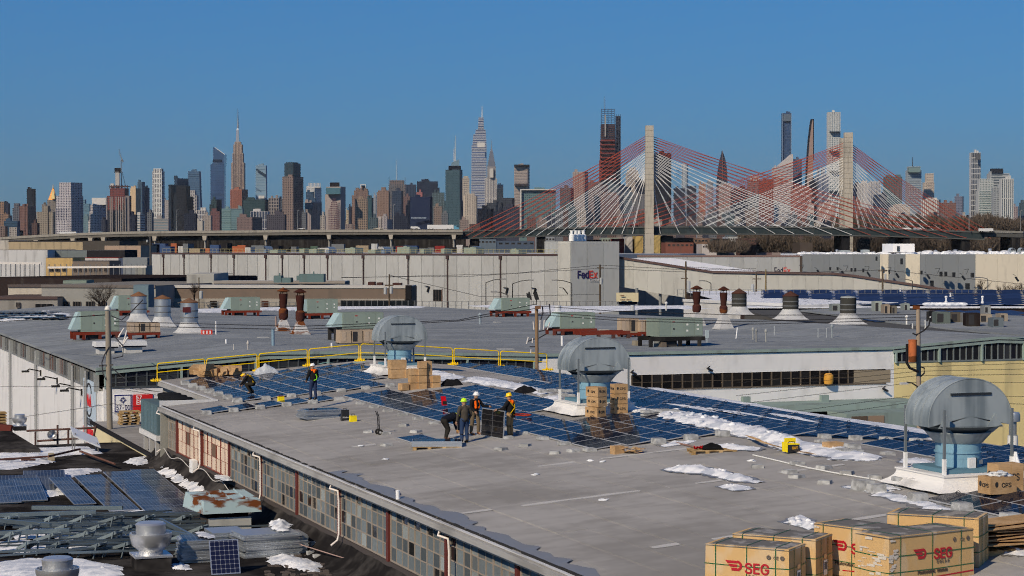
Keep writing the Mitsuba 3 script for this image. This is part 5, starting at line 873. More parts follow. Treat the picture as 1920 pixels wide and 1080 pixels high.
# ================================================================ the far skyline, each tower a thing at its own distance
def tower(name,label,Y,wall,boxes,win=None,wcol=(30,36,50),roof=True,wmat='gloss',mat='matte',wvar=.35):
 """boxes: (x0, x1, ytop[, split[, x0 top, x1 top[, ybase]]]) in the photograph's pixels at depth Y; win: (style, pitch x, pitch y, part of width, part of height)"""
 t=thing(name,label,'building');s=Y/FOC;wins,wc=G(),[]
 X=lambda x:(x-960)*s
 zof=lambda y:W(960,y,Y)[2]
 top=0;walls=G();rg=random.Random(len(label)*31+int(boxes[0][0]))
 for bi,b in enumerate(boxes):
  x0,x1,yt=b[:3];sp=b[3]if len(b)>3 else None
  t0,t1=(b[4],b[5])if len(b)>5 else(x0,x1);zb=zof(b[6])if len(b)>6 else 0.0;z=zof(yt)
  off=-.25*bi
  if sp is None:
   d=max(18.0,.8*(x1-x0)*s);lo=[(X(x0),Y+off),(X(x1),Y+off),(X(x1),Y+d),(X(x0),Y+d)];hi=[(X(t0),Y+off),(X(t1),Y+off),(X(t1),Y+d),(X(t0),Y+d)];faces=((0,1),)
  else:
   d0,d1=.3*(sp-x0)*s,1.9*(x1-sp)*s;ts=t0+(sp-x0)/(x1-x0)*(t1-t0)
   lo=[(X(x0),Y+d0+off),(X(sp),Y+off),(X(x1),Y+d1+off),(X(x0)+X(x1)-X(sp),Y+d0+d1)];hi=[(X(t0),Y+d0+off),(X(ts),Y+off),(X(t1),Y+d1+off),(X(t0)+X(t1)-X(ts),Y+d0+d1)];faces=((0,1),(1,2))
  P=[np.array([*q,zb])for q in lo]+[np.array([*q,z])for q in hi];walls.hexa(P)
  if roof and bi==0 and yt<420:
   for _ in range(2):
    cx=lerp3(P[4],P[5],rg.uniform(.2,.8))+np.array([0,9,0]);w=(x1-x0)*s*rg.uniform(.06,.14);walls.obox(cx+EZ*2,np.array([w,0,0]),np.array([0,5,0]),EZ*rg.uniform(2,5))
  if win:
   st,px,py,fw,fh=win
   for i,j in faces:
    a,c,a2,c2=P[i],P[j],P[4+i],P[4+j]
    wpx=(c[0]-a[0])/s*(1 if sp is None else(1.05 if i==0 else 1.6));hpx=(z-max(zb,zof(445)))/s
    nx,ny=max(1,round(wpx/px)),max(1,round(hpx/py))
    if st=='v':ny=max(1,ny//12)
    if st=='h':nx=1
    nrm=np.cross(c-a,EZ);nrm/=np.linalg.norm(nrm);o=nrm*.5
    v0=max(0,(zof(445)-zb)/(z-zb))if zb<zof(445)else 0
    for kx in range(nx):
     for ky in range(ny):
      fx0,fx1=(kx+.5-fw/2)/nx,(kx+.5+fw/2)/nx;fy0,fy1=v0+(1-v0)*(ky+.5-fh/2)/ny,v0+(1-v0)*(ky+.5+fh/2)/ny
      if st=='v':fx0+=.0;fy0,fy1=v0+(1-v0)*(ky+.01)/ny,v0+(1-v0)*(ky+.97)/ny
      q=[lerp3(lerp3(a,c,fx),lerp3(a2,c2,fx),fy)+o for fx,fy in((fx0,fy0),(fx1,fy0),(fx1,fy1),(fx0,fy1))]
      wins.quad(*q);wc+=[A(*wcol)*rg.uniform(1-wvar,1+wvar)]*4
 part(t,'walls',walls,mat,A(*wall))
 if wins.n:part(t,'windows',wins,wmat,np.array(wc),kind='stuff')
 return t
def deco(t,name,Y,wall,boxes,mat='matte'):
 """plain extra pieces of a tower: (x0, x1, ytop, ybottom[, x0 top, x1 top])"""
 s=Y/FOC;g=G()
 for b in boxes:
  x0,x1,yt,yb=b[:4];t0,t1=(b[4],b[5])if len(b)>5 else(x0,x1);X=lambda x:(x-960)*s
  z0,z1,d=W(960,yb,Y)[2],W(960,yt,Y)[2],max(3.0,(x1-x0)*s*.6);o=-.9;h=(t1-t0)/max(x1-x0,.01)
  g.hexa([(X(x0),Y+o,z0),(X(x1),Y+o,z0),(X(x1),Y+d,z0),(X(x0),Y+d,z0),(X(t0),Y+o+d*.5*(1-h),z1),(X(t1),Y+o+d*.5*(1-h),z1),(X(t1),Y+d-d*.5*(1-h),z1),(X(t0),Y+d-d*.5*(1-h),z1)])
 return part(t,name,g,mat,A(*wall))
def mast(t,Y,x,y0,y1,r0,r1,col=(210,215,220),name='spire',mat='matte'):
 g=G();g.tube([W(x,y0,Y+4),W(x,y1,Y+4)],[r0,r1],6);return part(t,name,g,mat,A(*col))
DK,TEAL,NAVY=(46,50,60),(86,128,135),(34,42,64)
GR=('g',4.0,3.2,.55,.55)
tower('apartment_block','tan stepped block at the extreme left edge of the skyline',5600,(172,135,108),[(-4,16,401),(-4,8,378)],GR,(80,66,64))
tower('apartment_block','navy block just right of the leftmost tan stepped block',5800,(52,58,80),[(8,16.5,381),(16,20,404)])
tower('office_block','low blue glass block near the left edge behind the viaduct',4300,(58,92,122),[(8,33,414)],('h',9,3,1,.4),(40,66,92))
tower('office_block','squat dark box standing just above the left end of the viaduct',3600,(52,52,56),[(24,41,432,34)])
tower('apartment_block','slim grey stepped tower left of the paired brick towers',5700,(120,122,132),[(24,36,390),(26.5,35.5,381)],GR,(64,70,86))
tower('apartment_block','reddish brown brick tower in front of the black slab at left',5000,(140,104,96),[(36,63,386,52),(42,50,383,47)],('g',3,3,.4,.5),(70,48,50))
tower('skyscraper','plain black slab tower left of the gold pyramid',5900,(40,42,50),[(50,66,354,62)],('g',3,4,.6,.6),(24,28,40))
tower('apartment_block','wide beige block with shallow setbacks below the gold pyramid',4700,(166,154,138),[(66,104,397,100),(80,93,386,90)],('g',3.2,4,.42,.6),(92,84,78))
t=tower('skyscraper','pale stone tower ending in a shining gold pyramid',6300,(150,140,130),[(79,86,383),(89,105,375),(86,106,392)],('g',2.6,3,.4,.5),(82,78,80))
deco(t,'gold_roof',6300,(226,150,40),[(91,106,352,375,98.4,100.6)],'metal');deco(t,'gold_panel',6290,(255,226,130),[(96.5,103.5,357,373,99,101)],'paint');mast(t,6300,99.6,353,346,2,.6,(220,200,150))
tower('apartment_tower','tallest white gridded tower of stacked shifted blocks at left',4600,(214,208,214),[(103,145,413,126),(103,147,391,130),(104,149,367,130),(110,149,342,134)],('g',3.4,3.1,.55,.58),(58,58,84))
tower('apartment_tower','shorter white gridded tower with a blank white top',4700,(216,212,214),[(164,198,414,190),(167,199,396,190),(169,199,384,187)],('g',3.4,3.1,.55,.58),(58,58,84))
deco('apartment_tower_001','blank_top',4705,(232,230,228),[(173,199,371,384)])
tower('skyscraper','pale blue glass tower between the two white gridded towers',6500,(104,148,170),[(149,163,384),(151,160,374),(160,168,382)],('h',9,4,1,.35),(84,124,150))
tower('office_block','low pale teal block between the white gridded towers',5200,(120,152,162),[(145,166,405)],('g',4,4,.6,.5),(92,124,140))
t=tower('construction_tower','red-brown tower under construction with a concrete core on top',4500,(140,76,72),[(199,244,367,236),(205,240,353,234)],('g',3.2,3.4,.5,.55),(70,50,56))
deco(t,'glazed_base',4490,(52,56,74),[(200,236,394,448)],'gloss');deco(t,'pier',4480,(176,166,160),[(x,x+1.5,369,448)for x in(200,206.5,210,217.5,222,226,230,234.5)]);deco(t,'side_wall',4485,(150,142,142),[(236.5,243,367,448)])
deco(t,'core',4520,(196,192,188),[(217,224.5,322,353)]);deco(t,'core_form',4520,(40,38,44),[(215.5,226,315,324)]);deco(t,'white_corner',4530,(214,208,204),[(208,214,344,370)])
deco(t,'formwork',4515,(112,84,80),[(x,x+.8,347,354)for x in range(206,241,3)]+[(205,241,349,350)])
cr=thing('tower_crane','thin pale tower crane on the red-brown construction tower','crane');g=G();g.tube([W(228,353,4540),W(227,300,4540)],1.1,4);part(cr,'mast',g,'matte',A(150,150,155))
g=G();g.tube([W(229.5,300,4540),W(226,293,4540),W(223,279,4540)],[1.4,1.1,.5],4);g.tube([W(231,304,4540),W(228,298,4540)],1.6,4);part(cr,'jib',g,'matte',A(150,152,160));g=G();g.tube([W(229,322,4540),W(236,352,4540)],.6,4);part(cr,'tie',g,'matte',A(150,90,84))
tower('apartment_tower','sandy slab right of the red-brown construction tower',4900,(222,192,152),[(244,262,353,255)],None)
tower('skyscraper','blue glass tower with a shorter neighbour, left of the white ribbed tower',5400,(78,108,134),[(258,271,341,267)],('v',2.6,3,.4,1),(46,72,100))
tower('skyscraper','shorter blue-grey tower leaning against the taller blue glass tower',5420,(74,94,122),[(270,280,352,277)],('g',3,4,.6,.4),(48,64,90))
tower('office_block','small white block with ribbon windows below the blue glass tower',4200,(210,206,200),[(252,270,402,263)],('h',9,5,.9,.4),(88,110,124))
tower('apartment_tower','slender white ribbed tower, the brightest left of the pointed spire',4800,(228,228,226),[(285,308,321,304),(287,306,316,303)],('g',3.6,9,.42,.8),(66,74,88))
tower('apartment_block','pale grey block half hidden behind the white ribbed tower',5600,(180,174,174),[(304,317,375)],('g',3,4,.4,.4),(120,116,120))
tower('office_block','low grey block with pale blue ribbon windows under the white ribbed tower',4000,(168,160,158),[(283,316,410)],('h',9,5,.95,.4),(120,146,158))
tower('apartment_tower','broad dark glass tower, left part of the dark cluster',4400,(46,52,62),[(316,345,366,340),(316,331,346,322)],('g',4,4,.7,.6),(34,46,60))
tower('apartment_tower','dark glass tower with a slanted crown behind the dark cluster',4900,(52,74,98),[(327,349,334,333)],('g',5,5,.7,.6),(42,62,90))
tower('apartment_tower','near-black tower on the right side of the dark cluster',4300,(48,48,54),[(330,360,368,350),(330,355,348,349)],('g',4,3,.6,.5),(30,34,44))
tower('skyscraper','tapering blue glass tower with a flat top between dark cluster and tall blue tower',6200,(80,116,150),[(353,379,321,None,353,374)],('h',9,4,1,.4),(58,92,130))
tower('apartment_block','thin white-topped block in front of the tapering blue tower',5000,(196,192,190),[(359,372,366,369),(357,366,357)],('g',4,6,.4,.5),(90,92,108))
tower('office_block','white lattice block low beside the tapering blue tower',4600,(214,212,212),[(369,387,394)],('g',3,9,.55,.8),(60,70,100))
tower('office_block','low beige block with a plain front below the tall blue tower',3900,(198,190,180),[(365,380,414)]);tower('apartment_block','low speckled beige block right of the plain beige one',3950,(176,164,156),[(380,396,404)],('g',3,3,.4,.4),(110,100,100))
t=tower('skyscraper','tall deep blue glass tower with a slanted top and a jutting deck',6500,(56,92,140),[(395,421,308)],('h',9,2.4,.97,.4),(40,72,120),mat='gloss')
s_=6520/FOC;g=G();pol=[(402,310),(402,276),(422,289),(422,310)];g.prism([(((x-960)*s_),W(960,y,6520)[2])for x,y in pol],(0,6560,0),(1,0,0),EZ,(0,-60,0));part(t,'slanted_crown',g,'gloss',A(52,86,132))
deco(t,'deck',6440,(34,50,76),[(399,416,299,304,400,415)]);g=G();g.tube([W(403,276.5,6450),W(422,290,6450)],1.2,4);part(t,'bright_edge',g,'matte',(.8,.8,.8))
tower('office_block','dark teal block standing before the deep blue tower',4500,(62,86,92),[(396,414,374,406),(393,399,383)],('g',4,4,.6,.5),(44,62,72))
tower('apartment_block','plum brown brick block below the deep blue tower',4100,(124,88,90),[(394,417,396,412)],('g',3,3,.4,.4),(76,54,62))
t=tower('skyscraper','stepped limestone tower with the tallest needle spire at left',6400,(196,172,152),[(434,458,305),(436.5,456,287),(438,454.5,271),(440.5,452,266)],('v',2.9,3,.42,1),(104,88,88))
deco(t,'mooring_mast',6402,(190,196,204),[(442.3,449.7,264,267),(443,449,244,264,443.6,448.2),(443.8,448.2,240,244,445,447)],'metal');mast(t,6402,446,240,222,3.2,1.6,(150,158,170));mast(t,6402,446,222,203,1.6,.4,(120,130,146),'antenna')
tower('apartment_block','orange-brown brick block at the foot of the needle-spired tower',5000,(176,112,92),[(431,463,355,454)],('v',4,3,.4,1),(110,66,60))
tower('office_block','long pale teal glass block with ribbon windows, left half',3900,(128,160,164),[(416,433,391)],('h',9,4,1,.4),(94,132,142));tower('office_block','long pale teal glass block with ribbon windows, right half',3890,(120,152,158),[(433.6,455,391)],('h',9,4,1,.4),(90,126,138))
tower('office_block','wide dark green glass block right of the needle-spired tower',4500,(58,84,90),[(454,504,374,497)],('g',3,3,.6,.6),(44,66,74))
tower('apartment_block','low speckled brown block before the dark green one',3700,(140,118,116),[(443,488,407,473)],('g',3,3,.45,.5),(86,74,82));tower('office_block','low navy block with white lattice front',3800,(206,204,206),[(470,502,396)],('g',5,16,.75,.92),(58,68,92))
t=tower('skyscraper','pale grey-blue glass tower standing alone, with a dark diagonal notch',6600,(132,168,194),[(479,500,310,None,480,499)],('h',9,5,.9,.3),(112,150,180))
deco(t,'notch',6590,(50,74,96),[(480.5+3*k,484+3*k,316.5+2*k,320+2*k)for k in range(6)]);deco(t,'low_roof',6580,(226,224,220),[(485,496,367,372)])
tower('apartment_tower','dark block with a pale window grid left of the two-tone brown tower',4400,(164,154,150),[(504,523,371)],('g',5,6,.6,.7),(54,50,58));tower('apartment_tower','narrow navy block touching the two-tone brown tower',4450,(52,58,76),[(521,530,373),(524,533,391)],GR,(100,118,136))
t=tower('apartment_tower','tall two-tone brown tower with a dark glass top',4200,(150,130,122),[(529,566,331,550)],('g',3.4,3.2,.42,.6),(66,58,66));tower('apartment_tower','dark glass box rising out of the two-tone brown tower',4216,(62,76,86),[(533,562,306,551),(536,558,304,550)],('g',5,5,.7,.7),(46,70,84),roof=False)
t=tower('skyscraper','pale tower with a ribbed white crown',6200,(204,206,206),[(574,601,352,590)],('g',2.6,3,.4,.6),(130,136,146));deco(t,'ribbed_crown',6210,(214,214,212),[(579+2.6*k,580.4+2.6*k,343,352)for k in range(9)]+[(579,601,350,352)])
tower('office_block','small navy glass block before the ribbed-crown tower',5000,(62,92,120),[(574,588,360),(586,592,371)],('g',4,5,.7,.6),(48,74,104))
t=tower('apartment_tower','grey and plum two-tone tower with a teal top band, shorter of the pair',4300,(172,158,156),[(571,601,379,586)],('v',4,4,.35,.4),(132,122,126));deco(t,'teal_band',4285,(76,128,146),[(571.5,585.6,380,392)])
t=tower('apartment_tower','grey and plum two-tone tower with a teal top band, taller of the pair',4250,(176,164,162),[(609,647,364,639),(611,647,350,639)],None);deco(t,'teal_band',4235,(80,132,150),[(611.4,638.5,352,364)]);deco(t,'roof_box',4260,(42,40,46),[(619,636,342,350)])
s_=4238/FOC;g=G()
for r in range(20):
 for c in range(9):
  if abs(c-4)<=1+min(r,6)*.55:
   x,y=616+2.35*c,372+3.5*r;g.quad(W(x,y+2.2,4238),W(x+1.7,y+2.2,4238),W(x+1.7,y,4238),W(x,y,4238))
part(t,'windows',g,'gloss',A(96,50,60),kind='stuff')
tower('office_block','thin dark blue block left of the taller teal-banded tower',4500,(68,92,108),[(604,611,402)],GR,(50,70,88));tower('apartment_block','tiny beige block between the teal-banded tower and the brown deco tower',5400,(206,188,156),[(649,653.5,394),(647,650,412)],GR,(150,130,110))
tower('office_block','thin navy block left of the brown deco tower',5000,(46,54,76),[(653.5,660,387,658)])
t=tower('apartment_tower','brown stepped deco tower with a white crown',4800,(158,130,118),[(660,693,366),(664,690,357),(667,673,352),(674,689,354),(676,686,348)],('g',2.6,3.4,.38,.6),(98,78,76));deco(t,'white_crown',4790,(226,226,226),[(676,677.4,346,352),(685,686.4,346,352),(676,686.4,345.4,347)])
tower('apartment_tower','tan gridded lower block in front of the brown deco tower',4300,(168,146,126),[(666,689,373)],('g',4,4.4,.6,.6),(86,78,80))
tower('office_block','dark teal block right of the brown deco tower',4500,(62,96,108),[(688,700,371,697)],('g',3,3,.6,.5),(48,78,92));tower('office_block','thin pale sliver between the teal block and the brown twin-shouldered tower',5200,(172,176,184),[(700.5,705,366)],('v',2,4,.4,1),(120,128,142))
tower('apartment_tower','brown twin-shouldered tower with a small square top',4700,(160,132,118),[(706,731,360,729),(709,729,357),(715,723,351)],('g',3,3.2,.35,.5),(104,82,76))
tower('apartment_block','small white block with a tiny turret before the brown twin-shouldered tower',4000,(196,186,182),[(710,736,411,714),(716,726,405),(719,724,401)],('g',3,3,.4,.5),(96,92,116))
t=tower('skyscraper','brown and glass tower with corner pins and a tall thin antenna',6000,(134,116,112),[(729,760,346),(731,757,338)],('g',4,5,.6,.6),(86,92,100));mast(t,6000,744,338,300,1.3,.5,(200,206,214),'antenna')
for x in(729.5,759.5):mast(t,6000,x,346,331,.8,.4,(90,100,112),'corner_pin')
tower('office_block','dark blue gridded block below the pinned tower',4300,(66,78,100),[(735,756,358,753)],('g',4,4,.7,.7),(40,54,80));tower('apartment_tower','plum brown block left of the big plain navy slab',4350,(130,106,106),[(756,769,368)],('g',3,3,.4,.5),(84,68,78))
tower('office_block','navy block with a pale roof house behind the plum brown block',5400,(60,72,96),[(760,780,346)],('v',3,3,.5,1),(42,52,76))
t=tower('office_block','big plain navy slab with a thin pale sign strip',4000,(36,50,84),[(768.5,811,369,806)]);deco(t,'sign_strip',3990,(150,166,186),[(771+2.4*k,772.8+2.4*k,407,410)for k in range(12)])
tower('office_block','near-black wide block behind the big plain navy slab',5600,(44,52,74),[(782,820,340),(798,805,338),(820,824,352)],('g',5,5,.7,.6),(34,42,64));tower('apartment_block','small reddish roof block left of the near-black wide block',5000,(176,110,110),[(781,792,360)])
tower('office_block','dark teal dotted block between navy slab and bluish spired tower',4700,(78,96,104),[(810,833,361)],('g',3,3,.5,.5),(110,134,144));tower('apartment_block','small brown block before the dark teal dotted block',4200,(150,130,118),[(813,829,387)],('g',4,4,.4,.5),(90,84,92))
t=tower('skyscraper','blue-green rounded tower with a white needle and slanted glass crown',4600,(74,104,116),[(833,868,376,863),(835,867,318,862)],('g',2.6,3,.55,.55),(52,80,98));deco(t,'dark_cap',4606,(36,42,54),[(841,864,311,319)])
g=G();s_=4640/FOC;g.prism([((x-960)*s_,W(960,y,4640)[2])for x,y in((846,312),(847,305),(861,299),(861,312))],(0,4650,0),(1,0,0),EZ,(0,-14,0));part(t,'slanted_crown',g,'gloss',A(120,152,168));mast(t,4650,853.7,306,254,1.8,.7,(206,216,224));mast(t,4650,851.3,306,279,1.1,.9,(206,216,224),'antenna')
tower('apartment_tower','narrow tan tower between the two spired glass towers',5900,(206,194,176),[(867,880,334),(869,878,330)],('g',3,4,.4,.6),(140,130,126));tower('apartment_block','broad pale beige block below the narrow tan tower',4400,(206,192,176),[(868,895,367,893),(872,890,363)],('v',2.8,3,.35,1),(160,148,140))
t=tower('skyscraper','tallest tapering glass tower with white floor lines and a bright spire',6200,(202,206,212),[(882,912.5,272,None,884.5,912),(886,912,252,None,887.5,911,272),(891,911.5,243,None,892,910.5,255),(896,907.5,220,None,897.5,906.5,245)],('h',9,3.1,.985,.62),(84,100,142))
deco(t,'bright_floor',6150,(232,228,220),[(895,909,267,276)]);mast(t,6204,904,221,199,1.9,.7,(235,238,240))
t=tower('skyscraper','white deco tower with a stepped silver crown and needle',6100,(214,208,202),[(909,932,335),(912,930,333)],('v',2.9,3,.4,1),(118,116,124));deco(t,'crown_shaft',6100,(150,148,152),[(913.5,929.5,312,335)])
for k,(x0,x1,y0,y1,a,b)in enumerate(((914,929,303,312,915,928),(915.5,927.5,294,303,917,926),(917,926,285,294,918.5,924.5),(918.7,924.3,279,285,920.3,922.7))):deco(t,'crown_tier',6102,(140,142,148),[(x0,x1,y0,y1,a,b)],'metal')
deco(t,'arch_panel',6090,(216,212,206),[(918,925,316,333)]);mast(t,6104,921.4,280,262,1.5,.4,(150,152,160))
tower('office_block','grey-teal slab peeking right of the silver-crowned tower',6300,(136,150,158),[(932,943.5,346,941)],None);tower('office_block','dark block below the grey-teal slab',5200,(62,72,84),[(931.5,943,354)],GR,(46,56,70))
tower('office_block','long dark block low behind the left bridge cables',4800,(70,76,88),[(912,946,380,940),(938,965,371,960)],GR,(50,56,70));tower('office_block','near-black stepped block left of the bridge anchor cables',3900,(32,38,54),[(895,926,391,920),(904,914,385)],None)
t=tower('skyscraper','broad grey slab with a black top rim and a dark band at mid height',6000,(176,164,158),[(964,993,310,989)],('h',9,2.8,.96,.4),(124,116,118));deco(t,'black_rim',5990,(40,42,48),[(964,993,308.6,312)]);deco(t,'dark_band',5985,(70,64,70),[(964.5,989.5,344,348)])
t=tower('office_block','wide green glass slab with a white end wall behind the cables',5000,(108,140,144),[(975,1042,356)],('g',4,4,.7,.6),(72,108,116));deco(t,'white_end',4990,(216,214,208),[(975,977.5,355,440),(975,1042,354.5,356.5)])
tower('apartment_tower','dark teal slab behind the left cable fan',4700,(84,106,114),[(1050,1076,352,1070)],GR,(60,80,92));tower('apartment_tower','grey slab with brown side behind the left cable fan',4900,(176,160,152),[(1074,1103,322,1096)],('v',3.2,3,.4,1),(140,124,122))
tower('apartment_tower','brown gridded slab beside the dark construction skyscraper',5000,(138,118,116),[(1103,1127,341)],('g',2.8,3,.5,.5),(92,80,88))
t=tower('construction_tower','dark skyscraper under construction with open steel floors on top',5900,(94,66,68),[(1123,1160,300,None,1125,1157),(1126,1154,233,None,1127,1153,300)],('g',3,3,.6,.5),(54,42,52));
deco(t,'hoist_tower',5930,(60,66,84),[(1154,1163.5,218,430)]);s5=5900/FOC;g=G()
for z in range(205,236,4):g.bar(W(1128,z,5900),W(1152,z,5900),1.5);g.bar(W(1128,z,5940),W(1152,z,5940),1.5)
for x in(1128,1134,1140,1146,1152):g.bar(W(x,204,5900),W(x,236,5900),1.4);g.bar(W(x,204,5940),W(x,236,5940),1.4)
for z in range(218,300,5):g.bar(W(1153,z,5895),W(1164,z,5895),1.2)
for x in(1156,1160,1163.5):g.bar(W(x,214,5895),W(x,400,5895),1.2)
for z in range(236,262,4):g.bar(W(1126,z,5890),W(1153,z,5890),1.3)
part(t,'steel_frame',g,'matte',A(60,70,92));deco(t,'red_netting',5890,(150,66,58),[(1125,1153,262,300,1126,1153),(1124,1155,300,340)]);deco(t,'core_wall',5888,(170,166,164),[(1133.5,1136,215,256)])
for z in range(264,340,4):deco(t,'floor_edge',5880,(96,52,54),[(1125,1154,z,z+1.2)])if z%8==0 else None
mast(t,5905,1134,206,181,.9,.6,(140,146,156),'crane_mast')
tower('apartment_tower','broad brick tower with an orange-tinted roof under the construction skyscraper',4300,(150,116,110),[(1127,1161,366),(1132,1156,361)],('g',3.4,3.4,.5,.5),(92,74,80));tower('office_block','dark grey glass block right of the construction skyscraper',5200,(84,98,108),[(1140,1170,345,1160)],GR,(58,72,84))
tower('skyscraper','beige tower with a pointed stone crown left of the near bridge pylon',5800,(200,184,166),[(1174,1198,326),(1176,1196,319),(1180,1192,314)],('g',3,4,.45,.6),(130,116,110));tower('office_block','navy block left of the beige crowned tower',5000,(46,54,78),[(1160,1184,350,1178)],GR,(36,44,66));tower('office_block','near-black block right of the beige crowned tower',5100,(42,48,66),[(1192,1212,338)],GR,(34,40,58));tower('office_block','grey gridded block with white floors left of the near pylon',4300,(120,130,140),[(1170,1186,360)],('h',9,4,.9,.5),(84,96,112));tower('apartment_block','taupe low block touching the near pylon on its left',4200,(132,128,130),[(1186,1211,364)],('v',3,4,.5,1),(94,94,102))
tower('skyscraper','plain black tower right of the near pylon',4700,(40,38,46),[(1226,1259,287,1255)],('g',3,4,.5,.5),(28,28,38));tower('skyscraper','slim pale grey tower standing free right of the black tower',6300,(176,186,194),[(1278,1290,309,1287)],('v',3,3,.4,1),(124,140,156))
tower('apartment_tower','dark twin blocks left of the slim pale grey tower base',4900,(66,66,80),[(1264,1284,353),(1289,1305,349)],GR,(48,48,62));tower('apartment_tower','orange-tan tower left of the dark pointed tower',5200,(190,140,116),[(1311,1323,345)],('g',3,3.4,.4,.5),(120,84,78));tower('office_block','slim grey tower beside the orange-tan tower',5600,(150,156,168),[(1326,1337,340)],('v',3,3,.5,1),(110,118,134))
t=thing('skyscraper','dark tower with a sharp curved point between the bridge pylons','building');g=G();Yp=5900;prof=[(1342,1365,440),(1343,1364.5,345),(1346,1363,316),(1349,1360.5,300),(1352,1357,289),(1353.2,1354,282.5)]
for(a0,b0,y0),(a1,b1,y1)in zip(prof,prof[1:]):
 q=[W(a0,y0,Yp),W(b0,y0,Yp),W(b0-3,y0,Yp+24),W(a0+3,y0,Yp+24),W(a1,y1,Yp),W(b1,y1,Yp),W(max(a1,b1-3),y1,Yp+14),W(min(b1,a1+3),y1,Yp+14)];g.hexa(q)
part(t,'shaft',g,'gloss',A(58,52,68));g=G();g.tube([W((a+b)/2+.5,y,Yp-3)for a,b,y in prof[1:]],1.0,4);part(t,'edge',g,'matte',A(150,120,116))
tower('apartment_tower','pale stepped tower at the foot of the dark pointed tower',4800,(178,166,160),[(1349,1373,348),(1352,1366,343)],('g',3,3.4,.5,.5),(110,102,106));tower('office_block','broad dark block right of the pale stepped tower',4700,(62,62,76),[(1372,1402,354),(1378,1394,350)],GR,(46,46,60))
t=tower('apartment_tower','grey tower crowned by four pale stacks between the pylons',5400,(136,138,140),[(1403,1424,338)],('h',9,4,.95,.4),(90,96,104));deco(t,'stack',5398,(214,196,184),[(1406.5+4.6*k,1409.6+4.6*k,329,339)for k in range(4)])
tower('apartment_tower','rust brown block right of the four-stacked tower',5100,(150,92,84),[(1424,1436,339),(1434,1450,336)],GR,(96,62,64))
t=tower('skyscraper','white tower with a sharply slanted roof left of the far pylon',5500,(206,200,198),[(1448,1458,314),(1457,1486,312)],('h',9,3.4,.95,.42),(138,132,140));g=G();s_=5498/FOC;g.prism([((x-960)*s_,W(960,y,5498)[2])for x,y in((1457,312.5),(1484,289),(1486.3,289),(1486.3,312.5))],(0,5540,0),(1,0,0),EZ,(0,-42,0));part(t,'slanted_roof',g,'matte',A(212,204,202))
t=tower('skyscraper','very tall deep blue slab rising behind the slant-roofed tower',6700,(62,92,134),[(1466,1483,212)],('g',4,6,.8,.7),(46,74,118));deco(t,'grey_top',6690,(104,122,142),[(1468,1482,214,227)]);deco(t,'pale_corner',6690,(130,156,186),[(1466,1467,212,440),(1482.2,1483.2,212,440)])
tower('skyscraper','blue gridded block right of the slant-roofed tower',5600,(96,108,138),[(1486,1503,298)],('g',4,5,.6,.5),(52,64,98))
t=thing('skyscraper','very slender tan tower feathering to a dark-edged tip','building');g,g2=G(),G();prof=[(1510.5,1524.5,440),(1511,1524.5,345),(1513,1524.6,300),(1516,1524.8,262),(1519,1525,236),(1521,1525,224)];Yp=6600
for(a0,b0,y0),(a1,b1,y1)in zip(prof,prof[1:]):
 g.hexa([W(a0,y0,Yp),W(b0,y0,Yp),W(b0,y0,Yp+22),W(a0,y0,Yp+22),W(a1,y1,Yp),W(b1,y1,Yp),W(b1,y1,Yp+22),W(a1,y1,Yp+22)]);g2.tube([W(a0-.2,y0,Yp-3),W(a1-.2,y1,Yp-3)],2.6,4)
g2.tube([W(1521,224,Yp-3),W(1525.4,223,Yp-3),W(1525.2,300,Yp-3)],1.5,4);part(t,'shaft',g,'matte',A(178,150,140));part(t,'dark_edge',g2,'matte',A(36,40,54))
t=tower('skyscraper','very tall white tower of square window grids left of the far pylon',6500,(222,224,222),[(1552,1575,210)],('g',3.5,3.7,.6,.62),(98,122,134));deco(t,'open_floor',6480,(92,104,116),[(1556,1575,y,y+1.6)for y in(246,283,320,358)])
tower('skyscraper','grey-blue ribbed tower below the white gridded one',5300,(146,152,170),[(1530,1553,330),(1533,1536,313),(1541,1546,313)],('v',5,3,.45,1),(92,100,126));tower('apartment_block','long reddish stone block with a pitched roof below the slender tan tower',4600,(184,126,116),[(1486,1521,353),(1492,1516,348)],('g',4,6,.4,.5),(120,78,80));tower('office_block','dark block right of the long reddish stone block',4700,(54,50,62),[(1519,1531,339)],GR,(40,38,50))
tower('apartment_block','small white block low in the gap left of the far pylon',3900,(212,196,190),[(1516,1526,383),(1518,1524,381)]);tower('apartment_block','pink-white stepped block left of the far pylon foot',4000,(206,178,170),[(1536,1566,384),(1538,1548,381)],('g',3,3.4,.4,.5),(140,110,110))
tower('office_block','navy slab just right of the far pylon',5200,(44,48,72),[(1598,1613,346)]);t=tower('skyscraper','white ribbed slab right of the far pylon',4900,(214,206,200),[(1612,1651,343),(1632,1650,340)],('v',2.8,3,.4,1),(168,164,166));tower('apartment_block','brick red block at the foot of the white ribbed slab',4000,(168,110,98),[(1598,1612,374),(1616,1652,391)],GR,(104,68,68));tower('office_block','dark block right of the white ribbed slab',4700,(62,66,84),[(1640,1662,365)],GR,(44,48,64))
tower('skyscraper','teal glass block dotted with windows right of the far pylon',5000,(98,126,132),[(1660,1691,331)],('g',3.2,3.6,.6,.5),(62,88,98));tower('apartment_block','beige chamfered block low among the right cables',4300,(206,184,168),[(1671,1706,388),(1677,1698,383)],('g',4,4,.35,.4),(150,130,124))
t=tower('skyscraper','pale tower with a teal top and dark antenna right of the far pylon',5300,(176,188,196),[(1701,1727,319),(1703,1725,312)],('h',9,3.4,.96,.5),(104,124,144));deco(t,'teal_top',5280,(128,158,160),[(1703.5,1725,314,323)]);mast(t,5290,1711,312,295,1.2,.9,(70,84,100),'antenna')
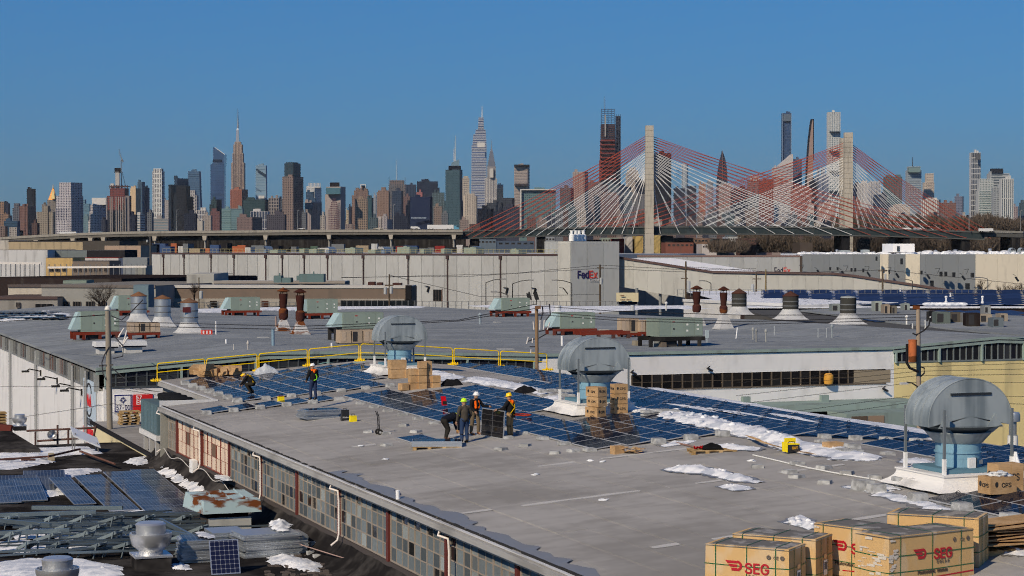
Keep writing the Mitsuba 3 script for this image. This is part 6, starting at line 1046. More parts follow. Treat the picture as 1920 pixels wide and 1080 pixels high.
t=tower('apartment_tower','cream stepped tower with dark roof openings',5400,(214,200,184),[(1732,1751,342),(1736,1750,325)],('g',3.4,5,.4,.5),(130,118,116));tower('apartment_block','white columned block below the cream stepped tower',4700,(222,214,206),[(1729,1766,374,1759)],('v',4,3,.4,1),(130,128,134))
tower('apartment_block','brown block left of the small grey twin tower',4500,(152,112,104),[(1765,1792,380)],GR,(100,74,78));tower('apartment_tower','small blue-grey tower standing near the end of the right cables',5000,(122,128,150),[(1790,1808,368,1804)],('g',3,5,.5,.5),(82,92,120))
t=tower('apartment_tower','tall grey tower framed in white lines at the far right',4400,(214,216,218),[(1820,1838,286)],('g',3.2,10,.82,.86),(90,98,112));deco(t,'grey_top',4380,(104,106,112),[(1829,1837,288,299)])
tower('apartment_tower','broad white tower with teal glass patches at the far right',4300,(206,210,210),[(1834,1864,358),(1836,1862,335)],('g',3,4.4,.5,.6),(112,138,142));t=tower('apartment_tower','white tower with a black roof box at the far right',4350,(186,192,196),[(1856,1892,325),(1857,1880,321)],('h',9,5,.9,.4),(92,102,110));deco(t,'black_roof_box',4348,(44,50,62),[(1858.5,1880,316,325)])
tower('apartment_tower','rightmost white ribbed tower',4200,(214,216,214),[(1877,1900,335)],('v',4,3,.42,.6),(96,108,118));tower('apartment_tower','pale block wedged between the two white towers at far right',4250,(176,184,190),[(1862,1882,352)],('g',3,4,.5,.6),(90,100,116))
tower('apartment_block','small reddish grey tower at the right edge',4600,(160,146,150),[(1900,1911,387,1908)],GR,(110,96,106));tower('office_block','teal block cut off by the right edge',4500,(84,106,120),[(1914,1930,380)],GR,(60,82,98))
# low blocks filling the streets between the towers, behind the cables
cs=[(128,100,96),(160,142,136),(70,74,92),(120,124,132),(112,88,84),(90,108,118),(188,178,170),(50,56,76),(140,120,114),(92,88,100)]
cn=['brick red','dusty pink','slate','grey','rust brown','grey-teal','pale','navy','clay','mauve']
rg=random.Random(5);xs=988.0;n_=0
SPAN=[(1000,'left of the near pylon'),(1226,'between near pylon and far pylon'),(1598,'right of the far pylon')]
while xs<1830:
 w=rg.uniform(9,22);k=n_%10;yt=rg.uniform(392,420)-6*math.sin(xs*.02)
 if xs>1560:yt=max(yt,404)
 where='left of the near pylon' if xs<1212 else 'between near pylon and far pylon' if xs<1588 else 'right of the far pylon'
 tower('street_block',f'{cn[k]} low block, {ordn(n_)} from the left behind the cables',3300+rg.uniform(-300,500),cs[k],[(xs,xs+w,yt)],('g',4,4,.45,.5),tuple(int(c*.62)for c in cs[k]));xs+=w*rg.uniform(.75,1.15);n_+=1
for n_,(xs,w,yt,k)in enumerate(((-4,14,424,8),(18,14,426,6),(60,10,418,4),(190,8,412,2),(244,10,402,7),(276,9,398,3),(345,22,400,7),(500,34,402,9),(566,8,398,3),(601,8,404,6),(647,14,420,1),(693,15,408,5),(736,30,405,7),(828,12,400,3),(862,16,412,1),(925,24,396,7),(944,30,388,2),(880,20,420,4))):
 tower('street_block',f'{cn[k]} low block, {ordn(n_)} from the left peeping over the left viaduct',3400,cs[k],[(xs,xs+w,yt)],('g',4,4,.45,.5),tuple(int(c*.62)for c in cs[k]))
# ================================================================ twin cable-stayed bridge and the viaduct leading to it
YB=1130.0
def deck_y(x):return 424.5+8.5*((x-1330)/470)**2
br={}
for nm,lab,Y in(('cable_bridge','nearer cable-stayed road bridge with a dark girder and its pylon left of centre',YB),('cable_bridge','farther twin cable-stayed road bridge whose pylon stands at right',YB+75)):
 t=thing(nm,lab,'bridge');near=Y==YB;br[near]=t
 xa,xb,px,ytop=(864,1846,1216.5,236)if near else(980,1846,1588,249)
 n=44;xsd=np.linspace(xa,xb,n+1)
 oy=0 if near else-1.0
 for k in range(n): # girder panels between the floor beams
  g=G();a,b=xsd[k],xsd[k+1];h0,h1=11.0,11.0
  pts=[W(a+.08,deck_y(a)+oy+2.4,Y),W(b-.08,deck_y(b)+oy+2.4,Y),W(b-.08,deck_y(b)+oy+13.2,Y),W(a+.08,deck_y(a)+oy+13.2,Y)]
  back=[p+np.array([0,30.0,0])for p in pts]
  g.hexa([pts[3],pts[2],back[2],back[3],pts[0],pts[1],back[1],back[0]]);part(t,'girder_panel',g,'worn',A(60,74,79)*(1+.12*math.sin(k*2.4)))
 g=G()
 for k in range(n):
  a,b=xsd[k],xsd[k+1]
  for yy,hh,z in((0,2.2,-.6),(13.4,2.0,-.9)):
   p=[W(a,deck_y(a)+oy+yy,Y+z),W(b,deck_y(b)+oy+yy,Y+z),W(b,deck_y(b)+oy+yy+hh,Y+z),W(a,deck_y(a)+oy+yy+hh,Y+z)];g.hexa([p[3],p[2],p[2]+[0,31.0,0],p[3]+[0,31.0,0],p[0],p[1],p[1]+[0,31.0,0],p[0]+[0,31.0,0]])
 part(t,'parapet',g,'worn',A(104,108,108))
 # pylon legs
 for j,(dx,yo)in enumerate(((0,0),(-5 if not near else 0,33.0))):
  g=G();w=7.4 if near else 7.6;yy=Y-3+yo;zt=W(px,ytop+(5 if j else 0),Y)[2];cx=(px+dx*1.6-960)/FOC*(Y+yo)
  wa,wb=w*Y/FOC,(w+1.0)*Y/FOC;hs=5
  z=np.linspace(-4,zt,hs*6+1)
  for k in range(len(z)-1):
   r0=wb+(wa-wb)*k/(len(z)-1);r1=wb+(wa-wb)*(k+1)/(len(z)-1);e=.06
   g.hexa([(cx-r0,yy-2.4,z[k]+e),(cx+r0,yy-2.4,z[k]+e),(cx+r0,yy+2.4,z[k]+e),(cx-r0,yy+2.4,z[k]+e),(cx-r1,yy-2.4,z[k+1]-e),(cx+r1,yy-2.4,z[k+1]-e),(cx+r1,yy+2.4,z[k+1]-e),(cx-r1,yy+2.4,z[k+1]-e)])
  part(t,'pylon_leg',g,'worn',A(208,200,184),kind=None)
 # stays: two planes, long ones red, short ones white
 left=(866,1186)if near else(1085,1560);right=(1238,1812)if near else(1612,1858)
 for plane in(0,1):
  off=31.0*plane
  for side,(far,nr)in((-1,left),(1,right[::-1])):
   N=17
   for k in range(N):
    f=k/(N-1);x=far+(nr-far)*f;yp=ytop+20+78*f**1.05+(4 if plane else 0)
    yd=deck_y(x)+oy+(13 if plane==0 else 1)
    xs_=px+side*7.2
    P=W(xs_,yp,Y+(30 if plane else-1.2));Q=W(x,yd,Y+(30 if plane else-1.2));red=k<6
    s=np.linspace(0,1,7);pts=[P+(Q-P)*a-EZ*(1.6*4*a*(1-a))*(1-f*.8)for a in s]
    g=G();g.tube(pts,0.17 if not red else .165,4,cap=False);part(t,'stay_cable',g,'matte',A(206,88,66)if red else(.80,.80,.80))
# piers below
def pier(t,x,yt,w,Y,col=(40,40,44)):
 s=Y/FOC;X=(x-960)*s;z=W(x,yt,Y)[2];g=G()
 g.hexa([(X-w*s,Y+1,-1),(X+w*s,Y+1,-1),(X+w*s,Y+27,-1),(X-w*s,Y+27,-1),(X-w*s,Y+1,z),(X+w*s,Y+1,z),(X+w*s,Y+27,z),(X-w*s,Y+27,z)]);part(t,'pier',g,'worn',A(*col))
for x in(889,1015,1586,1811,1905):pier(br[True],x,437,8,YB)
pier(br[False],1700,437,6,YB+75)
# viaduct on T piers
via=thing('viaduct','long beige elevated highway on T-shaped piers running left from the bridge','viaduct')
def via_y(x):return 430.5 if x>620 else 430.5+(620-x)*.0085+(max(0,300-x)/300)**2*9
xv=np.linspace(-60,868,37);Yv=1120.0
for k in range(36):
 a,b=xv[k],xv[k+1]
 for nm,y0,y1,z,dep,col in(('parapet_panel',0,4.6,0,1.0,(180,174,162)),('girder',5.4,9.6,.5,24,(132,128,120))):
  p=[W(a+.1,via_y(a)+y0,Yv+z),W(b-.1,via_y(b)+y0,Yv+z),W(b-.1,via_y(b)+y1,Yv+z),W(a+.1,via_y(a)+y1,Yv+z)];d=np.array([0,dep,0]);g=G();g.hexa([p[3],p[2],p[2]+d,p[3]+d,p[0],p[1],p[1]+d,p[0]+d]);part(via,nm,g,'worn',A(*col))
g=G()
for k in range(36):
 a,b=xv[k],xv[k+1];p=[W(a,via_y(a)+3.2,Yv+1.2),W(b,via_y(b)+3.2,Yv+1.2),W(b,via_y(b)+5.4,Yv+1.2),W(a,via_y(a)+5.4,Yv+1.2)];d=np.array([0,24.0,0]);g.hexa([p[3],p[2],p[2]+d,p[3]+d,p[0],p[1],p[1]+d,p[0]+d])
part(via,'road_slab',g,'matte',A(120,116,110))
for k in range(4):
 g=G()
 for a,b in zip(xv,xv[1:]):
  p=[W(a,via_y(a)+9.6,Yv+4+5*k),W(b,via_y(b)+9.6,Yv+4+5*k)];d=np.array([0,1.2,0]);h=EZ*2.6;g.hexa([p[0]-h,p[1]-h,p[1]-h+d,p[0]-h+d,p[0],p[1],p[1]+d,p[0]+d])
 part(via,'plate_girder',g,'matte',A(70,68,66))
for x in(68,137,170,194,290,384,498,617,733,851):
 g=G();s=Yv/FOC;z1=W(x,via_y(x)+9.7,Yv)[2];z0=W(x,via_y(x)+18,Yv)[2];X=(x-960)*s;hw=4.2*s
 g.hexa([(X-hw*.7,Yv-1.2,z0),(X+hw*.7,Yv-1.2,z0),(X+hw*.7,Yv+24,z0),(X-hw*.7,Yv+24,z0),(X-hw,Yv-1.2,z1),(X+hw,Yv-1.2,z1),(X+hw,Yv+24,z1),(X-hw,Yv+24,z1)]);part(via,'pier_cap',g,'worn',A(204,194,176))
 g=G()
 pass
 for yy in(2,20):g=G();g.tube([(X,Yv+yy,-1),(X,Yv+yy,z0)],2.2*s,10);part(via,'pier_column',g,'worn',A(176,172,164))
# second carriageway behind, and the ramp at the right
vb=thing('viaduct','elevated highway continuing from the right end of the cable bridge','viaduct')
for k in range(8):
 a,b=1838+14*k,1852+14*k;ya,yb=431+(a-1838)*.03,431+(b-1838)*.03
 for nm,y0,y1,z,dep,col in(('parapet_panel',0,4,0,1,(150,148,142)),('girder',4.4,12,.6,28,(96,98,98))):
  p=[W(a,ya+y0,YB+z),W(b,yb+y0,YB+z),W(b,yb+y1,YB+z),W(a,ya+y1,YB+z)];d=np.array([0,dep,0.0]);g=G();g.hexa([p[3],p[2],p[2]+d,p[3]+d,p[0],p[1],p[1]+d,p[0]+d]);part(vb,nm,g,'worn',A(*col))
g=G();p=[W(1838,434,YB+1.4),W(1950,437,YB+1.4)];g.hexa([p[0],p[1],p[1]+[0,28,0],p[0]+[0,28,0],p[0]+EZ*.5,p[1]+EZ*.5,p[1]+[0,28,.5],p[0]+[0,28,.5]]);part(vb,'road_slab',g,'matte',A(110,108,104))
# road traffic
def truck(name,label,cat,x0,x1,y0,y1,Y,cab=None,col=(238,238,238),cabcol=(236,236,236)):
 t=thing(name,label,cat);s=Y/FOC;X=lambda x:(x-960)*s;zt,zb=W(960,y0,Y)[2],W(960,y1-1.2,Y)[2]
 g=G();g.hexa([(X(x0),Y,zb),(X(x1),Y,zb),(X(x1),Y+2.5,zb),(X(x0),Y+2.5,zb),(X(x0),Y,zt),(X(x1),Y,zt),(X(x1),Y+2.5,zt),(X(x0),Y+2.5,zt)]);part(t,'cargo_box',g,'paint',A(*col))
 if cab:
  c0,c1=cab;h=zt-zb;g=G();a,b=(X(c0),X(c1))
  hi0,hi1=(a,b-.3*(b-a))if c0>=x1 else(a+.3*(b-a),b)
  g.hexa([(a,Y,zb-.1),(b,Y,zb-.1),(b,Y+2.4,zb-.1),(a,Y+2.4,zb-.1),(hi0,Y,zb+h*.8),(hi1,Y,zb+h*.8),(hi1,Y+2.4,zb+h*.8),(hi0,Y+2.4,zb+h*.8)]);part(t,'cab',g,'paint',A(*cabcol))
  g=G();g.quad((lerp3(a,b,.45),Y-.03,zb+h*.45),(lerp3(a,b,.8),Y-.03,zb+h*.45),(lerp3(a,b,.74),Y-.03,zb+h*.7),(lerp3(a,b,.48),Y-.03,zb+h*.7));part(t,'cab_window',g,'gloss',(.02,.025,.03))
 for f in(.08,.22,.78,.92):
  g=G();c=np.array([X(x0)+(X(x1)-X(x0))*f,Y+.1,zb-.25]);g.lathe([(.02,.16),(.5,.16),(.5,-.16),(.02,-.16)],c,12,(np.array([1.0,0,0]),EZ,np.array([0,1.0,0])));part(t,'wheel',g,'matte',(.02,.02,.02))
 return t
truck('box_truck','white trailer truck on the viaduct at the far left','truck',112,143,434.5,440.5,1124)
truck('city_bus','pale blue and white bus on the viaduct at far left','bus',172,191,434.5,439.5,1124,col=(150,176,206))
truck('white_van','white van on the viaduct left of the long trailer','van',770,783,424.6,430,1124,(783,788))
t=truck('semi_truck','long white trailer truck with a blue cab on the viaduct before the bridge','truck',801,850.5,421.6,430.5,1124,(851,861),cabcol=(84,170,206))
truck('white_van','first white van on the bridge near its right end','van',1692,1706,427,432,1134,(1706,1709));truck('white_van','second blue-marked white van on the bridge near its right end','van',1714,1726,427,432.4,1134,(1726,1729),col=(214,222,232))
truck('box_truck','big white box truck on the highway right of the bridge','truck',1836,1862,428,435,1126)
truck('flatbed_truck','low pale truck on the viaduct right of the teal-banded towers','truck',700,718,427.4,430.4,1124,col=(206,196,180));truck('white_van','small white van on the viaduct near the middle','van',559,572,427.8,430.6,1124)
truck('red_truck','small red truck on the bridge left of the near pylon','truck',1181,1196,420.4,424,1150,col=(150,40,40))
truck('white_van','small white van on the bridge between the pylons','van',1450,1462,421.4,425,1134)
for k,(x,y0,y1)in enumerate(((97.5,404,441),(227,400,437),(331,394,434),(384,400,434),(558,395,431),(738,384,430),(1034,382,424),(1287,376,424),(1817,400,431),(1914,395,434))):
 t=thing('street_lamp',f'tall thin highway lamp pole, {ordn(k)} from the left along viaduct and bridge','lamp post','highway lamp poles');g=G();g.tube([W(x,y1,1126),W(x,y0,1126)],[.2,.12],5);part(t,'pole',g,'matte',A(170,172,174));g=G();g.tube([W(x,y0,1126),W(x+3,y0-.8,1126)],.14,4);part(t,'arm',g,'matte',A(170,172,174))
# ================================================================ low dark roof at the lower left
ZL=8.4
lo=thing('low_shop','low building at lower left with a dark tar roof strewn with old panels and racks','building')
g=G();g.hexa([B(-25,20,ZL-.4),B(VW+.05,20,ZL-.4),B(VW+.05,118,ZL-.4),B(-25,118,ZL-.4),B(-25,20,ZL),B(VW+.05,20,ZL),B(VW+.05,118,ZL),B(-25,118,ZL)])
lroof=part(lo,'roof',g,'tar')
g=G();g.box(-25,17.0,20,118,0,ZL-.41);part(lo,'wall',g,'worn',(.12,.11,.1))
for k in range(26): # tar paper courses
 u=66+2*k;g=G();g.hexa([B(4,u,ZL+.004),B(19,u,ZL+.004),B(19,u+1.94,ZL+.004),B(4,u+1.94,ZL+.004),B(4,u,ZL+.016),B(19,u,ZL+.016),B(19,u+1.94,ZL+.012),B(4,u+1.94,ZL+.012)]);part(lroof,'tar_sheet',g,'tar')
# black flashing curving up the wall
P=[]
for u in np.linspace(30,107.5,160):
 b=.10*math.sin(u*2.3)+.06*math.sin(u*5.1+1);P.append([B(VW+.1-w*(1.25+b),u,ZL+.02+(1.05)*(1-w)**2.0)for w in np.linspace(0,1,9)])
g=G();g.grid(np.array(P));part(lo,'flashing',g,'tar')
g=G();g.box(VW-.10,VW+.05,30,107.5,SILL-.34,SILL-.07);part(lo,'flashing_strip',g,'worn',(.09,.08,.08))
onL=lambda x,y:onz(x,y,ZL+.02)
def atL(x,y,z=ZL):p=onz(x,y,z);return float(p@EV),float(p@EU),float(p[1])/FOC
# four strips of old panels sloping towards the viewer
def strip_panel(label,v0,u0,n,w=1.0,l=1.66,z0=.12,tilt=.9,ang=0.0):
 t=thing('old_panel_row',label,'solar panel',None);c,s_=math.cos(ang),math.sin(ang);ax,ay=EV*c+EU*s_,-EV*s_+EU*c;o=B(v0,u0,ZL+z0)
 for k in range(n):
  q=lambda a,b,h:o+ax*a+ay*b+EZ*(h+tilt*b/(n*l));b0,b1=k*l+.015,(k+1)*l-.015;g=G();g.hexa([q(0,b0,-.04),q(w,b0,-.04),q(w,b1,-.04),q(0,b1,-.04),q(0,b0,0),q(w,b0,0),q(w,b1,0),q(0,b1,0)]);pk=part(t,'panel',g,'metal',(.5,.52,.55))
  g=G();g.quad(q(.025,b0+.02,.003),q(w-.025,b0+.02,.003),q(w-.025,b1-.02,.003),q(.025,b1-.02,.003),[(200,0),(200+w,0),(200+w,l),(200,l)]);part(pk,'glass',g,'solar',uv=True)
 g=G()
 for b in(.2,n*l-.3):g.bar(o+ax*.1+ay*b-EZ*.1,o+ax*w*.9+ay*b-EZ*.1,.05);g.bar(o+ax*.2+ay*b-EZ*(z0-.01),o+ax*.2+ay*b+EZ*(tilt*b/(n*l)-.05),.05);g.bar(o+ax*w*.8+ay*b-EZ*(z0-.01),o+ax*w*.8+ay*b+EZ*(tilt*b/(n*l)-.05),.05)
 part(t,'support',g,'metal',(.4,.41,.42))
for k,(fl,fr_,bl)in enumerate((((139,939),(181,936),(91,903)),((205,951),(262,947),(138,899)),((278,957),(325,950),(193,892)),((334,954),(369,948),(244,888)))):
 a,b,c=(onz(*q,ZL+.3)for q in(fl,fr_,bl));l=np.linalg.norm(c-a);n=max(3,round(l/2.1));d=(c-a)/l;strip_panel(f'row of dusty old solar panels on the tar roof, {ordn(k)} from the left',float(a@EV),float(a@EU),n,min(1.42,np.linalg.norm(b-a)*.95),l/n,.15,.35,-math.atan2(float(d@EV),float(d@EU)))
for k,(x,y,n)in enumerate(((-20,948,3),(30,944,3))):v,u,s=atL(x,y);strip_panel(f'snow-streaked old panels at the left edge of the tar roof, {ordn(k)} from the left',v,u,n,1.4,2.1,.12,.3,-.06)
for k,(x,y)in enumerate(((-10,918),(45,908),(20,925))):v,u,s=atL(x,y);strip_panel(f'dark old panel far back at the left of the tar roof, {ordn(k)}',v,u,1,2.0,2.4,.1,.3,-.1)
# snow on the tar roof
for k,(lab,pts,h)in enumerate((('long snow field at the back of the tar roof',[(-20,858),(60,862),(130,852),(185,850),(160,838),(80,842),(-20,846)],.16),('snow patch on the old panels at the left edge of the tar roof',[(-20,882),(30,878),(60,872),(98,866),(80,862),(20,866),(-20,868)],.16),('snow strip behind the rows of old panels',[(60,898),(120,896),(180,884),(188,880),(150,880),(90,886),(58,892)],.18),('thin snow among the panels at the far left',[(-10,936),(40,936),(110,928),(110,912),(60,906),(0,910)],.07),('curving snow bank along the black flashing',[(296,884),(318,896),(345,912),(372,928),(398,936),(398,918),(380,906),(350,892),(330,878),(306,876)],.3),('small snow patch by the flashing near the notch',[(236,868),(262,872),(284,866),(276,859),(256,858)],.16),('snow in front of the steel racks at the bottom left',[(-10,1080),(60,1090),(150,1082),(225,1078),(216,1062),(160,1052),(60,1050),(-10,1056)],.2),('patchy snow at the bottom between stacks and flashing',[(512,1058),(560,1068),(590,1072),(598,1060),(570,1048),(530,1042),(508,1046)],.22),('small snow clump right of the mushroom fan',[(326,1066),(352,1070),(346,1060),(330,1058)],.14),('snow under the steel racks, back row',[(210,968),(300,968),(335,962),(300,958),(220,960)],.1),('snow under the steel racks, left',[(0,1030),(50,1036),(110,1030),(100,1018),(40,1014),(0,1018)],.1),('snow under the steel racks, middle',[(110,1030),(180,1036),(250,1028),(250,1012),(180,1004),(110,1008)],.1),('snow under the steel racks, right',[(40,1010),(120,1006),(230,1004),(240,992),(150,988),(50,990)],.1))):snow(lab,pts,onL,h,20+k,clods=18)
# heap of steel racking
rs=random.Random(8);STL=lin((112,124,130))
def rackpiece(label,x,y,L,ang,z,kind,w=.06):
 v,u,s=atL(x,y,ZL+z);ax,ay=EV*math.cos(ang)+EU*math.sin(ang),EU*math.cos(ang)-EV*math.sin(ang);o=B(v,u,ZL+z);g=G();c=STL*rs.uniform(.75,1.35)
 if kind=='rail':g.bar(o-ax*L/2,o+ax*L/2+EZ*rs.uniform(-.06,.06),w,w*1.3)
 else:
  g.obox(o+EZ*.16,ax*L/2+EZ*.15,ay*.17,EZ*.03)
  for q in(-.2,.2):g.bar(o+ay*q-ax*L/2-EZ*.04,o+ay*q+ax*L/2+EZ*.32,.06,.12)
  for q in(-.25,.25):g.bar(o+ay*q+ax*L*.4+EZ*.34,o+ay*q+ax*L*.2-EZ*(z-.02),.05);g.bar(o+ay*q-ax*L*.4,o+ay*q*1.6-ax*L*.5-EZ*(z-.02),.05)
 return solo('steel_rail' if kind=='rail' else 'rack_bracket',label,'steel rail' if kind=='rail' else 'bracket',g,'metal' if kind=='rail' else 'paint',c,group='scrap rails of the dismantled racking' if kind=='rail' else 'brackets of the dismantled racking')
for k in range(104):
 y=rs.uniform(962,990)if k<50 else rs.uniform(985,1036);rackpiece('grey steel rail lying in the heap of dismantled racking at lower left',rs.uniform(-10,330)if k<66 else rs.uniform(120,385),y,rs.uniform(1.8,6.0),rs.gauss(-.05,.15),rs.uniform(.08,.42),'rail',rs.uniform(.035,.07))
for i,y in enumerate((982,998,1014,1030)):
 for j in range(6):
  x=20+64*j+26*(i%2)+rs.uniform(-8,8)
  if 236<x<330 and y>985:continue
  rackpiece('grey triangular steel bracket standing in the dismantled racking at lower left',x,y+rs.uniform(-4,4),rs.uniform(.9,1.25),rs.gauss(-1.0,.15),rs.uniform(.2,.36),'bracket')
for k,(x0,y0,x1,y1)in enumerate(((60,952,230,952),(-10,966,180,960),(-10,975,95,985),(280,990,380,1010),(300,975,392,1022),(-12,1000,130,994))):
 g=G();a,b=onz(x0,y0,ZL+.5),onz(x1,y1,ZL+.6);g.bar(a,b,.11,.16);solo('steel_rail',f'long pale rail on top of the racking heap, {ordn(k)}','steel rail',g,'metal',STL*1.4)
# mushroom fan
def upblast(label,x,y,r,zb=ZL):
 t=thing('roof_fan',label,'roof fan');v,u,s=atL(x,y,zb);c=B(v,u,zb);AL=(.66,.67,.68);k=r
 g=G();g.box(v-.8*k,v+.8*k,u-.8*k,u+.8*k,zb-.02,zb+.55*k);part(t,'curb',g,'tar');g=G();g.box(v-.86*k,v+.86*k,u-.86*k,u+.86*k,zb+.552*k,zb+.64*k);part(t,'base_plate',g,'metal',AL)
 g=G();g.lathe([(.55*k,.64*k),(.55*k,.8*k),(.86*k,1.05*k),(.97*k,1.45*k),(.97*k,1.62*k),(.90*k,1.62*k),(.86*k,1.3*k),(.6*k,1.2*k)],c,36,sharp=50);part(t,'bowl',g,'metal',AL)
 g=G();g.lathe([(.68*k,1.2*k),(.68*k,1.95*k),(.70*k,1.95*k),(.70*k,2.02*k),(.60*k,2.1*k),(.02,2.13*k)],c,36);part(t,'cap',g,'metal',AL);return t
upblast('big shiny mushroom-shaped exhaust fan on a dark curb at lower left',283,1064,.78);upblast('top of a grey mushroom fan cut off by the bottom edge',108,1132,.72)
upblast('small mushroom vent with a stub pipe on the brown shed at the left edge',37,806,.42,9.6)
# rusty cowl
t=thing('roof_hood','rust-streaked pale metal hood on a dark curb beside the panel stacks','roof vent');v,u,s=atL(432,998);a=v-1.15;b=v+1.0;g=G();g.box(a+.3,b-.15,u+.1,u+1.9,ZL-.02,ZL+.55);part(t,'curb',g,'tar');g=G();g.box(a+.28,b-.13,u+.05,u+.098,ZL+.1,ZL+.6);part(t,'curb_flange',g,'worn',(.42,.43,.42))
HC=lin((168,190,196));g=G();g.hexa([B(a,u-.2,ZL+.80),B(b+.25,u-.2,ZL+.80),B(b+.25,u+2.5,ZL+.80),B(a-.3,u+2.5,ZL+.80),B(a+.05,u-.15,ZL+1.3),B(b+.2,u-.15,ZL+1.3),B(b+.1,u+2.4,ZL+1.42),B(a-.2,u+2.4,ZL+1.42)]);part(t,'hood',g,'rusty',HC)
for k in range(3):g=G();x=a+.55+.62*k;g.hexa([B(x,u-.16,ZL+1.305),B(x+.05,u-.16,ZL+1.305),B(x+.05,u+2.4,ZL+1.42),B(x,u+2.4,ZL+1.42),B(x,u-.16,ZL+1.35),B(x+.05,u-.16,ZL+1.35),B(x+.05,u+2.4,ZL+1.47),B(x,u+2.4,ZL+1.47)]);part(t,'seam',g,'rusty',HC)
g=G();g.box(a+.35,b-.2,u+.3,u+1.7,ZL+.56,ZL+.79);part(t,'dark_throat',g,'matte',(.01,.01,.01))
# stacks of dismounted panels
def pstack(label,x,y,n,w,d,ang=0.0,zf=None,top=None,mat='metal',th=.05,name='panel_stack',jit=.05,z=ZL,gcol=None):
 t=thing(name,label,'panel stack');p=onz(x,y,z)if zf is None else zf(x,y);r2=random.Random(n+int(x));base=p[2]
 for k in range(n):
  an=ang+r2.uniform(-.03,.03);ax,ay=EV*math.cos(an)+EU*math.sin(an),EU*math.cos(an)-EV*math.sin(an);c=np.array([p[0],p[1],base+th*(k+.5)+.01])+ay*d/2+ax*r2.uniform(-jit,jit)+ay*r2.uniform(-jit,jit);g=G();g.obox(c,ax*w/2,ay*d/2,EZ*(th/2-.004));f_=part(t,'panel',g,mat,np.array((.52,.56,.60))*r2.uniform(.75,1.1))
 o_=200 if top=='dusty' else 0
 if top:q=lambda a,b:c+ax*a*w/2+ay*b*d/2+EZ*(th/2+.002);g=G();g.quad(q(-.96,-.97),q(.96,-.97),q(.96,.97),q(-.96,.97),[(o_,0),(o_+w,0),(o_+w,d),(o_,d)]);part(t,'top_glass',g,'solar',uv=True)
 return t
pstack('tall stack of bare panels against the flashing behind the rusty hood',428,918,16,1.2,1.5,.05,top=None,th=.062,z=ZL+.02,jit=.02);pstack('stack of panels with a glossy blue top right of the mushroom fan',372,1056,15,1.15,1.7,-.06,top='dusty',th=.055);pstack('middle stack of panels with grey backs upward',432,1034,13,1.3,1.6,.03,th=.055);pstack('right stack of panels with a snow cap',512,1044,14,2.2,1.7,.06,th=.06,jit=.08);pstack('short stack of panels right beside the snow-capped one',556,1040,12,.9,1.5,-.03,th=.06)
snow('snow cap on the right stack of panels',[(508,985),(518,997),(540,996),(543,984),(530,978),(514,979)],lambda x,y:onz(x,y,ZL+.9),.28,41,clods=4);snow('thin snow on the blue-topped panel stack',[(372,1004),(398,1010),(396,1004),(376,999)],lambda x,y:onz(x,y,ZL+.87),.1,42,clods=3);snow('snow on top of the tall panel stack',[(405,897),(428,902),(426,894),(408,892)],lambda x,y:onz(x,y,ZL+1.04),.14,43,clods=3)
# leaning mono panel
t=thing('solar_panel','dark square-celled panel leaning upright in front of the panel stacks','solar panel');v,u,s=atL(424,1078);o=B(v-.52,u,ZL+.03);ax,ay=EV,np.array(EZ*.93+EU*.36);n_=np.cross(ax,ay);g=G();g.obox(o+ax*.52+ay*.62-n_*.02,ax*.52,ay*.62,n_*.018);part(t,'frame',g,'metal',(.6,.62,.64));q=lambda a,b:o+ax*a+ay*b+n_*(.002 if n_@EU<0 else-.042);g=G();g.quad(q(.03,.03),q(1.01,.03),q(1.01,1.21),q(.03,1.21),[(100,0),(100.98,0),(100.98,1.18),(100,1.18)]);part(t,'glass',g,'solar',uv=True)
for k,(x,y,w)in enumerate(((8,1086,1.3),(62,1086,1.7))):v,u,s=atL(x,y+14);g=G();g.obox(B(v,u,ZL+.1),EV*w/2,EU*.6+EZ*.1,EZ*.02);solo('solar_panel',f'blue panel corner sticking out at the bottom edge, {["left", "right"][k]}','solar panel',g,'solar',uv=True)
# satellite-like tilted white tray, pipes, posts, cables
t=thing('tilted_tray','white tilted tray on thin legs at the back of the tar roof','tray');p=onL(160,848);g=G();g.obox(p+EZ*.85,EV*.75-EZ*.35,EU*.6+EZ*.2,EZ*.04);part(t,'tray',g,'paint',(.72,.75,.78));g=G()
for a,b in((-.6,-.4),(.6,-.4),(.6,.5),(-.6,.5)):g.bar(p+EV*a+EU*b+EZ*(.85-.47*a),p+EV*a*1.1+EU*b,.05)
part(t,'leg',g,'matte',(.2,.2,.2),kind='stuff')
for k,(x0,y0,x1,y1)in enumerate(((-10,862,90,856),(90,856,150,842),(150,846,215,870),(40,862,66,862))):g=G();g.tube([onz(x0,y0,ZL+.35),onz(x1,y1,ZL+.3)],.06,6);solo('roof_pipe',f'thin brown pipe at the back of the tar roof, {ordn(k)} from the left','pipe',g,'worn',lin((110,80,72)))
v,u,s=atL(96,864);g=G();g.box(v-.18,v+.18,u-.1,u+.1,ZL,ZL+.42,.03);solo('junction_box','small tan box standing on the pipe at the back of the tar roof','box',g,'worn',lin((170,160,140)))
t=thing('rail_frame','brown horizontal pipe rail in front of the white factory wall at left','railing');g=G()
for(x0,y0,x1,y1)in((50,808,180,802),(70,827,180,820),(108,797,108,838),(66,810,66,838),(180,798,172,836),(128,805,128,838)):g=G();g.tube([W(x0,y0,119),W(x1,y1,119)],.07 if x0!=66 else .05,6);part(t,'pipe',g,'worn',lin((96,74,70)))
g=G();p=W(96,814,118.8);g.lathe([(.02,0),(.2,.1),(.28,.3)],p,14,(EV,EZ,-EU));solo('spot_lamp','round metal spotlight on the brown pipe rail','lamp',g,'metal',(.6,.6,.6))
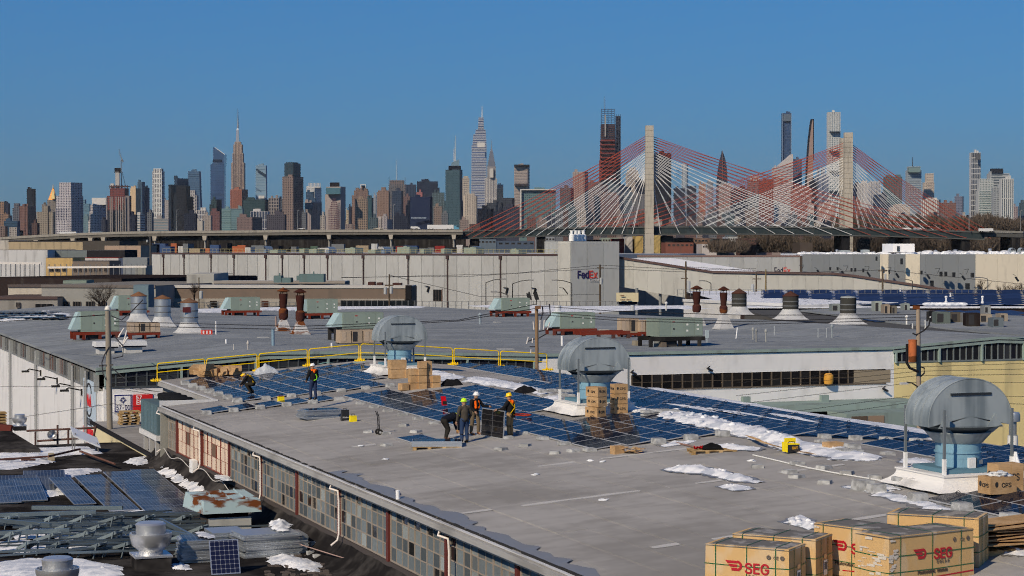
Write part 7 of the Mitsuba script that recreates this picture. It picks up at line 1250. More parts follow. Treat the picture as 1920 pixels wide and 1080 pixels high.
t=thing('shed_roof','dark brown shed roof at the extreme left edge with a metal flue','building');g=G();p=[W(-20,808,116),W(20,808,116),W(76,842,110),W(-20,842,110)];g.hexa([q-EZ*.3 for q in(p[3],p[2],p[1],p[0])]+[p[3],p[2],p[1],p[0]]);part(t,'roof',g,'tar');g=G();g.bar(W(-20,800,116.5),W(22,806,116.5),.5);part(t,'parapet',g,'worn',lin((110,60,54)));g=G();q=[W(-20,812,116.4),W(24,808,116.4),W(80,846,109.8),W(-20,846,109.8)];g.hexa([np.array([*x[:2],0])for x in(q[3],q[2],q[1],q[0])]+[x-EZ*.4 for x in(q[3],q[2],q[1],q[0])]);part(t,'wall',g,'worn',lin((90,84,80)))
g=G();g.tube([W(34,782,113),W(34,802,113)],.12,8);solo('flue','black stub pipe above the mushroom vent at the left edge','pipe',g,'matte',(.03,.03,.03))
k=thing('wooden_pallet','tan wooden pallets half cut off by the left edge','pallet')
for m in range(6):g=G();p=W(-6,800-5.2*m,124);g.obox(p,EV*.55,EU*.5,EZ*.05);part(k,'deck_board',g,'wood')
for k,pts in enumerate((((520,930),(580,945),(640,970),(700,990),(760,1000)),((570,1010),(620,1024),(680,1038),(760,1046)),((560,1020),(630,1042),(700,1062),(770,1080)),((350,850),(362,880),(380,895),(420,915)),((300,830),(330,850),(350,846),(372,868)))):
 g=G();g.tube([onz(x,y,ZL+.35+.05*math.sin(x))for x,y in pts],.022,5);solo('cable',f'pale cable lying along the black flashing, {ordn(k)}','cable',g,'matte',lin((176,150,142)))
for k,(x,y)in enumerate(((588,1044),(600,1050),(594,1036))):v,u,s=atL(x,y);g=G();g.box(v-.22,v+.22,u,u+.3,ZL+(.2 if k==2 else .0)+.01,ZL+(.2 if k==2 else 0)+.19,.015);solo('ballast_block',f'pale block in the small pile by the flashing, {["left", "right", "top"][k]}','concrete block',g,'block')
g=G();rs=random.Random(4);cc=[]
for k in range(260):
 x,y=(rs.uniform(500,620),rs.uniform(1030,1080))if k<130 else(rs.uniform(280,420),rs.uniform(860,950));p=onz(x,y,ZL+.03);r=rs.uniform(.03,.12);g.obox(p,EV*r,EU*r*.7,EZ*r*.3)
part(lo,'debris',g,'matte',(.13,.11,.10),kind='stuff')
# ================================================================ goods on the solar roof
def rv(x,y):p=onroof(x,y);return float(p@EV),float(p@EU),float(p[2]),float(p[1])/FOC
def carton(label,v,u,z,w,d,h,ang=0.0,text=None,open_=False,mat='cardboard',name='cardboard_box',col=(.45,.28,.14),tape=True,group=None,wet=False):
 """box standing at (v, u, z) by its front left corner, turned by ang"""
 t=thing(name,label,'box',group);ax,ay=EV*math.cos(ang)+EU*math.sin(ang),EU*math.cos(ang)-EV*math.sin(ang);o=B(v,u,z);c=o+ax*w/2+ay*d/2+EZ*h/2;e=.006;g=G();g.obox(c,ax*(w/2-e),ay*(d/2-e),EZ*(h/2-e));part(t,'carton',g,mat,col)
 if tape:g=G();g.obox(o+ax*w/2+ay*d/2+EZ*(h-e+.0015),ax*.03,ay*(d/2-e),EZ*.001);g.obox(o+ax*w/2+EZ*(h*.82)-ay*(-.0045),ax*.03,ay*.0015,EZ*h*.16);part(t,'tape',g,'paint',lin((186,150,104)))
 if text:
  for(s_,fx,fz,hh,face,wm)in text:
   if face=='f':words(t,s_,o+ax*w*fx+EZ*h*fz+ay*.004,ax,EZ,-ay,hh,(.03,.028,.026),wmax=wm)
   else:words(t,s_,o+ay*d*fx+EZ*h*fz+ax*.004,-ay,EZ,-ax,hh,(.03,.028,.026),wmax=wm)
 if open_:
  for sx in(0,1):g=G();g.obox(o+ax*(w*sx+(.12 if sx else-.12))+ay*d/2+EZ*(h+.08),ax*.13+EZ*(.09 if sx else-.09),ay*d*.48,EZ*.004);part(t,'flap',g,mat,col)
 return t
def blot(t,o,ax,up,n,r): # round leaf mark beside the maker's lettering
 g=G();g.prism([(math.cos(a)*r*.7,math.sin(a)*r)for a in np.linspace(0,2*math.pi,15)[:-1]],o,ax,up,n*.006);part(t,'leaf_mark',g,'paint',(.03,.028,.026))
# shrink-wrapped crates in the right foreground
WRAPC=(.62,.47,.30)
def wrap_w(p,n,uv):return smoothstep(.5,.66,fbm(p.x*3.5,p.y*3.5,p.z*1.2,octaves=3))*.35
scene['crate_board']=two({'type':'blendbsdf','weight':proc(wrap_w),'a':{'type':'diffuse','reflectance':ATTR},'b':{'type':'principled','base_color':rgb(.60,.52,.40),'roughness':.25,'specular':.5}})
def crate(label,v,u,z,w,d,h,ang=0.0,print_=True,side_print=False,film=False):
 t=thing('panel_crate',label,'crate');ax,ay=EV*math.cos(ang)+EU*math.sin(ang),EU*math.cos(ang)-EV*math.sin(ang);o=B(v,u,z+.14);c=o+ax*w/2+ay*d/2+EZ*h/2
 g=G();b=.02;x,y,zz=ax*w/2,ay*d/2,EZ*h/2
 g.hexa([c-x-y-zz,c+x-y-zz,c+x+y-zz,c-x+y-zz,c-x*.985-y*.97+zz,c+x*.985-y*.97+zz,c+x*.985+y*.97+zz,c-x*.985+y*.97+zz]);part(t,'carton',g,'crate_board',lin((205,170,120)))
 n=14;P=np.array([[c+x*(1.012*a)+y*(1.02*bb)+EZ*(h/2+.012+.012*float(meshkit.noise(np.array([a*4+v,bb*4+u,.5]))))-EZ*(.05 if max(abs(a),abs(bb))>.99 else 0)for bb in np.linspace(-1,1,n)]for a in np.linspace(-1,1,n)]);g=G();g.grid(P);part(t,'film_lid',g,'crate_board',(.17,.165,.16))
 for k in range(3):g=G();g.obox(c+x*.99*0+ay*(-d/2+.06+k*(d-.12)/2)-EZ*(h/2+.07),ax*w/2,ay*.05,EZ*.068);part(t,'pallet_runner',g,'wood')
 GS=lin((40,96,60))
 for zf in(.62,.30):
  g=G();zz_=o+EZ*h*zf;r=lambda a,b_:zz_+ax*(w/2+a*(w/2+.006))+ay*(d/2+b_*(d/2+.006));q=[r(-1,-1),r(1,-1),r(1,1),r(-1,1)]
  for k in range(4):m=(q[k]+q[(k+1)%4])/2-EZ*.02;g.bar(q[k],m,.004,.02);g.bar(m,q[(k+1)%4],.004,.02)
  part(t,'strap',g,'paint',GS)
 for fx in(.13,.5,.84):
  g=G();g.obox(o+ax*w*fx+EZ*h/2-ay*.006,ax*.01,ay*.002,EZ*h/2);g.obox(o+ax*w*fx+EZ*(h+.028)+ay*d/2,ax*.01,ay*d/2,EZ*.002);part(t,'strap',g,'paint',GS)
 for fy in(.3,.7):g=G();g.obox(o+ax*(w+.006)+ay*d*fy+EZ*h/2,ax*.002,ay*.01,EZ*h/2);part(t,'strap',g,'paint',GS)
 RED=lin((176,30,44))
 if print_:
  m=o+ax*w*.62+EZ*h*.58-ay*.008;words(t,'SEG',m,ax,EZ,-ay,.24,RED,wmax=.62);words(t,'S O L A R',m-EZ*.19,ax,EZ,-ay,.07,(.12,.1,.09),bold=False,wmax=.52);words(t,'Photovoltaic  Module',o+ax*w*.50+EZ*h*.25-ay*.008,ax,EZ,-ay,.085,(.08,.06,.05),bold=False,wmax=1.0)
  q=o+ax*w*.36+EZ*h*.60-ay*.008 # three swept bars closing on a round end
  for k,(a0,zq)in enumerate(((-.24,.13),(-.17,.045),(-.10,-.04))):g=G();g.prism([(a0,zq),(.06,zq),(.06,zq-.06),(a0+.05,zq-.06)],q,ax,EZ,-ay*.004);part(t,'logo_bar',g,'paint',RED)
  g=G();g.grid(np.array([[q-ay*.003+ax*(.06+r*math.cos(a))+EZ*(.015+r*1.0*math.sin(a))for r in(.065,.125)]for a in np.linspace(-1.57,1.57,14)]));g.obox(q+ax*.02-EZ*.08-ay*.002,ax*.10,ay*.002,EZ*.028);part(t,'logo_arc',g,'paint',RED)
  for k,fx in enumerate((.76,.845,.92)):
   mm=o+ax*w*fx+EZ*h*.82-ay*.008
   if k==1:words(t,'CE',mm,ax,EZ,-ay,.075,(.2,.16,.12),bold=False)
   else:g=G();g.grid(np.array([[mm-ay*.002+ax*r*math.cos(a)+EZ*r*math.sin(a)for r in(.028,.055)]for a in np.linspace(0,2*math.pi,17)]));part(t,'round_mark',g,'paint',(.12,.1,.09));g=G();g.obox(mm-ay*.002,ax*.04,ay*.001,EZ*.012);part(t,'mark_text',g,'paint',(.12,.1,.09))
  g=G();g.hexa([o+ax*.9+EZ*.12-ay*.0085,o+ax*w*.99+EZ*.17-ay*.0085,o+ax*w*.99+EZ*.17-ay*.006,o+ax*.9+EZ*.12-ay*.006,o+ax*.9+EZ*.145-ay*.0085,o+ax*w*.99+EZ*.205-ay*.0085,o+ax*w*.99+EZ*.205-ay*.006,o+ax*.9+EZ*.145-ay*.006]);part(t,'red_line',g,'paint',RED)
 if side_print:g=G();sd=o+ax*(w+.008)+ay*d*.55+EZ*h*.38;g.obox(sd,ax*.002,ay*.12,EZ*.18);part(t,'label_sheet',g,'paint',(.75,.75,.74));g=G();g.obox(sd+ax*.003+EZ*.04,ax*.001,ay*.09,EZ*.09);part(t,'barcode',g,'matte',(.2,.2,.2));g=G();g.obox(sd+EZ*.28+ax*.001,ax*.001,ay*.1,EZ*.05);part(t,'small_label',g,'paint',lin((226,180,130)))
 if film:
  g=G();rs_=np.random.default_rng(3)
  for k in range(26):zc_=rs_.uniform(.1,.95)*h;g.obox(o+ax*rs_.uniform(.01,.22)+EZ*zc_-ay*.012,ax*rs_.uniform(.02,.09),ay*.002,EZ*rs_.uniform(.006,.03));g.obox(o-ax*.008+ay*rs_.uniform(.05,d*.9)+EZ*zc_,ax*.002,ay*rs_.uniform(.03,.14),EZ*rs_.uniform(.008,.04))
  part(t,'torn_film',g,'paint',(.62,.57,.50),kind='stuff')
 return t
def crate_at(label,A_,B_,h=1.2,d=1.15,**kw):
 """front top edge between two picture points, standing on the roof"""
 zt=13.2
 for _ in range(40):p=onz(*A_,zt);zt=roofz(float(p@EV))+.14+h
 a,b=onz(*A_,zt),onz(*B_,zt);e=b-a;return crate(label,float(a@EV),float(a@EU),zt-h-.14,float(np.linalg.norm(e)),d,h,math.atan2(float(e@EU),float(e@EV)),**kw)
crate_at('nearest shrink-wrapped crate at the bottom, its lettering cut by the frame',(1321.5,1019),(1480,1031),side_print=True);crate_at('shrink-wrapped crate behind the nearest one, only its side and lid showing',(1372,1000),(1530,1012),print_=False,side_print=True)
crate_at('rear left crate with torn film, its red lettering partly covered',(1525,980),(1672,999),film=True);crate_at('right front crate with full red lettering and torn film on its left edge',(1667,1008),(1827,990),film=True);crate_at('plain shrink-wrapped crate at the back, right of the others',(1662,962),(1836,972),print_=False)
# flattened cardboard on pallets at the right edge
t=thing('cardboard_heap','heap of flattened brown cardboard on a pallet at the right edge','cardboard');v,u,z,s=rv(1905,1048);rs=random.Random(6)
for k in range(9):g=G();a=rs.uniform(-.3,.3);ax,ay=EV*math.cos(a)+EU*math.sin(a),EU*math.cos(a)-EV*math.sin(a);g.obox(B(v+.5,u+1.2,z+.22+.07*k)+ax*rs.uniform(-.3,.3),ax*rs.uniform(.8,1.3)+EZ*rs.uniform(-.05,.05),ay*rs.uniform(.5,.9),EZ*.012);part(t,'sheet',g,'cardboard')
for m in range(3):g=G();g.box(v-.6,v+1.7,u+.6+.5*m,u+.72+.5*m,z,z+.12);part(t,'pallet_runner',g,'wood')
for m in range(6):g=G();g.box(v-.6+.4*m,v-.45+.4*m,u+.5,u+1.8,z+.122,z+.15);part(t,'pallet_board',g,'wood')
# cartons at the vents
def cps(label,v,u,z,w,d,h,ang=0.0,**kw):
 t=carton(label,v,u,z,w,d,h,ang,text=(('CPS',.60,.52,h*.25,'f',w*.45),('CPS',.40,.5,h*.22,'s',d*.5)),**kw);ax,ay=EV*math.cos(ang)+EU*math.sin(ang),EU*math.cos(ang)-EV*math.sin(ang);o=B(v,u,z);blot(t,o+ax*w*.24+EZ*h*.56+ay*.002,ax,EZ,-ay,h*.16);blot(t,o+ay*d*.78+EZ*h*.56+ax*.002,-ay,EZ,-ax,h*.16);return t
def cluster(x,y,spec,names,dz=0.0,f=rv,make=cps):
 v,u,z,s=f(x,y)
 for(dx,du,h0,w,d,h,a),nm in zip(spec,names):make(nm,v+dx*s/.94,u+du,z+dz+h0,w,d,h,a)
cluster(1120,786,((0,.0,.06,.52,.78,.44,.36),(2,.02,.51,.52,.76,.43,.34),(1,.0,.95,.54,.78,.42,.35)),('bottom box of the left carton column beside the middle hooded vent','middle box of the left carton column beside the middle hooded vent','top box of the left carton column beside the middle hooded vent'))
cluster(1161,780,((0,.5,.04,.64,.5,.43,0),(0,.52,.48,.64,.5,.43,.0),(0,.5,.92,.64,.5,.42,.02)),('bottom box of the right carton column beside the middle hooded vent','middle box of the right carton column beside the middle hooded vent','top box of the right carton column beside the middle hooded vent'))
cluster(735,712,((0,.1,.05,.92,.7,.52,0),(0,.15,.58,.92,.7,.5,.03),(26,0,.0,.6,.5,.55,.1)),('lower of two wide boxes by the farthest hooded vent','upper of two wide boxes by the farthest hooded vent','single box right of the wide boxes by the farthest vent'),make=lambda*a:carton(*a))
pl=[];k_=0
v,u,z,s=rv(753,734)
for col_,(x,hs,a)in enumerate(((0,1,.3),(17,3,.05),(31,4,-.04),(43,4,.06),(57,2,.02))):
 for k in range(hs):carton(f'{["bottom", "second", "third", "top"][k]} box in the {ordn(col_)} column of the brown carton pile before the farthest vent',v+x*s/.94,u+.15*(col_%2)-.1,z+.05+.38*k,.44,.44,.365,a+random.uniform(-.06,.06),mat='cardboard');
v,u,z,s=rv(1857,938);cps('open brown box with crumpled plastic on the front corner panels',v,u,z+.15,.95,.62,.52,.05,open_=False);g=G();rs=np.random.default_rng(2);ic=trimesh.creation.icosphere(2,.2);k_=solo('plastic_bag','crumpled clear plastic on the open brown box','plastic',G().add(np.array(ic.vertices)*[1.6,1.2,.5]*(1+.2*rs.standard_normal((len(ic.vertices),1)))+B(v+.5,u+.3,z+.70),np.array(ic.faces)),'paint',(.6,.62,.64));cps('taller brown box cut off by the right edge',v+.78,u+.75,z+.12,.9,.6,.82,0)
carton('open small brown box on the bare roof before the middle array',*rv(1153,853)[:3],.42,.4,.32,.1,open_=False);v,u,z,s=rv(1183,852);t=thing('wood_scraps','heap of torn cardboard and wood scraps beside the small brown box','scrap');rs=random.Random(9)
for k in range(22):g=G();a,b=rs.uniform(0,3.1),rs.uniform(-.4,.4);ax=EV*math.cos(a)+EU*math.sin(a);g.obox(B(v+rs.uniform(-.1,.45),u+rs.uniform(-.1,.5),z+.05+rs.uniform(0,.2)),ax*rs.uniform(.06,.2)+EZ*b*.1,np.cross(EZ,ax)*rs.uniform(.03,.1),EZ*.01);part(t,'scrap',g,'cardboard' if k%3 else 'wood')
t=thing('cardboard_heap','heap of crushed brown cartons at the far end below the yellow railing','cardboard');v0_,u0_,z0_,s=rv(375,712)
for k in range(26):g=G();a=rs.uniform(0,3.1);ax,ay=EV*math.cos(a)+EU*math.sin(a),EU*math.cos(a)-EV*math.sin(a);h=rs.uniform(.1,.28);vv=rs.uniform(0,2.3);g.obox(B(v0_+vv,u0_+rs.uniform(0,1.2),z0_+.12+h+rs.uniform(0,.35)),ax*rs.uniform(.2,.42)+EZ*rs.uniform(-.1,.1),ay*rs.uniform(.15,.35),EZ*h*.8+ax*rs.uniform(-.1,.1));part(t,'carton',g,'cardboard')
v,u,z,s=rv(480,706);g=G();r_=np.random.default_rng(5);P=np.array([[B(v+.0+1.5*a,u+.9*b,z+.1+.55*math.sin(math.pi*a)**.6*math.sin(math.pi*b)**.6*(.6+.8*float(meshkit.noise(np.array([a*7,b*6,1])))))for b in np.linspace(0,1,16)]for a in np.linspace(0,1,24)]);solo('plastic_sheet','crumpled clear plastic sheeting by the railing, right of the crushed cartons','plastic',g.grid(P),'gloss',(.5,.53,.56))
# pallet with flat panels, loose stack, tools
def pallet(label,x0,y0,w,d,ang,group=None,n=7,z_=None,place=None):
 t=thing('wooden_pallet',label,'pallet',group);v,u,z,s=place or rv(x0,y0);ax,ay=EV*math.cos(ang)+EU*math.sin(ang),EU*math.cos(ang)-EV*math.sin(ang);o=B(v,u,z+.02)
 for k in range(n):g=G();g.obox(o+ax*w/2+ay*d*(k+.5)/n+EZ*.135,ax*w/2,ay*d/n*.36,EZ*.012);part(t,'deck_board',g,'wood')
 for k in range(4):
  for j in range(3):g=G();g.obox(o+ax*w*(.06+.293*k)+ay*d*(.06+.44*j)+EZ*.062,ax*.07,ay*.06,EZ*.06);part(t,'block',g,'wood')
 for j in range(3):g=G();g.obox(o+ax*w/2+ay*d*(.06+.44*j)+EZ*.012-EZ*.014,ax*w/2,ay*.055,EZ*.012);part(t,'bottom_board',g,'wood')
 return o+EZ*.15,ax,ay
PA=-.62
o,ax,ay=pallet('long pallet carrying flat solar panels in front of the four workers',772,846,2.0,1.15,-.33,n=5)
t=thing('panel_stack','flat stack of new panels on the long pallet','panel stack')
for k in range(6):g=G();c=o+ax*1.0+ay*.58+EZ*(.02+.036*k);g.obox(c,ax*1.0,ay*.56,EZ*.0165);part(t,'panel',g,'metal',(.62,.65,.68))
q=lambda a,b:c+ax*a+ay*b+EZ*.019;g=G();g.quad(q(-.98,-.54),q(.98,-.54),q(.98,.54),q(-.98,.54),[(0,0),(1.1,0),(1.1,2.2),(0,2.2)]);part(t,'top_glass',g,'solar',uv=True)
zfr=lambda x,y:onroof(x,y);pstack('loose fanned stack of panels under the lone standing worker',606,786,8,1.75,1.05,.12,zf=zfr,top='solar',th=.055,jit=.09)
def can(label,v,u,z,w,d,h,col,name='tool_box',cat='tool box',ang=0.0,lid=None):
 t=thing(name,label,cat);ax,ay=EV*math.cos(ang)+EU*math.sin(ang),EU*math.cos(ang)-EV*math.sin(ang);o=B(v,u,z+.02);c=o+ax*w/2+ay*d/2;x,y=ax*w/2,ay*d/2;g=G();g.hexa([c-x-y,c+x-y,c+x+y,c-x+y,c-x*.9-y*.9+EZ*h,c+x*.9-y*.9+EZ*h,c+x*.9+y*.9+EZ*h,c-x*.9+y*.9+EZ*h]);part(t,'body',g,'paint',col);g=G();g.obox(c+EZ*(h+.02),x*.94,y*.94,EZ*.018);part(t,'lid',g,'paint',np.asarray(col)*.8 if lid is None else lid);g=G();g.tube([c-x*.5+EZ*(h+.03),c-x*.4+EZ*(h+.11),c+x*.4+EZ*(h+.11),c+x*.5+EZ*(h+.03)],.013,5);part(t,'handle',g,'matte',(.03,.03,.03));return t,o,ax,ay
YB_=lin((238,214,10))
v,u,z,s=rv(641,790);t_,o,ax,ay=can('black upright tool case beside the loose panel stack',v,u,z,.36,.26,.46,(.02,.02,.022));words(t_,'Milwaukee',o+ax*.18+EZ*.16-ay*-.0,ax,EZ,-ay,.07,(.7,.7,.7),bold=False,wmax=.28);v,u,z,s=rv(657,792);can('yellow tool tub beside the black tool case',v,u,z,.32,.26,.24,YB_,lid=YB_*.9)
v,u,z,s=rv(522,754);can('yellow tool tub with red tools before the far array',v,u,z,.33,.26,.26,YB_,lid=lin((130,40,40)));v,u,z,s=rv(472,752)
v,u,z,s=rv(1477,852);t_,o,ax,ay=can('yellow and black tool tote on the brown cardboard in the snow',v,u,z+.05,.5,.36,.26,(.02,.02,.02),lid=YB_);g=G();g.obox(o-ax*.004+ay*.2+EZ*.17,ax*.012,ay*.2,EZ*.17);part(t_,'yellow_side',g,'paint',YB_);g=G();g.obox(o+ax*.25+ay*.3+EZ*.40,ax*.22,ay*.03,EZ*.08);part(t_,'raised_lid',g,'paint',YB_);words(t_,'CAT',o+ax*.28+EZ*.15+ay*.0,ax,EZ,-ay,.09,lin((226,170,30)),wmax=.24)
t=thing('cardboard_sheet','curled brown cardboard sheets lying left of the yellow tote','cardboard')
for k in range(3):P=np.array([[onroof(1412+116*a+5*k,829+22*a**.7+4*k+0*b)+EU*(b*.7)+EZ*(.03+.04*k+.18*(1-a)**2.2)for b in(0,.5,1)]for a in np.linspace(0,1,14)]);g=G();g.grid(P);part(t,'sheet',g,'cardboard')
carton('orange-brown box in the snow left of the nearest vent',*rv(1555,846)[:3],.62,.5,.3,.05,mat='cardboard');v,u,z,s=rv(1588,851)
for k in range(4):block(v+.3*(k%2)+.05*k,u+.45*(k//2),f'grey block in the loose pile by the orange-brown box, {ordn(k)}','block pile by the orange-brown box',s=1.15,lift=.0 if k<3 else .17)
t=thing('plastic_strip','green plastic strips in the snow beside the block pile','plastic');
for k in range(2):g=G();p=onroof(1552+52*k,850+11*k);g.grid(np.array([[p+EV*1.0*a+EU*(.15*b)+EZ*(.03+.06*math.sin(3*a))for b in(0,1)]for a in np.linspace(0,1,8)]));part(t,'strip',g,'paint',lin((70,176,146)))
t=thing('plastic_strip','green plastic strips behind the far carton heap on the far array','plastic');g=G();p=onroof(600,691);g.grid(np.array([[p+EV*3.2*a+EU*(.4*b)+EZ*(.28+.08*math.sin(9*a))for b in(0,1)]for a in np.linspace(0,1,12)]));part(t,'strip',g,'paint',lin((120,160,146)))
# hand truck
t=thing('hand_truck','black hand truck standing upright on the bare roof','hand truck');v,u,z,s=rv(712,816);
for k in(0,.22):g=G();g.tube([B(v,u+k,z+.12),B(v-.04,u+k,z+.8),B(v-.12,u+k,z+1.02)],.022,6);part(t,'upright',g,'matte',(.04,.04,.045))
for k in range(4):g=G();g.bar(B(v-.01*k,u,z+.2+.22*k),B(v-.01*k,u+.22,z+.2+.22*k),.03);part(t,'crossbar',g,'matte',(.04,.04,.045))
for k in(-.06,.28):g=G();g.lathe([(.03,-.03),(.12,-.03),(.13,0),(.12,.03),(.03,.03)],B(v,u+k,z+.13),16,(EV,EZ,EU));w_=part(t,'wheel',g,'matte',(.03,.03,.03));g=G();g.lathe([(.01,-.035),(.05,-.035),(.05,.035),(.01,.035)],B(v,u+k,z+.13),10,(EV,EZ,EU));part(w_,'hub',g,'paint',(.5,.5,.5))
g=G();g.box(v+.02,v+.26,u-.02,u+.26,z+.02,z+.04);part(t,'toe_plate',g,'metal',(.3,.3,.3))
pipe('white standing pipe on the bare roof near the eave',746,919,938,8,(.82,.82,.82),f=onroof)
# pallet with black bag and red straps, hose, cords
o,ax,ay=pallet('weathered pallet lying on the roof with a black bag and red straps on it',1296,854,1.7,1.15,-.28,n=6);g=G();P=np.array([[o+ax*(.45+.8*a)+ay*(.25+.7*b)+EZ*(.02+.20*math.sin(math.pi*a)**.5*math.sin(math.pi*b)**.5*(.7+.5*float(meshkit.noise(np.array([a*4,b*4,2])))))for b in np.linspace(0,1,10)]for a in np.linspace(0,1,12)]);solo('equipment_bag','black bag lying on the weathered pallet','bag',g.grid(P),'matte',(.012,.012,.013));g=G();rs=random.Random(2)
g.tube([o+ax*(.2+.35*k/12)+ay*(.5+.15*math.sin(k*1.9))+EZ*(.06+.05*math.cos(k*2.3))for k in range(13)],.03,5);solo('red_strap','bundle of red straps beside the black bag','strap',g,'matte',lin((176,24,30)))
g=G();g.tube([onroof(x,y)+EZ*.04 for x,y in((1412,855),(1450,864),(1500,876),(1560,888),(1620,898),(1650,903),(1676,902),(1690,893),(1712,872))],.028,6);solo('hose','white hose snaking from the weathered pallet to the nearest vent','hose',g,'matte',(.74,.74,.72));g=G();g.tube([onroof(x,y)+EZ*.06 for x,y in((1268,833),(1290,838),(1312,845))],.035,6);solo('pipe_length','thin pipe length lying by the weathered pallet','pipe',g,'worn',lin((150,120,110)))
g=G();rs=random.Random(1);v,u,z,s=rv(978,788);g.tube([B(v+.35*math.cos(k*.8)+.1*rs.random(),u+.5*math.sin(k*.8)+.1*rs.random(),z+.22+.03*rs.random())for k in range(44)],.02,4);solo('cord_heap','heap of orange-red cord on the middle array right of the workers','cord',g,'matte',lin((170,62,44)));v,u,z,s=rv(1084,770);g=G();g.tube([B(v+.25*math.cos(k*1.1),u-.4+.12*math.sin(k*1.1),z+.50+.03*rs.random())for k in range(28)],.025,4);g.bar(B(v,u-.5,z+.45),B(v,u-.55,z+.15),.06);solo('cord_heap','dark red coiled cord on the white curb of the middle vent','cord',g,'matte',lin((96,26,24)))
g=G();v,u,z,s=rv(834,768);g.hexa([B(v-.12,u,z+.2),B(v+.12,u,z+.2),B(v+.12,u+.1,z+.2),B(v-.12,u+.1,z+.2),B(v-.14,u+.12,z+.62),B(v+.08,u+.12,z+.62),B(v+.08,u+.2,z+.62),B(v-.14,u+.2,z+.62)]);k_=solo('red_bag','small red pouch standing on the middle array left of the workers','bag',g,'matte',lin((206,24,40)));g=G();g.box(v-.1,v+.1,u-.012,u-.003,z+.25,z+.4);part(k_,'pocket',g,'matte',(.03,.03,.03))
for lab,x,y,w,h in(('rounded black bag on the roof behind the carton pile',852,724,1.05,.34),('black crumpled bag in the snow line on the ridge',992,738,1.1,.32),('black folded tarp at the snow line near the farthest vent',800,700,1.0,.3)):
 v,u,z,s=rv(x,y);g=G();P=np.array([[B(v-w/2+w*a,u+.8*b,z+.03+h*math.sin(math.pi*a)**.45*math.sin(math.pi*b)**.5*(.75+.5*float(meshkit.noise(np.array([a*5+x,b*4,2])))))for b in np.linspace(0,1,12)]for a in np.linspace(0,1,18)]);solo('equipment_bag',lab,'bag',g.grid(P),'matte',(.015,.015,.017))
v,u,z,s=rv(1880,820);t=thing('vent_pipe','silver capped vent pipe right of the nearest hooded vent','vent pipe');p=W(1899,812,88);g=G();g.lathe([(.17,-.6),(.17,.5)],p,16);part(t,'pipe',g,'metal',(.55,.56,.57));g=G();g.lathe([(.2,.5),(.32,.52),(.32,.82),(.28,.92),(.02,.95)],p,16);part(t,'cap',g,'metal',(.55,.56,.57));g=G();g.lathe([(.24,-.62),(.22,-.1)],p,16);part(t,'boot',g,'paint',(.75,.75,.74))
v,u,z,s=rv(1066,745);
for k in range(8):block(v-1.0+.42*(k%4),u+.5+.3*(k//4%2),f'pale block in the low pile left of the middle vent drum, {ordn(k)}','block pile behind the middle vent',s=1.15,lift=.2*(k//4))
v,u,z,s=rv(1216,783)
for k in range(8):block(v+.42*(k%4),u+.2,f'grey block in the low pile right of the carton columns, {ordn(k)}','block pile in the snow by the cartons',s=1.15,lift=.17*(k//4))
g=G();c=B(vent_at[0][0]+1.3,vent_at[0][1]-1.15,roofz(34)+.5);P=np.array([[c+(EV*math.cos(a)+EU*math.sin(a))*(.04+.34*(1-h)**1.3)*(1+.25*math.sin(a*5+h*3))+EZ*(h*.85-.25)for a in np.linspace(0,2*math.pi,22)]for h in np.linspace(0,1,10)]);solo('plastic_bag','translucent white plastic tied round the right front leg of the nearest vent','plastic',g.grid(P),'paint',(.75,.77,.80))
# snow on the solar roof
for k,(lab,pts,h)in enumerate((('arched snow ridge on the bare roof in the right foreground',[(1242,882),(1272,887),(1310,889),(1352,896),(1380,905),(1424,906),(1404,896),(1372,890),(1330,880),(1290,876)],.2),('small snow patch below the arched snow ridge',[(1346,914),(1375,921),(1408,919),(1392,912),(1360,911)],.1),('snow mound behind the shrink-wrapped crates',[(1470,982),(1520,994),(1530,985),(1510,974),(1480,974)],.25),('snow strip along the front of the middle array',[(1246,839),(1290,834),(1300,828),(1262,831),(1240,836)],.12),('snow behind the weathered pallet',[(1326,838),(1370,845),(1424,846),(1420,841),(1370,836),(1340,834)],.14),('snow around the yellow tote and the orange-brown box',[(1438,832),(1470,846),(1520,852),(1570,862),(1640,864),(1650,858),(1600,846),(1540,836),(1490,828),(1444,828)],.14),('snow patch in front of the near right array',[(1690,868),(1730,874),(1760,876),(1756,868),(1720,862),(1694,863)],.14),('snow left of the nearest vent curb',[(1584,915),(1620,922),(1650,926),(1680,918),(1672,908),(1640,910),(1600,912)],.08),('snow streak in front of the front corner panels',[(1640,930),(1700,944),(1740,958),(1800,974),(1806,966),(1760,950),(1700,934),(1650,924)],.1),('snow at the right edge by the cardboard heap',[(1838,1000),(1850,1030),(1880,1042),(1926,1046),(1926,1034),(1880,1020),(1860,1000)],.16),('snow on the far ridge left of the middle vent',[(872,716),(930,724),(1000,738),(1040,752),(1052,748),(1010,730),(940,714),(880,708)],.16),('snow by the farthest vent carton pile',[(762,700),(800,712),(850,716),(870,708),(820,698),(780,694)],.16),('snow band on the right slope behind the middle vent',[(1190,776),(1230,784),(1240,776),(1210,768),(1190,766)],.2),('pale icy strip along the right eave of the solar roof',[(1230,738),(1320,752),(1440,774),(1560,796),(1680,815),(1752,826),(1755,812),(1690,800),(1560,782),(1440,764),(1320,743),(1230,728)],.05))):snow(lab,pts,onroof,h,60+k,clods=24)
snow('long lumpy snow bank between the middle array and the right slope array',[(1222,786),(1290,800),(1350,812),(1420,826),(1500,838),(1510,832),(1440,812),(1370,796),(1300,782),(1240,772),(1226,776)],onroof,.34,90,clods=160)
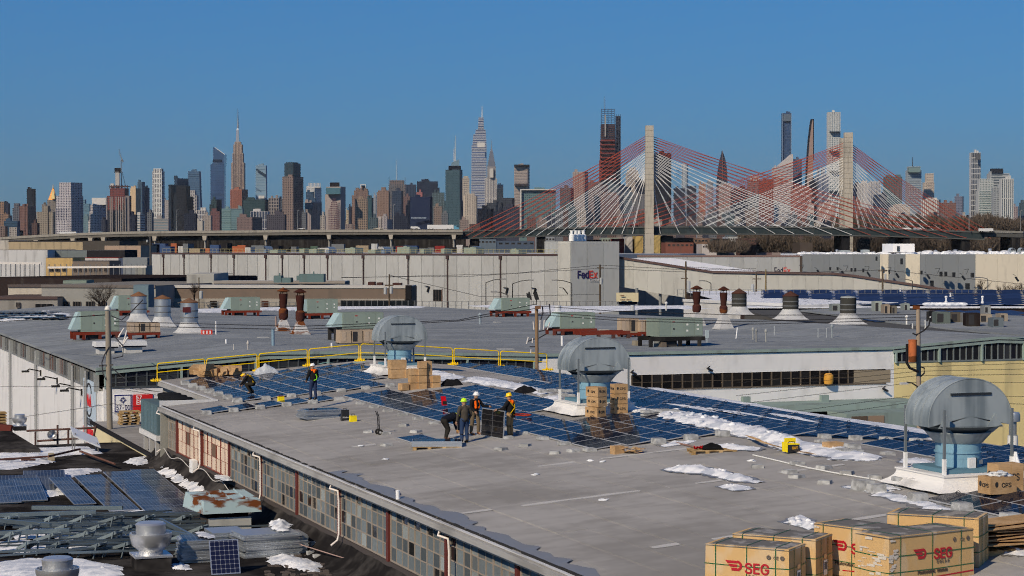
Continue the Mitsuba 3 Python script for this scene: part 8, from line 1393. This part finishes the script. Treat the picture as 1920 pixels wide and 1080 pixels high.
for k,(a,b)in enumerate((((1245,766),(1340,783)),((1300,772),(1470,800)),((1450,786),(1530,803)),((1380,764),(1440,774)))):(x0,y0),(x1,y1)=a,b;snow(f'thin snow streak lying on the right slope panels, {ordn(k)} from the left',[(x0,y0+1),((x0+x1)/2,(y0+y1)/2+2.4),(x1,y1+1),((x0+x1)/2+6,(y0+y1)/2-1.6)],lambda x,y:onroof(x,y)+EZ*.24,.07,70+k,clods=4)
for k,(x,y)in enumerate(((1108,866),(1130,868),(1410,866),(1130,940),(678,838),(722,863),(1005,892))):v,u,z,s=rv(x,y);g=G();r_=np.random.default_rng(k);ic=trimesh.creation.icosphere(1,.07);g.add(np.array(ic.vertices)*[1.8,1.3,.7]*(1+.3*r_.standard_normal((len(ic.vertices),1)))+B(v,u,z+.04),np.array(ic.faces));solo('snow_lump',f'small snow lump alone on the bare grey roof, {ordn(k)} listed from the array outwards','snow',g,'snow_bsdf',group='lone snow lumps on the bare roof')
# ================================================================ people
def hullcap(a,ra,b,rb):
 ps=[]
 for c,r in((a,ra),(b,rb)):s_=m3.Manifold.sphere(float(r),14).translate(list(map(float,c)));ps.append(s_)
 return m3.Manifold.batch_hull(ps)
def blend(bones,edge=.035,it=8):
 """one continuous surface from (a, ra, b, rb) bones"""
 m=m3.Manifold.batch_boolean([hullcap(*b)for b in bones],m3.OpType.Add).refine_to_length(edge);q=m.to_mesh();t=trimesh.Trimesh(q.vert_properties[:,:3],q.tri_verts,process=True);trimesh.smoothing.filter_taubin(t,iterations=it);return t
def person(label,v,u,z,face,J,jacket,trousers,boots,helmet,skin=(.42,.25,.17),extra=()):
 """J: joints in the body's own frame (x right, y forward, z up, metres); face: turn of the body from EU, degrees to the left"""
 t=thing('person',label,'person');a=math.radians(face);fy=EU*math.cos(a)-EV*math.sin(a);fx=EV*math.cos(a)+EU*math.sin(a);M=(np.stack([fx,fy,EZ],1),B(v,u,z));J={k:np.array(x,float)for k,x in J.items()}
 def P(name,bones,mat,col,edge=.035,it=8):m=blend(bones,edge,it);g=G();g.mesh(m,M);return part(t,name,g,mat,col)
 hd,nk,ch,pv=J['head'],J['neck'],J['chest'],J['pelvis'];up=hd-nk;up=up/np.linalg.norm(up);fw=J.get('look',np.array([0,1.0,0]));fw=fw/np.linalg.norm(fw);rt=np.cross(fw,up)
 body=[(hd+up*.02,.098,hd-up*.05+fw*.02,.082),(hd-up*.08,.06,nk,.062),(nk,.066,ch,.15),(ch,.15,pv,.135)]
 hands=[]
 for s in 'lr':
  sh,el,wr=J['sh'+s],J['el'+s],J['wr'+s];hp,kn,an=J['hp'+s],J['kn'+s],J['an'+s];d=wr-el;d/=np.linalg.norm(d);sd=np.cross(d,np.array([0,1.0,.1]));sd/=np.linalg.norm(sd)+1e-9;nn=np.cross(d,sd)
  body+=[(nk,.06,sh,.062),(sh,.058,el,.043),(el,.042,wr,.030),(wr,.030,wr+d*.085,.036),(pv,.12,hp,.09),(hp,.086,kn,.058),(kn,.056,an,.04),(an,.042,an+np.array([0,.15,-.055]),.036)]
  for k,(o,L)in enumerate(((-.030,.075),(-.010,.085),(.010,.082),(.030,.066))):b0=wr+d*.085+sd*o;m_=b0+d*L*.55+nn*.008;hands.append((b0,.0105,m_,.0095));hands.append((m_,.0095,m_+d*L*.35+nn*.03,.008))
  b0=wr+d*.03-sd*.032;hands.append((b0,.013,b0-sd*.03+d*.035,.011));hands.append((b0-sd*.03+d*.035,.011,b0-sd*.035+d*.065+nn*.01,.009))
 nose=[(hd-up*.01+fw*.085,.016,hd-up*.035+fw*.108,.014),(hd-up*.01+rt*.095,.018,hd-up*.03+rt*.094,.014),(hd-up*.01-rt*.095,.018,hd-up*.03-rt*.094,.014),(hd-up*.085+fw*.07,.022,hd-up*.09+fw*.075,.02)]
 P('body',body+hands+nose,'matte',skin,.03,5)
 jk=[(nk+up*.0,.085,ch,.185),(ch,.185,(ch+pv)/2,.17),((ch+pv)/2,.17,pv+(ch-pv)*.05,.165)]
 for s in 'lr':sh,el,wr=J['sh'+s],J['el'+s],J['wr'+s];jk+=[(ch+(nk-ch)*.45,.13,sh,.085),(sh,.086,el,.064),(el,.066,el+(wr-el)*.96,.046)]
 P('jacket',jk,'matte',jacket)
 for s in 'lr':
  hp,kn,an=J['hp'+s],J['kn'+s],J['an'+s];P('trousers' if s=='l' else 'trousers',[(pv-(ch-pv)*.0,.150,hp,.112),(hp,.112,kn,.082),(kn,.082,an+(kn-an)*.12,.066)],'matte',trousers);P('boot',[(an+(kn-an)*.2,.062,an,.06),(an,.058,an+np.array([0,.05,-.045]),.045),(an+np.array([0,.05,-.045]),.045,an+np.array([0,.19,-.055]),.036)],'matte',boots)
 g=G();pr=[(.150,-.005),(.135,.0),(.128,.02),(.122,.06),(.10,.105),(.06,.135),(.01,.145)];hc=M[1]+M[0]@(hd+up*.035);g.lathe(pr,hc,20,(M[0]@rt,M[0]@fw,M[0]@up),sharp=60);g.prism([(math.cos(q)*.13,math.sin(q)*.12)for q in np.linspace(.5,2.64,9)],hc+M[0]@(fw*.07),M[0]@rt,M[0]@fw,M[0]@up*.012);h_=part(t,'helmet',g,'paint',helmet);g=G();g.bar(hc+M[0]@(fw*.1+up*.13),hc+M[0]@(-fw*.1+up*.13),.03,.02);part(h_,'ridge',g,'paint',np.asarray(helmet)*.92)
 for(nm,kind,pts,r,col)in extra:
  g=G()
  if kind=='tube':g.tube([M[1]+M[0]@np.array(p,float)for p in pts],r,6)
  else:m=blend([(np.array(a_,float),ra,np.array(b_,float),rb)for a_,ra,b_,rb in pts],.03,4);g.mesh(m,M)
  part(t,nm,g,'matte',col)
 return t
def stand(w=.11,lean=.0,arm=None,step=0.0,look=(0,1,-.05),h=1.0):
 J=dict(head=(0,lean+.03,1.63),neck=(0,lean,1.48),chest=(0,lean*.8,1.26),pelvis=(0,0,.97),shl=(-.20,lean*.9,1.42),shr=(.20,lean*.9,1.42),hpl=(-w,0,.92),hpr=(w,0,.92),knl=(-w-.01,.04+step,.50),knr=(w+.01,.04-step,.50),anl=(-w-.02,step*1.2,.09),anr=(w+.02,-step*1.2,.09),ell=(-.27,.02,1.13),elr=(.27,.02,1.13),wrl=(-.28,.12,.89),wrr=(.28,.12,.89),look=look)
 J.update(arm or{});return{k:tuple(np.array(x)*(h if k!='look' else 1))for k,x in J.items()}
NAVYJ,DKJ,JEANS,KHAKI=(.012,.014,.022),(.018,.018,.020),(.035,.06,.13),(.34,.22,.11);ORG,LIME,HY=lin((255,110,30)),lin((196,245,30)),lin((250,205,20))
hood=lambda c,y=0.0,z=1.46:('hood','blob',[((-.11,y-.02,z),.062,(.11,y-.02,z),.062),((0,y-.09,z-.02),.07,(0,y-.08,z-.10),.06),((-.10,y+.04,z-.05),.045,(.10,y+.04,z-.05),.045)],0,c)
v,u,z,s=rv(872,831);person('person seen from behind in a dark grey jacket, jeans and lime helmet',v-.02,u,z+.02,8,stand(.10,.02,dict(ell=(-.30,.0,1.14),elr=(.30,.02,1.14),wrl=(-.32,.06,.88),wrr=(.27,.16,.92)),look=(.1,1,-.1)),(.075,.066,.056),JEANS,(.02,.02,.022),LIME,extra=(('harness','tube',[(-.17,-.06,.95),(-.1,-.16,.86),(0,-.17,.93),(.1,-.16,.86),(.17,-.06,.95)],.018,(.02,.02,.02)),('knee_strap','tube',[(-.2,.04,.36),(-.13,-.07,.35),(-.04,.04,.36)],.02,(.02,.02,.02)),('knee_strap','tube',[(.2,.04,.36),(.13,-.07,.35),(.04,.04,.36)],.02,(.02,.02,.02))))
v,u,z,s=rv(890,816);person('person facing the viewer in a white helmet and orange vest, reaching for the held panel',v,u,z+.02,205,stand(.10,.05,dict(shr=(.20,.04,1.40),ell=(-.34,.16,1.20),wrl=(-.52,.28,1.16),elr=(.26,.05,1.14),wrr=(.22,.22,1.0)),step=.08),DKJ,(.16,.125,.085),(.13,.06,.03),(.8,.8,.8),extra=(('vest','blob',[((-.09,.13,1.38),.06,(-.08,.16,1.15),.06),((.09,.13,1.38),.06,(.08,.16,1.15),.06)],0,ORG),))
v,u,z,s=rv(957,820);person('person in a yellow helmet, black jacket and tan trousers holding the panel upright',v,u,z+.02,40,stand(.10,.03,dict(ell=(-.32,.16,1.16),wrl=(-.42,.36,1.12),elr=(.27,.14,1.14),wrr=(.10,.38,1.08)),look=(-.3,1,-.25)),DKJ,KHAKI,(.22,.13,.06),HY,extra=(hood(ORG),('harness','tube',[(-.16,-.10,1.42),(.02,-.20,1.2),(.16,-.12,.98),(.0,-.16,.93),(-.16,-.1,.98),(.02,-.19,1.2),(.16,-.12,1.42)],.02,HY*.8),('harness_belt','tube',[(-.18,0,.98),(-.1,-.16,.96),(.1,-.16,.96),(.18,0,.98),(.1,-.17,.8),(0,-.12,.86),(-.1,-.17,.8),(-.18,0,.98)],.022,(.02,.02,.02)),('knee_strap','tube',[(-.2,.04,.46),(-.12,-.06,.45),(-.04,.05,.46)],.022,(.02,.02,.02)),('knee_strap','tube',[(.2,.04,.46),(.12,-.06,.45),(.04,.05,.46)],.022,(.02,.02,.02))))
v,u,z,s=rv(833,826);person('person bending low to the right in a navy jacket and white helmet',v,u,z+.02,-82,dict(head=(0,.74,.90),neck=(0,.60,.96),chest=(0,.40,.95),pelvis=(0,.0,.82),shl=(-.17,.54,.95),shr=(.17,.54,.95),hpl=(-.10,.0,.78),hpr=(.10,.0,.78),knl=(-.12,.20,.46),knr=(.12,.14,.44),anl=(-.12,.12,.09),anr=(.13,.0,.09),ell=(-.20,.58,.66),elr=(.20,.56,.66),wrl=(-.12,.62,.40),wrr=(.14,.60,.42),look=(0,.7,-.7)),NAVYJ,(.03,.028,.026),(.10,.05,.035),(.8,.8,.8),extra=(('collar','blob',[((-.10,.62,1.0),.055,(.10,.62,1.0),.055),((-.1,.56,1.06),.035,(.1,.56,1.06),.035)],0,lin((226,236,60))),('glove','blob',[((-.12,.66,.34),.05,(-.11,.68,.27),.04)],0,lin((210,170,50)))))
v,u,z,s=rv(590,768);person('person standing on the loose panel stack in a white helmet, orange hood and black jacket',v,u+.25,z+.46,18,stand(.09,.03,dict(ell=(-.29,.06,1.14),wrl=(-.24,.22,.98),elr=(.29,.06,1.14),wrr=(.25,.22,1.0)),step=.05,look=(-.2,1,-.3)),DKJ,(.03,.045,.10),(.02,.02,.02),(.82,.82,.82),extra=(hood(ORG),('lime_stripe','tube',[(.02,-.19,1.28),(.10,-.18,1.15),(.06,-.19,1.02),(-.08,-.19,.98)],.028,lin((150,240,60)))))
v,u,z,s=rv(474,745);person('person crouching on the far array in a black jacket with yellow harness and yellow helmet',v,u,z+.2,60,dict(head=(0,.46,.98),neck=(0,.34,.95),chest=(0,.22,.82),pelvis=(0,.0,.55),shl=(-.18,.30,.90),shr=(.18,.30,.90),hpl=(-.11,.0,.52),hpr=(.11,.0,.52),knl=(-.14,.34,.50),knr=(.16,.32,.42),anl=(-.13,.08,.09),anr=(.15,.02,.09),ell=(-.24,.46,.66),elr=(.24,.46,.66),wrl=(-.16,.62,.48),wrr=(.16,.60,.46),look=(0,.8,-.6)),DKJ,(.03,.028,.024),(.02,.02,.02),HY,extra=(('harness','tube',[(-.14,.16,.98),(.03,.02,.82),(.15,-.08,.60),(0,-.14,.56),(-.14,-.06,.62),(.0,.03,.82),(.14,.18,.98)],.03,HY*.8),('collar','tube',[(-.1,.30,.98),(0,.24,1.0),(.1,.30,.98)],.04,HY)))
# the panel that two of them hold upright
t=thing('solar_panel','black panel held upright on edge between two workers','solar panel');pa,pb=onroof(902,818),onroof(944,824);d=(pb-pa);d[2]=0;d/=np.linalg.norm(d);o=pa+EZ*.04;L,H=np.linalg.norm((pb-pa)[:2]),1.17;n_=np.cross(d,EZ);n_=n_ if n_[1]<0 else-n_;upv=EZ*.98-n_*-.0+d*.10;g=G();c=o+d*L/2+upv*H/2;g.obox(c,d*L/2,upv*H/2,n_*.018);part(t,'frame',g,'metal',(.66,.68,.7));q=lambda a,b:o+d*a+upv*b+n_*.021;g=G();g.quad(q(.03,.03),q(L-.03,.03),q(L-.03,H-.03),q(.03,H-.03));part(t,'cells',g,'gloss',(.010,.010,.012));g=G();g.obox(c+n_*.022,d*.012,upv*(H/2-.03),n_*.001)
part(t,'mid_rib',g,'metal',(.4,.4,.42));g=G()
for k in range(1,5):g.obox(c+n_*.0225+upv*(-.5+k/5)*H,d*(L/2-.03),upv*.006,n_*.0006)
part(t,'busbar',g,'matte',(.10,.10,.105),kind='stuff')
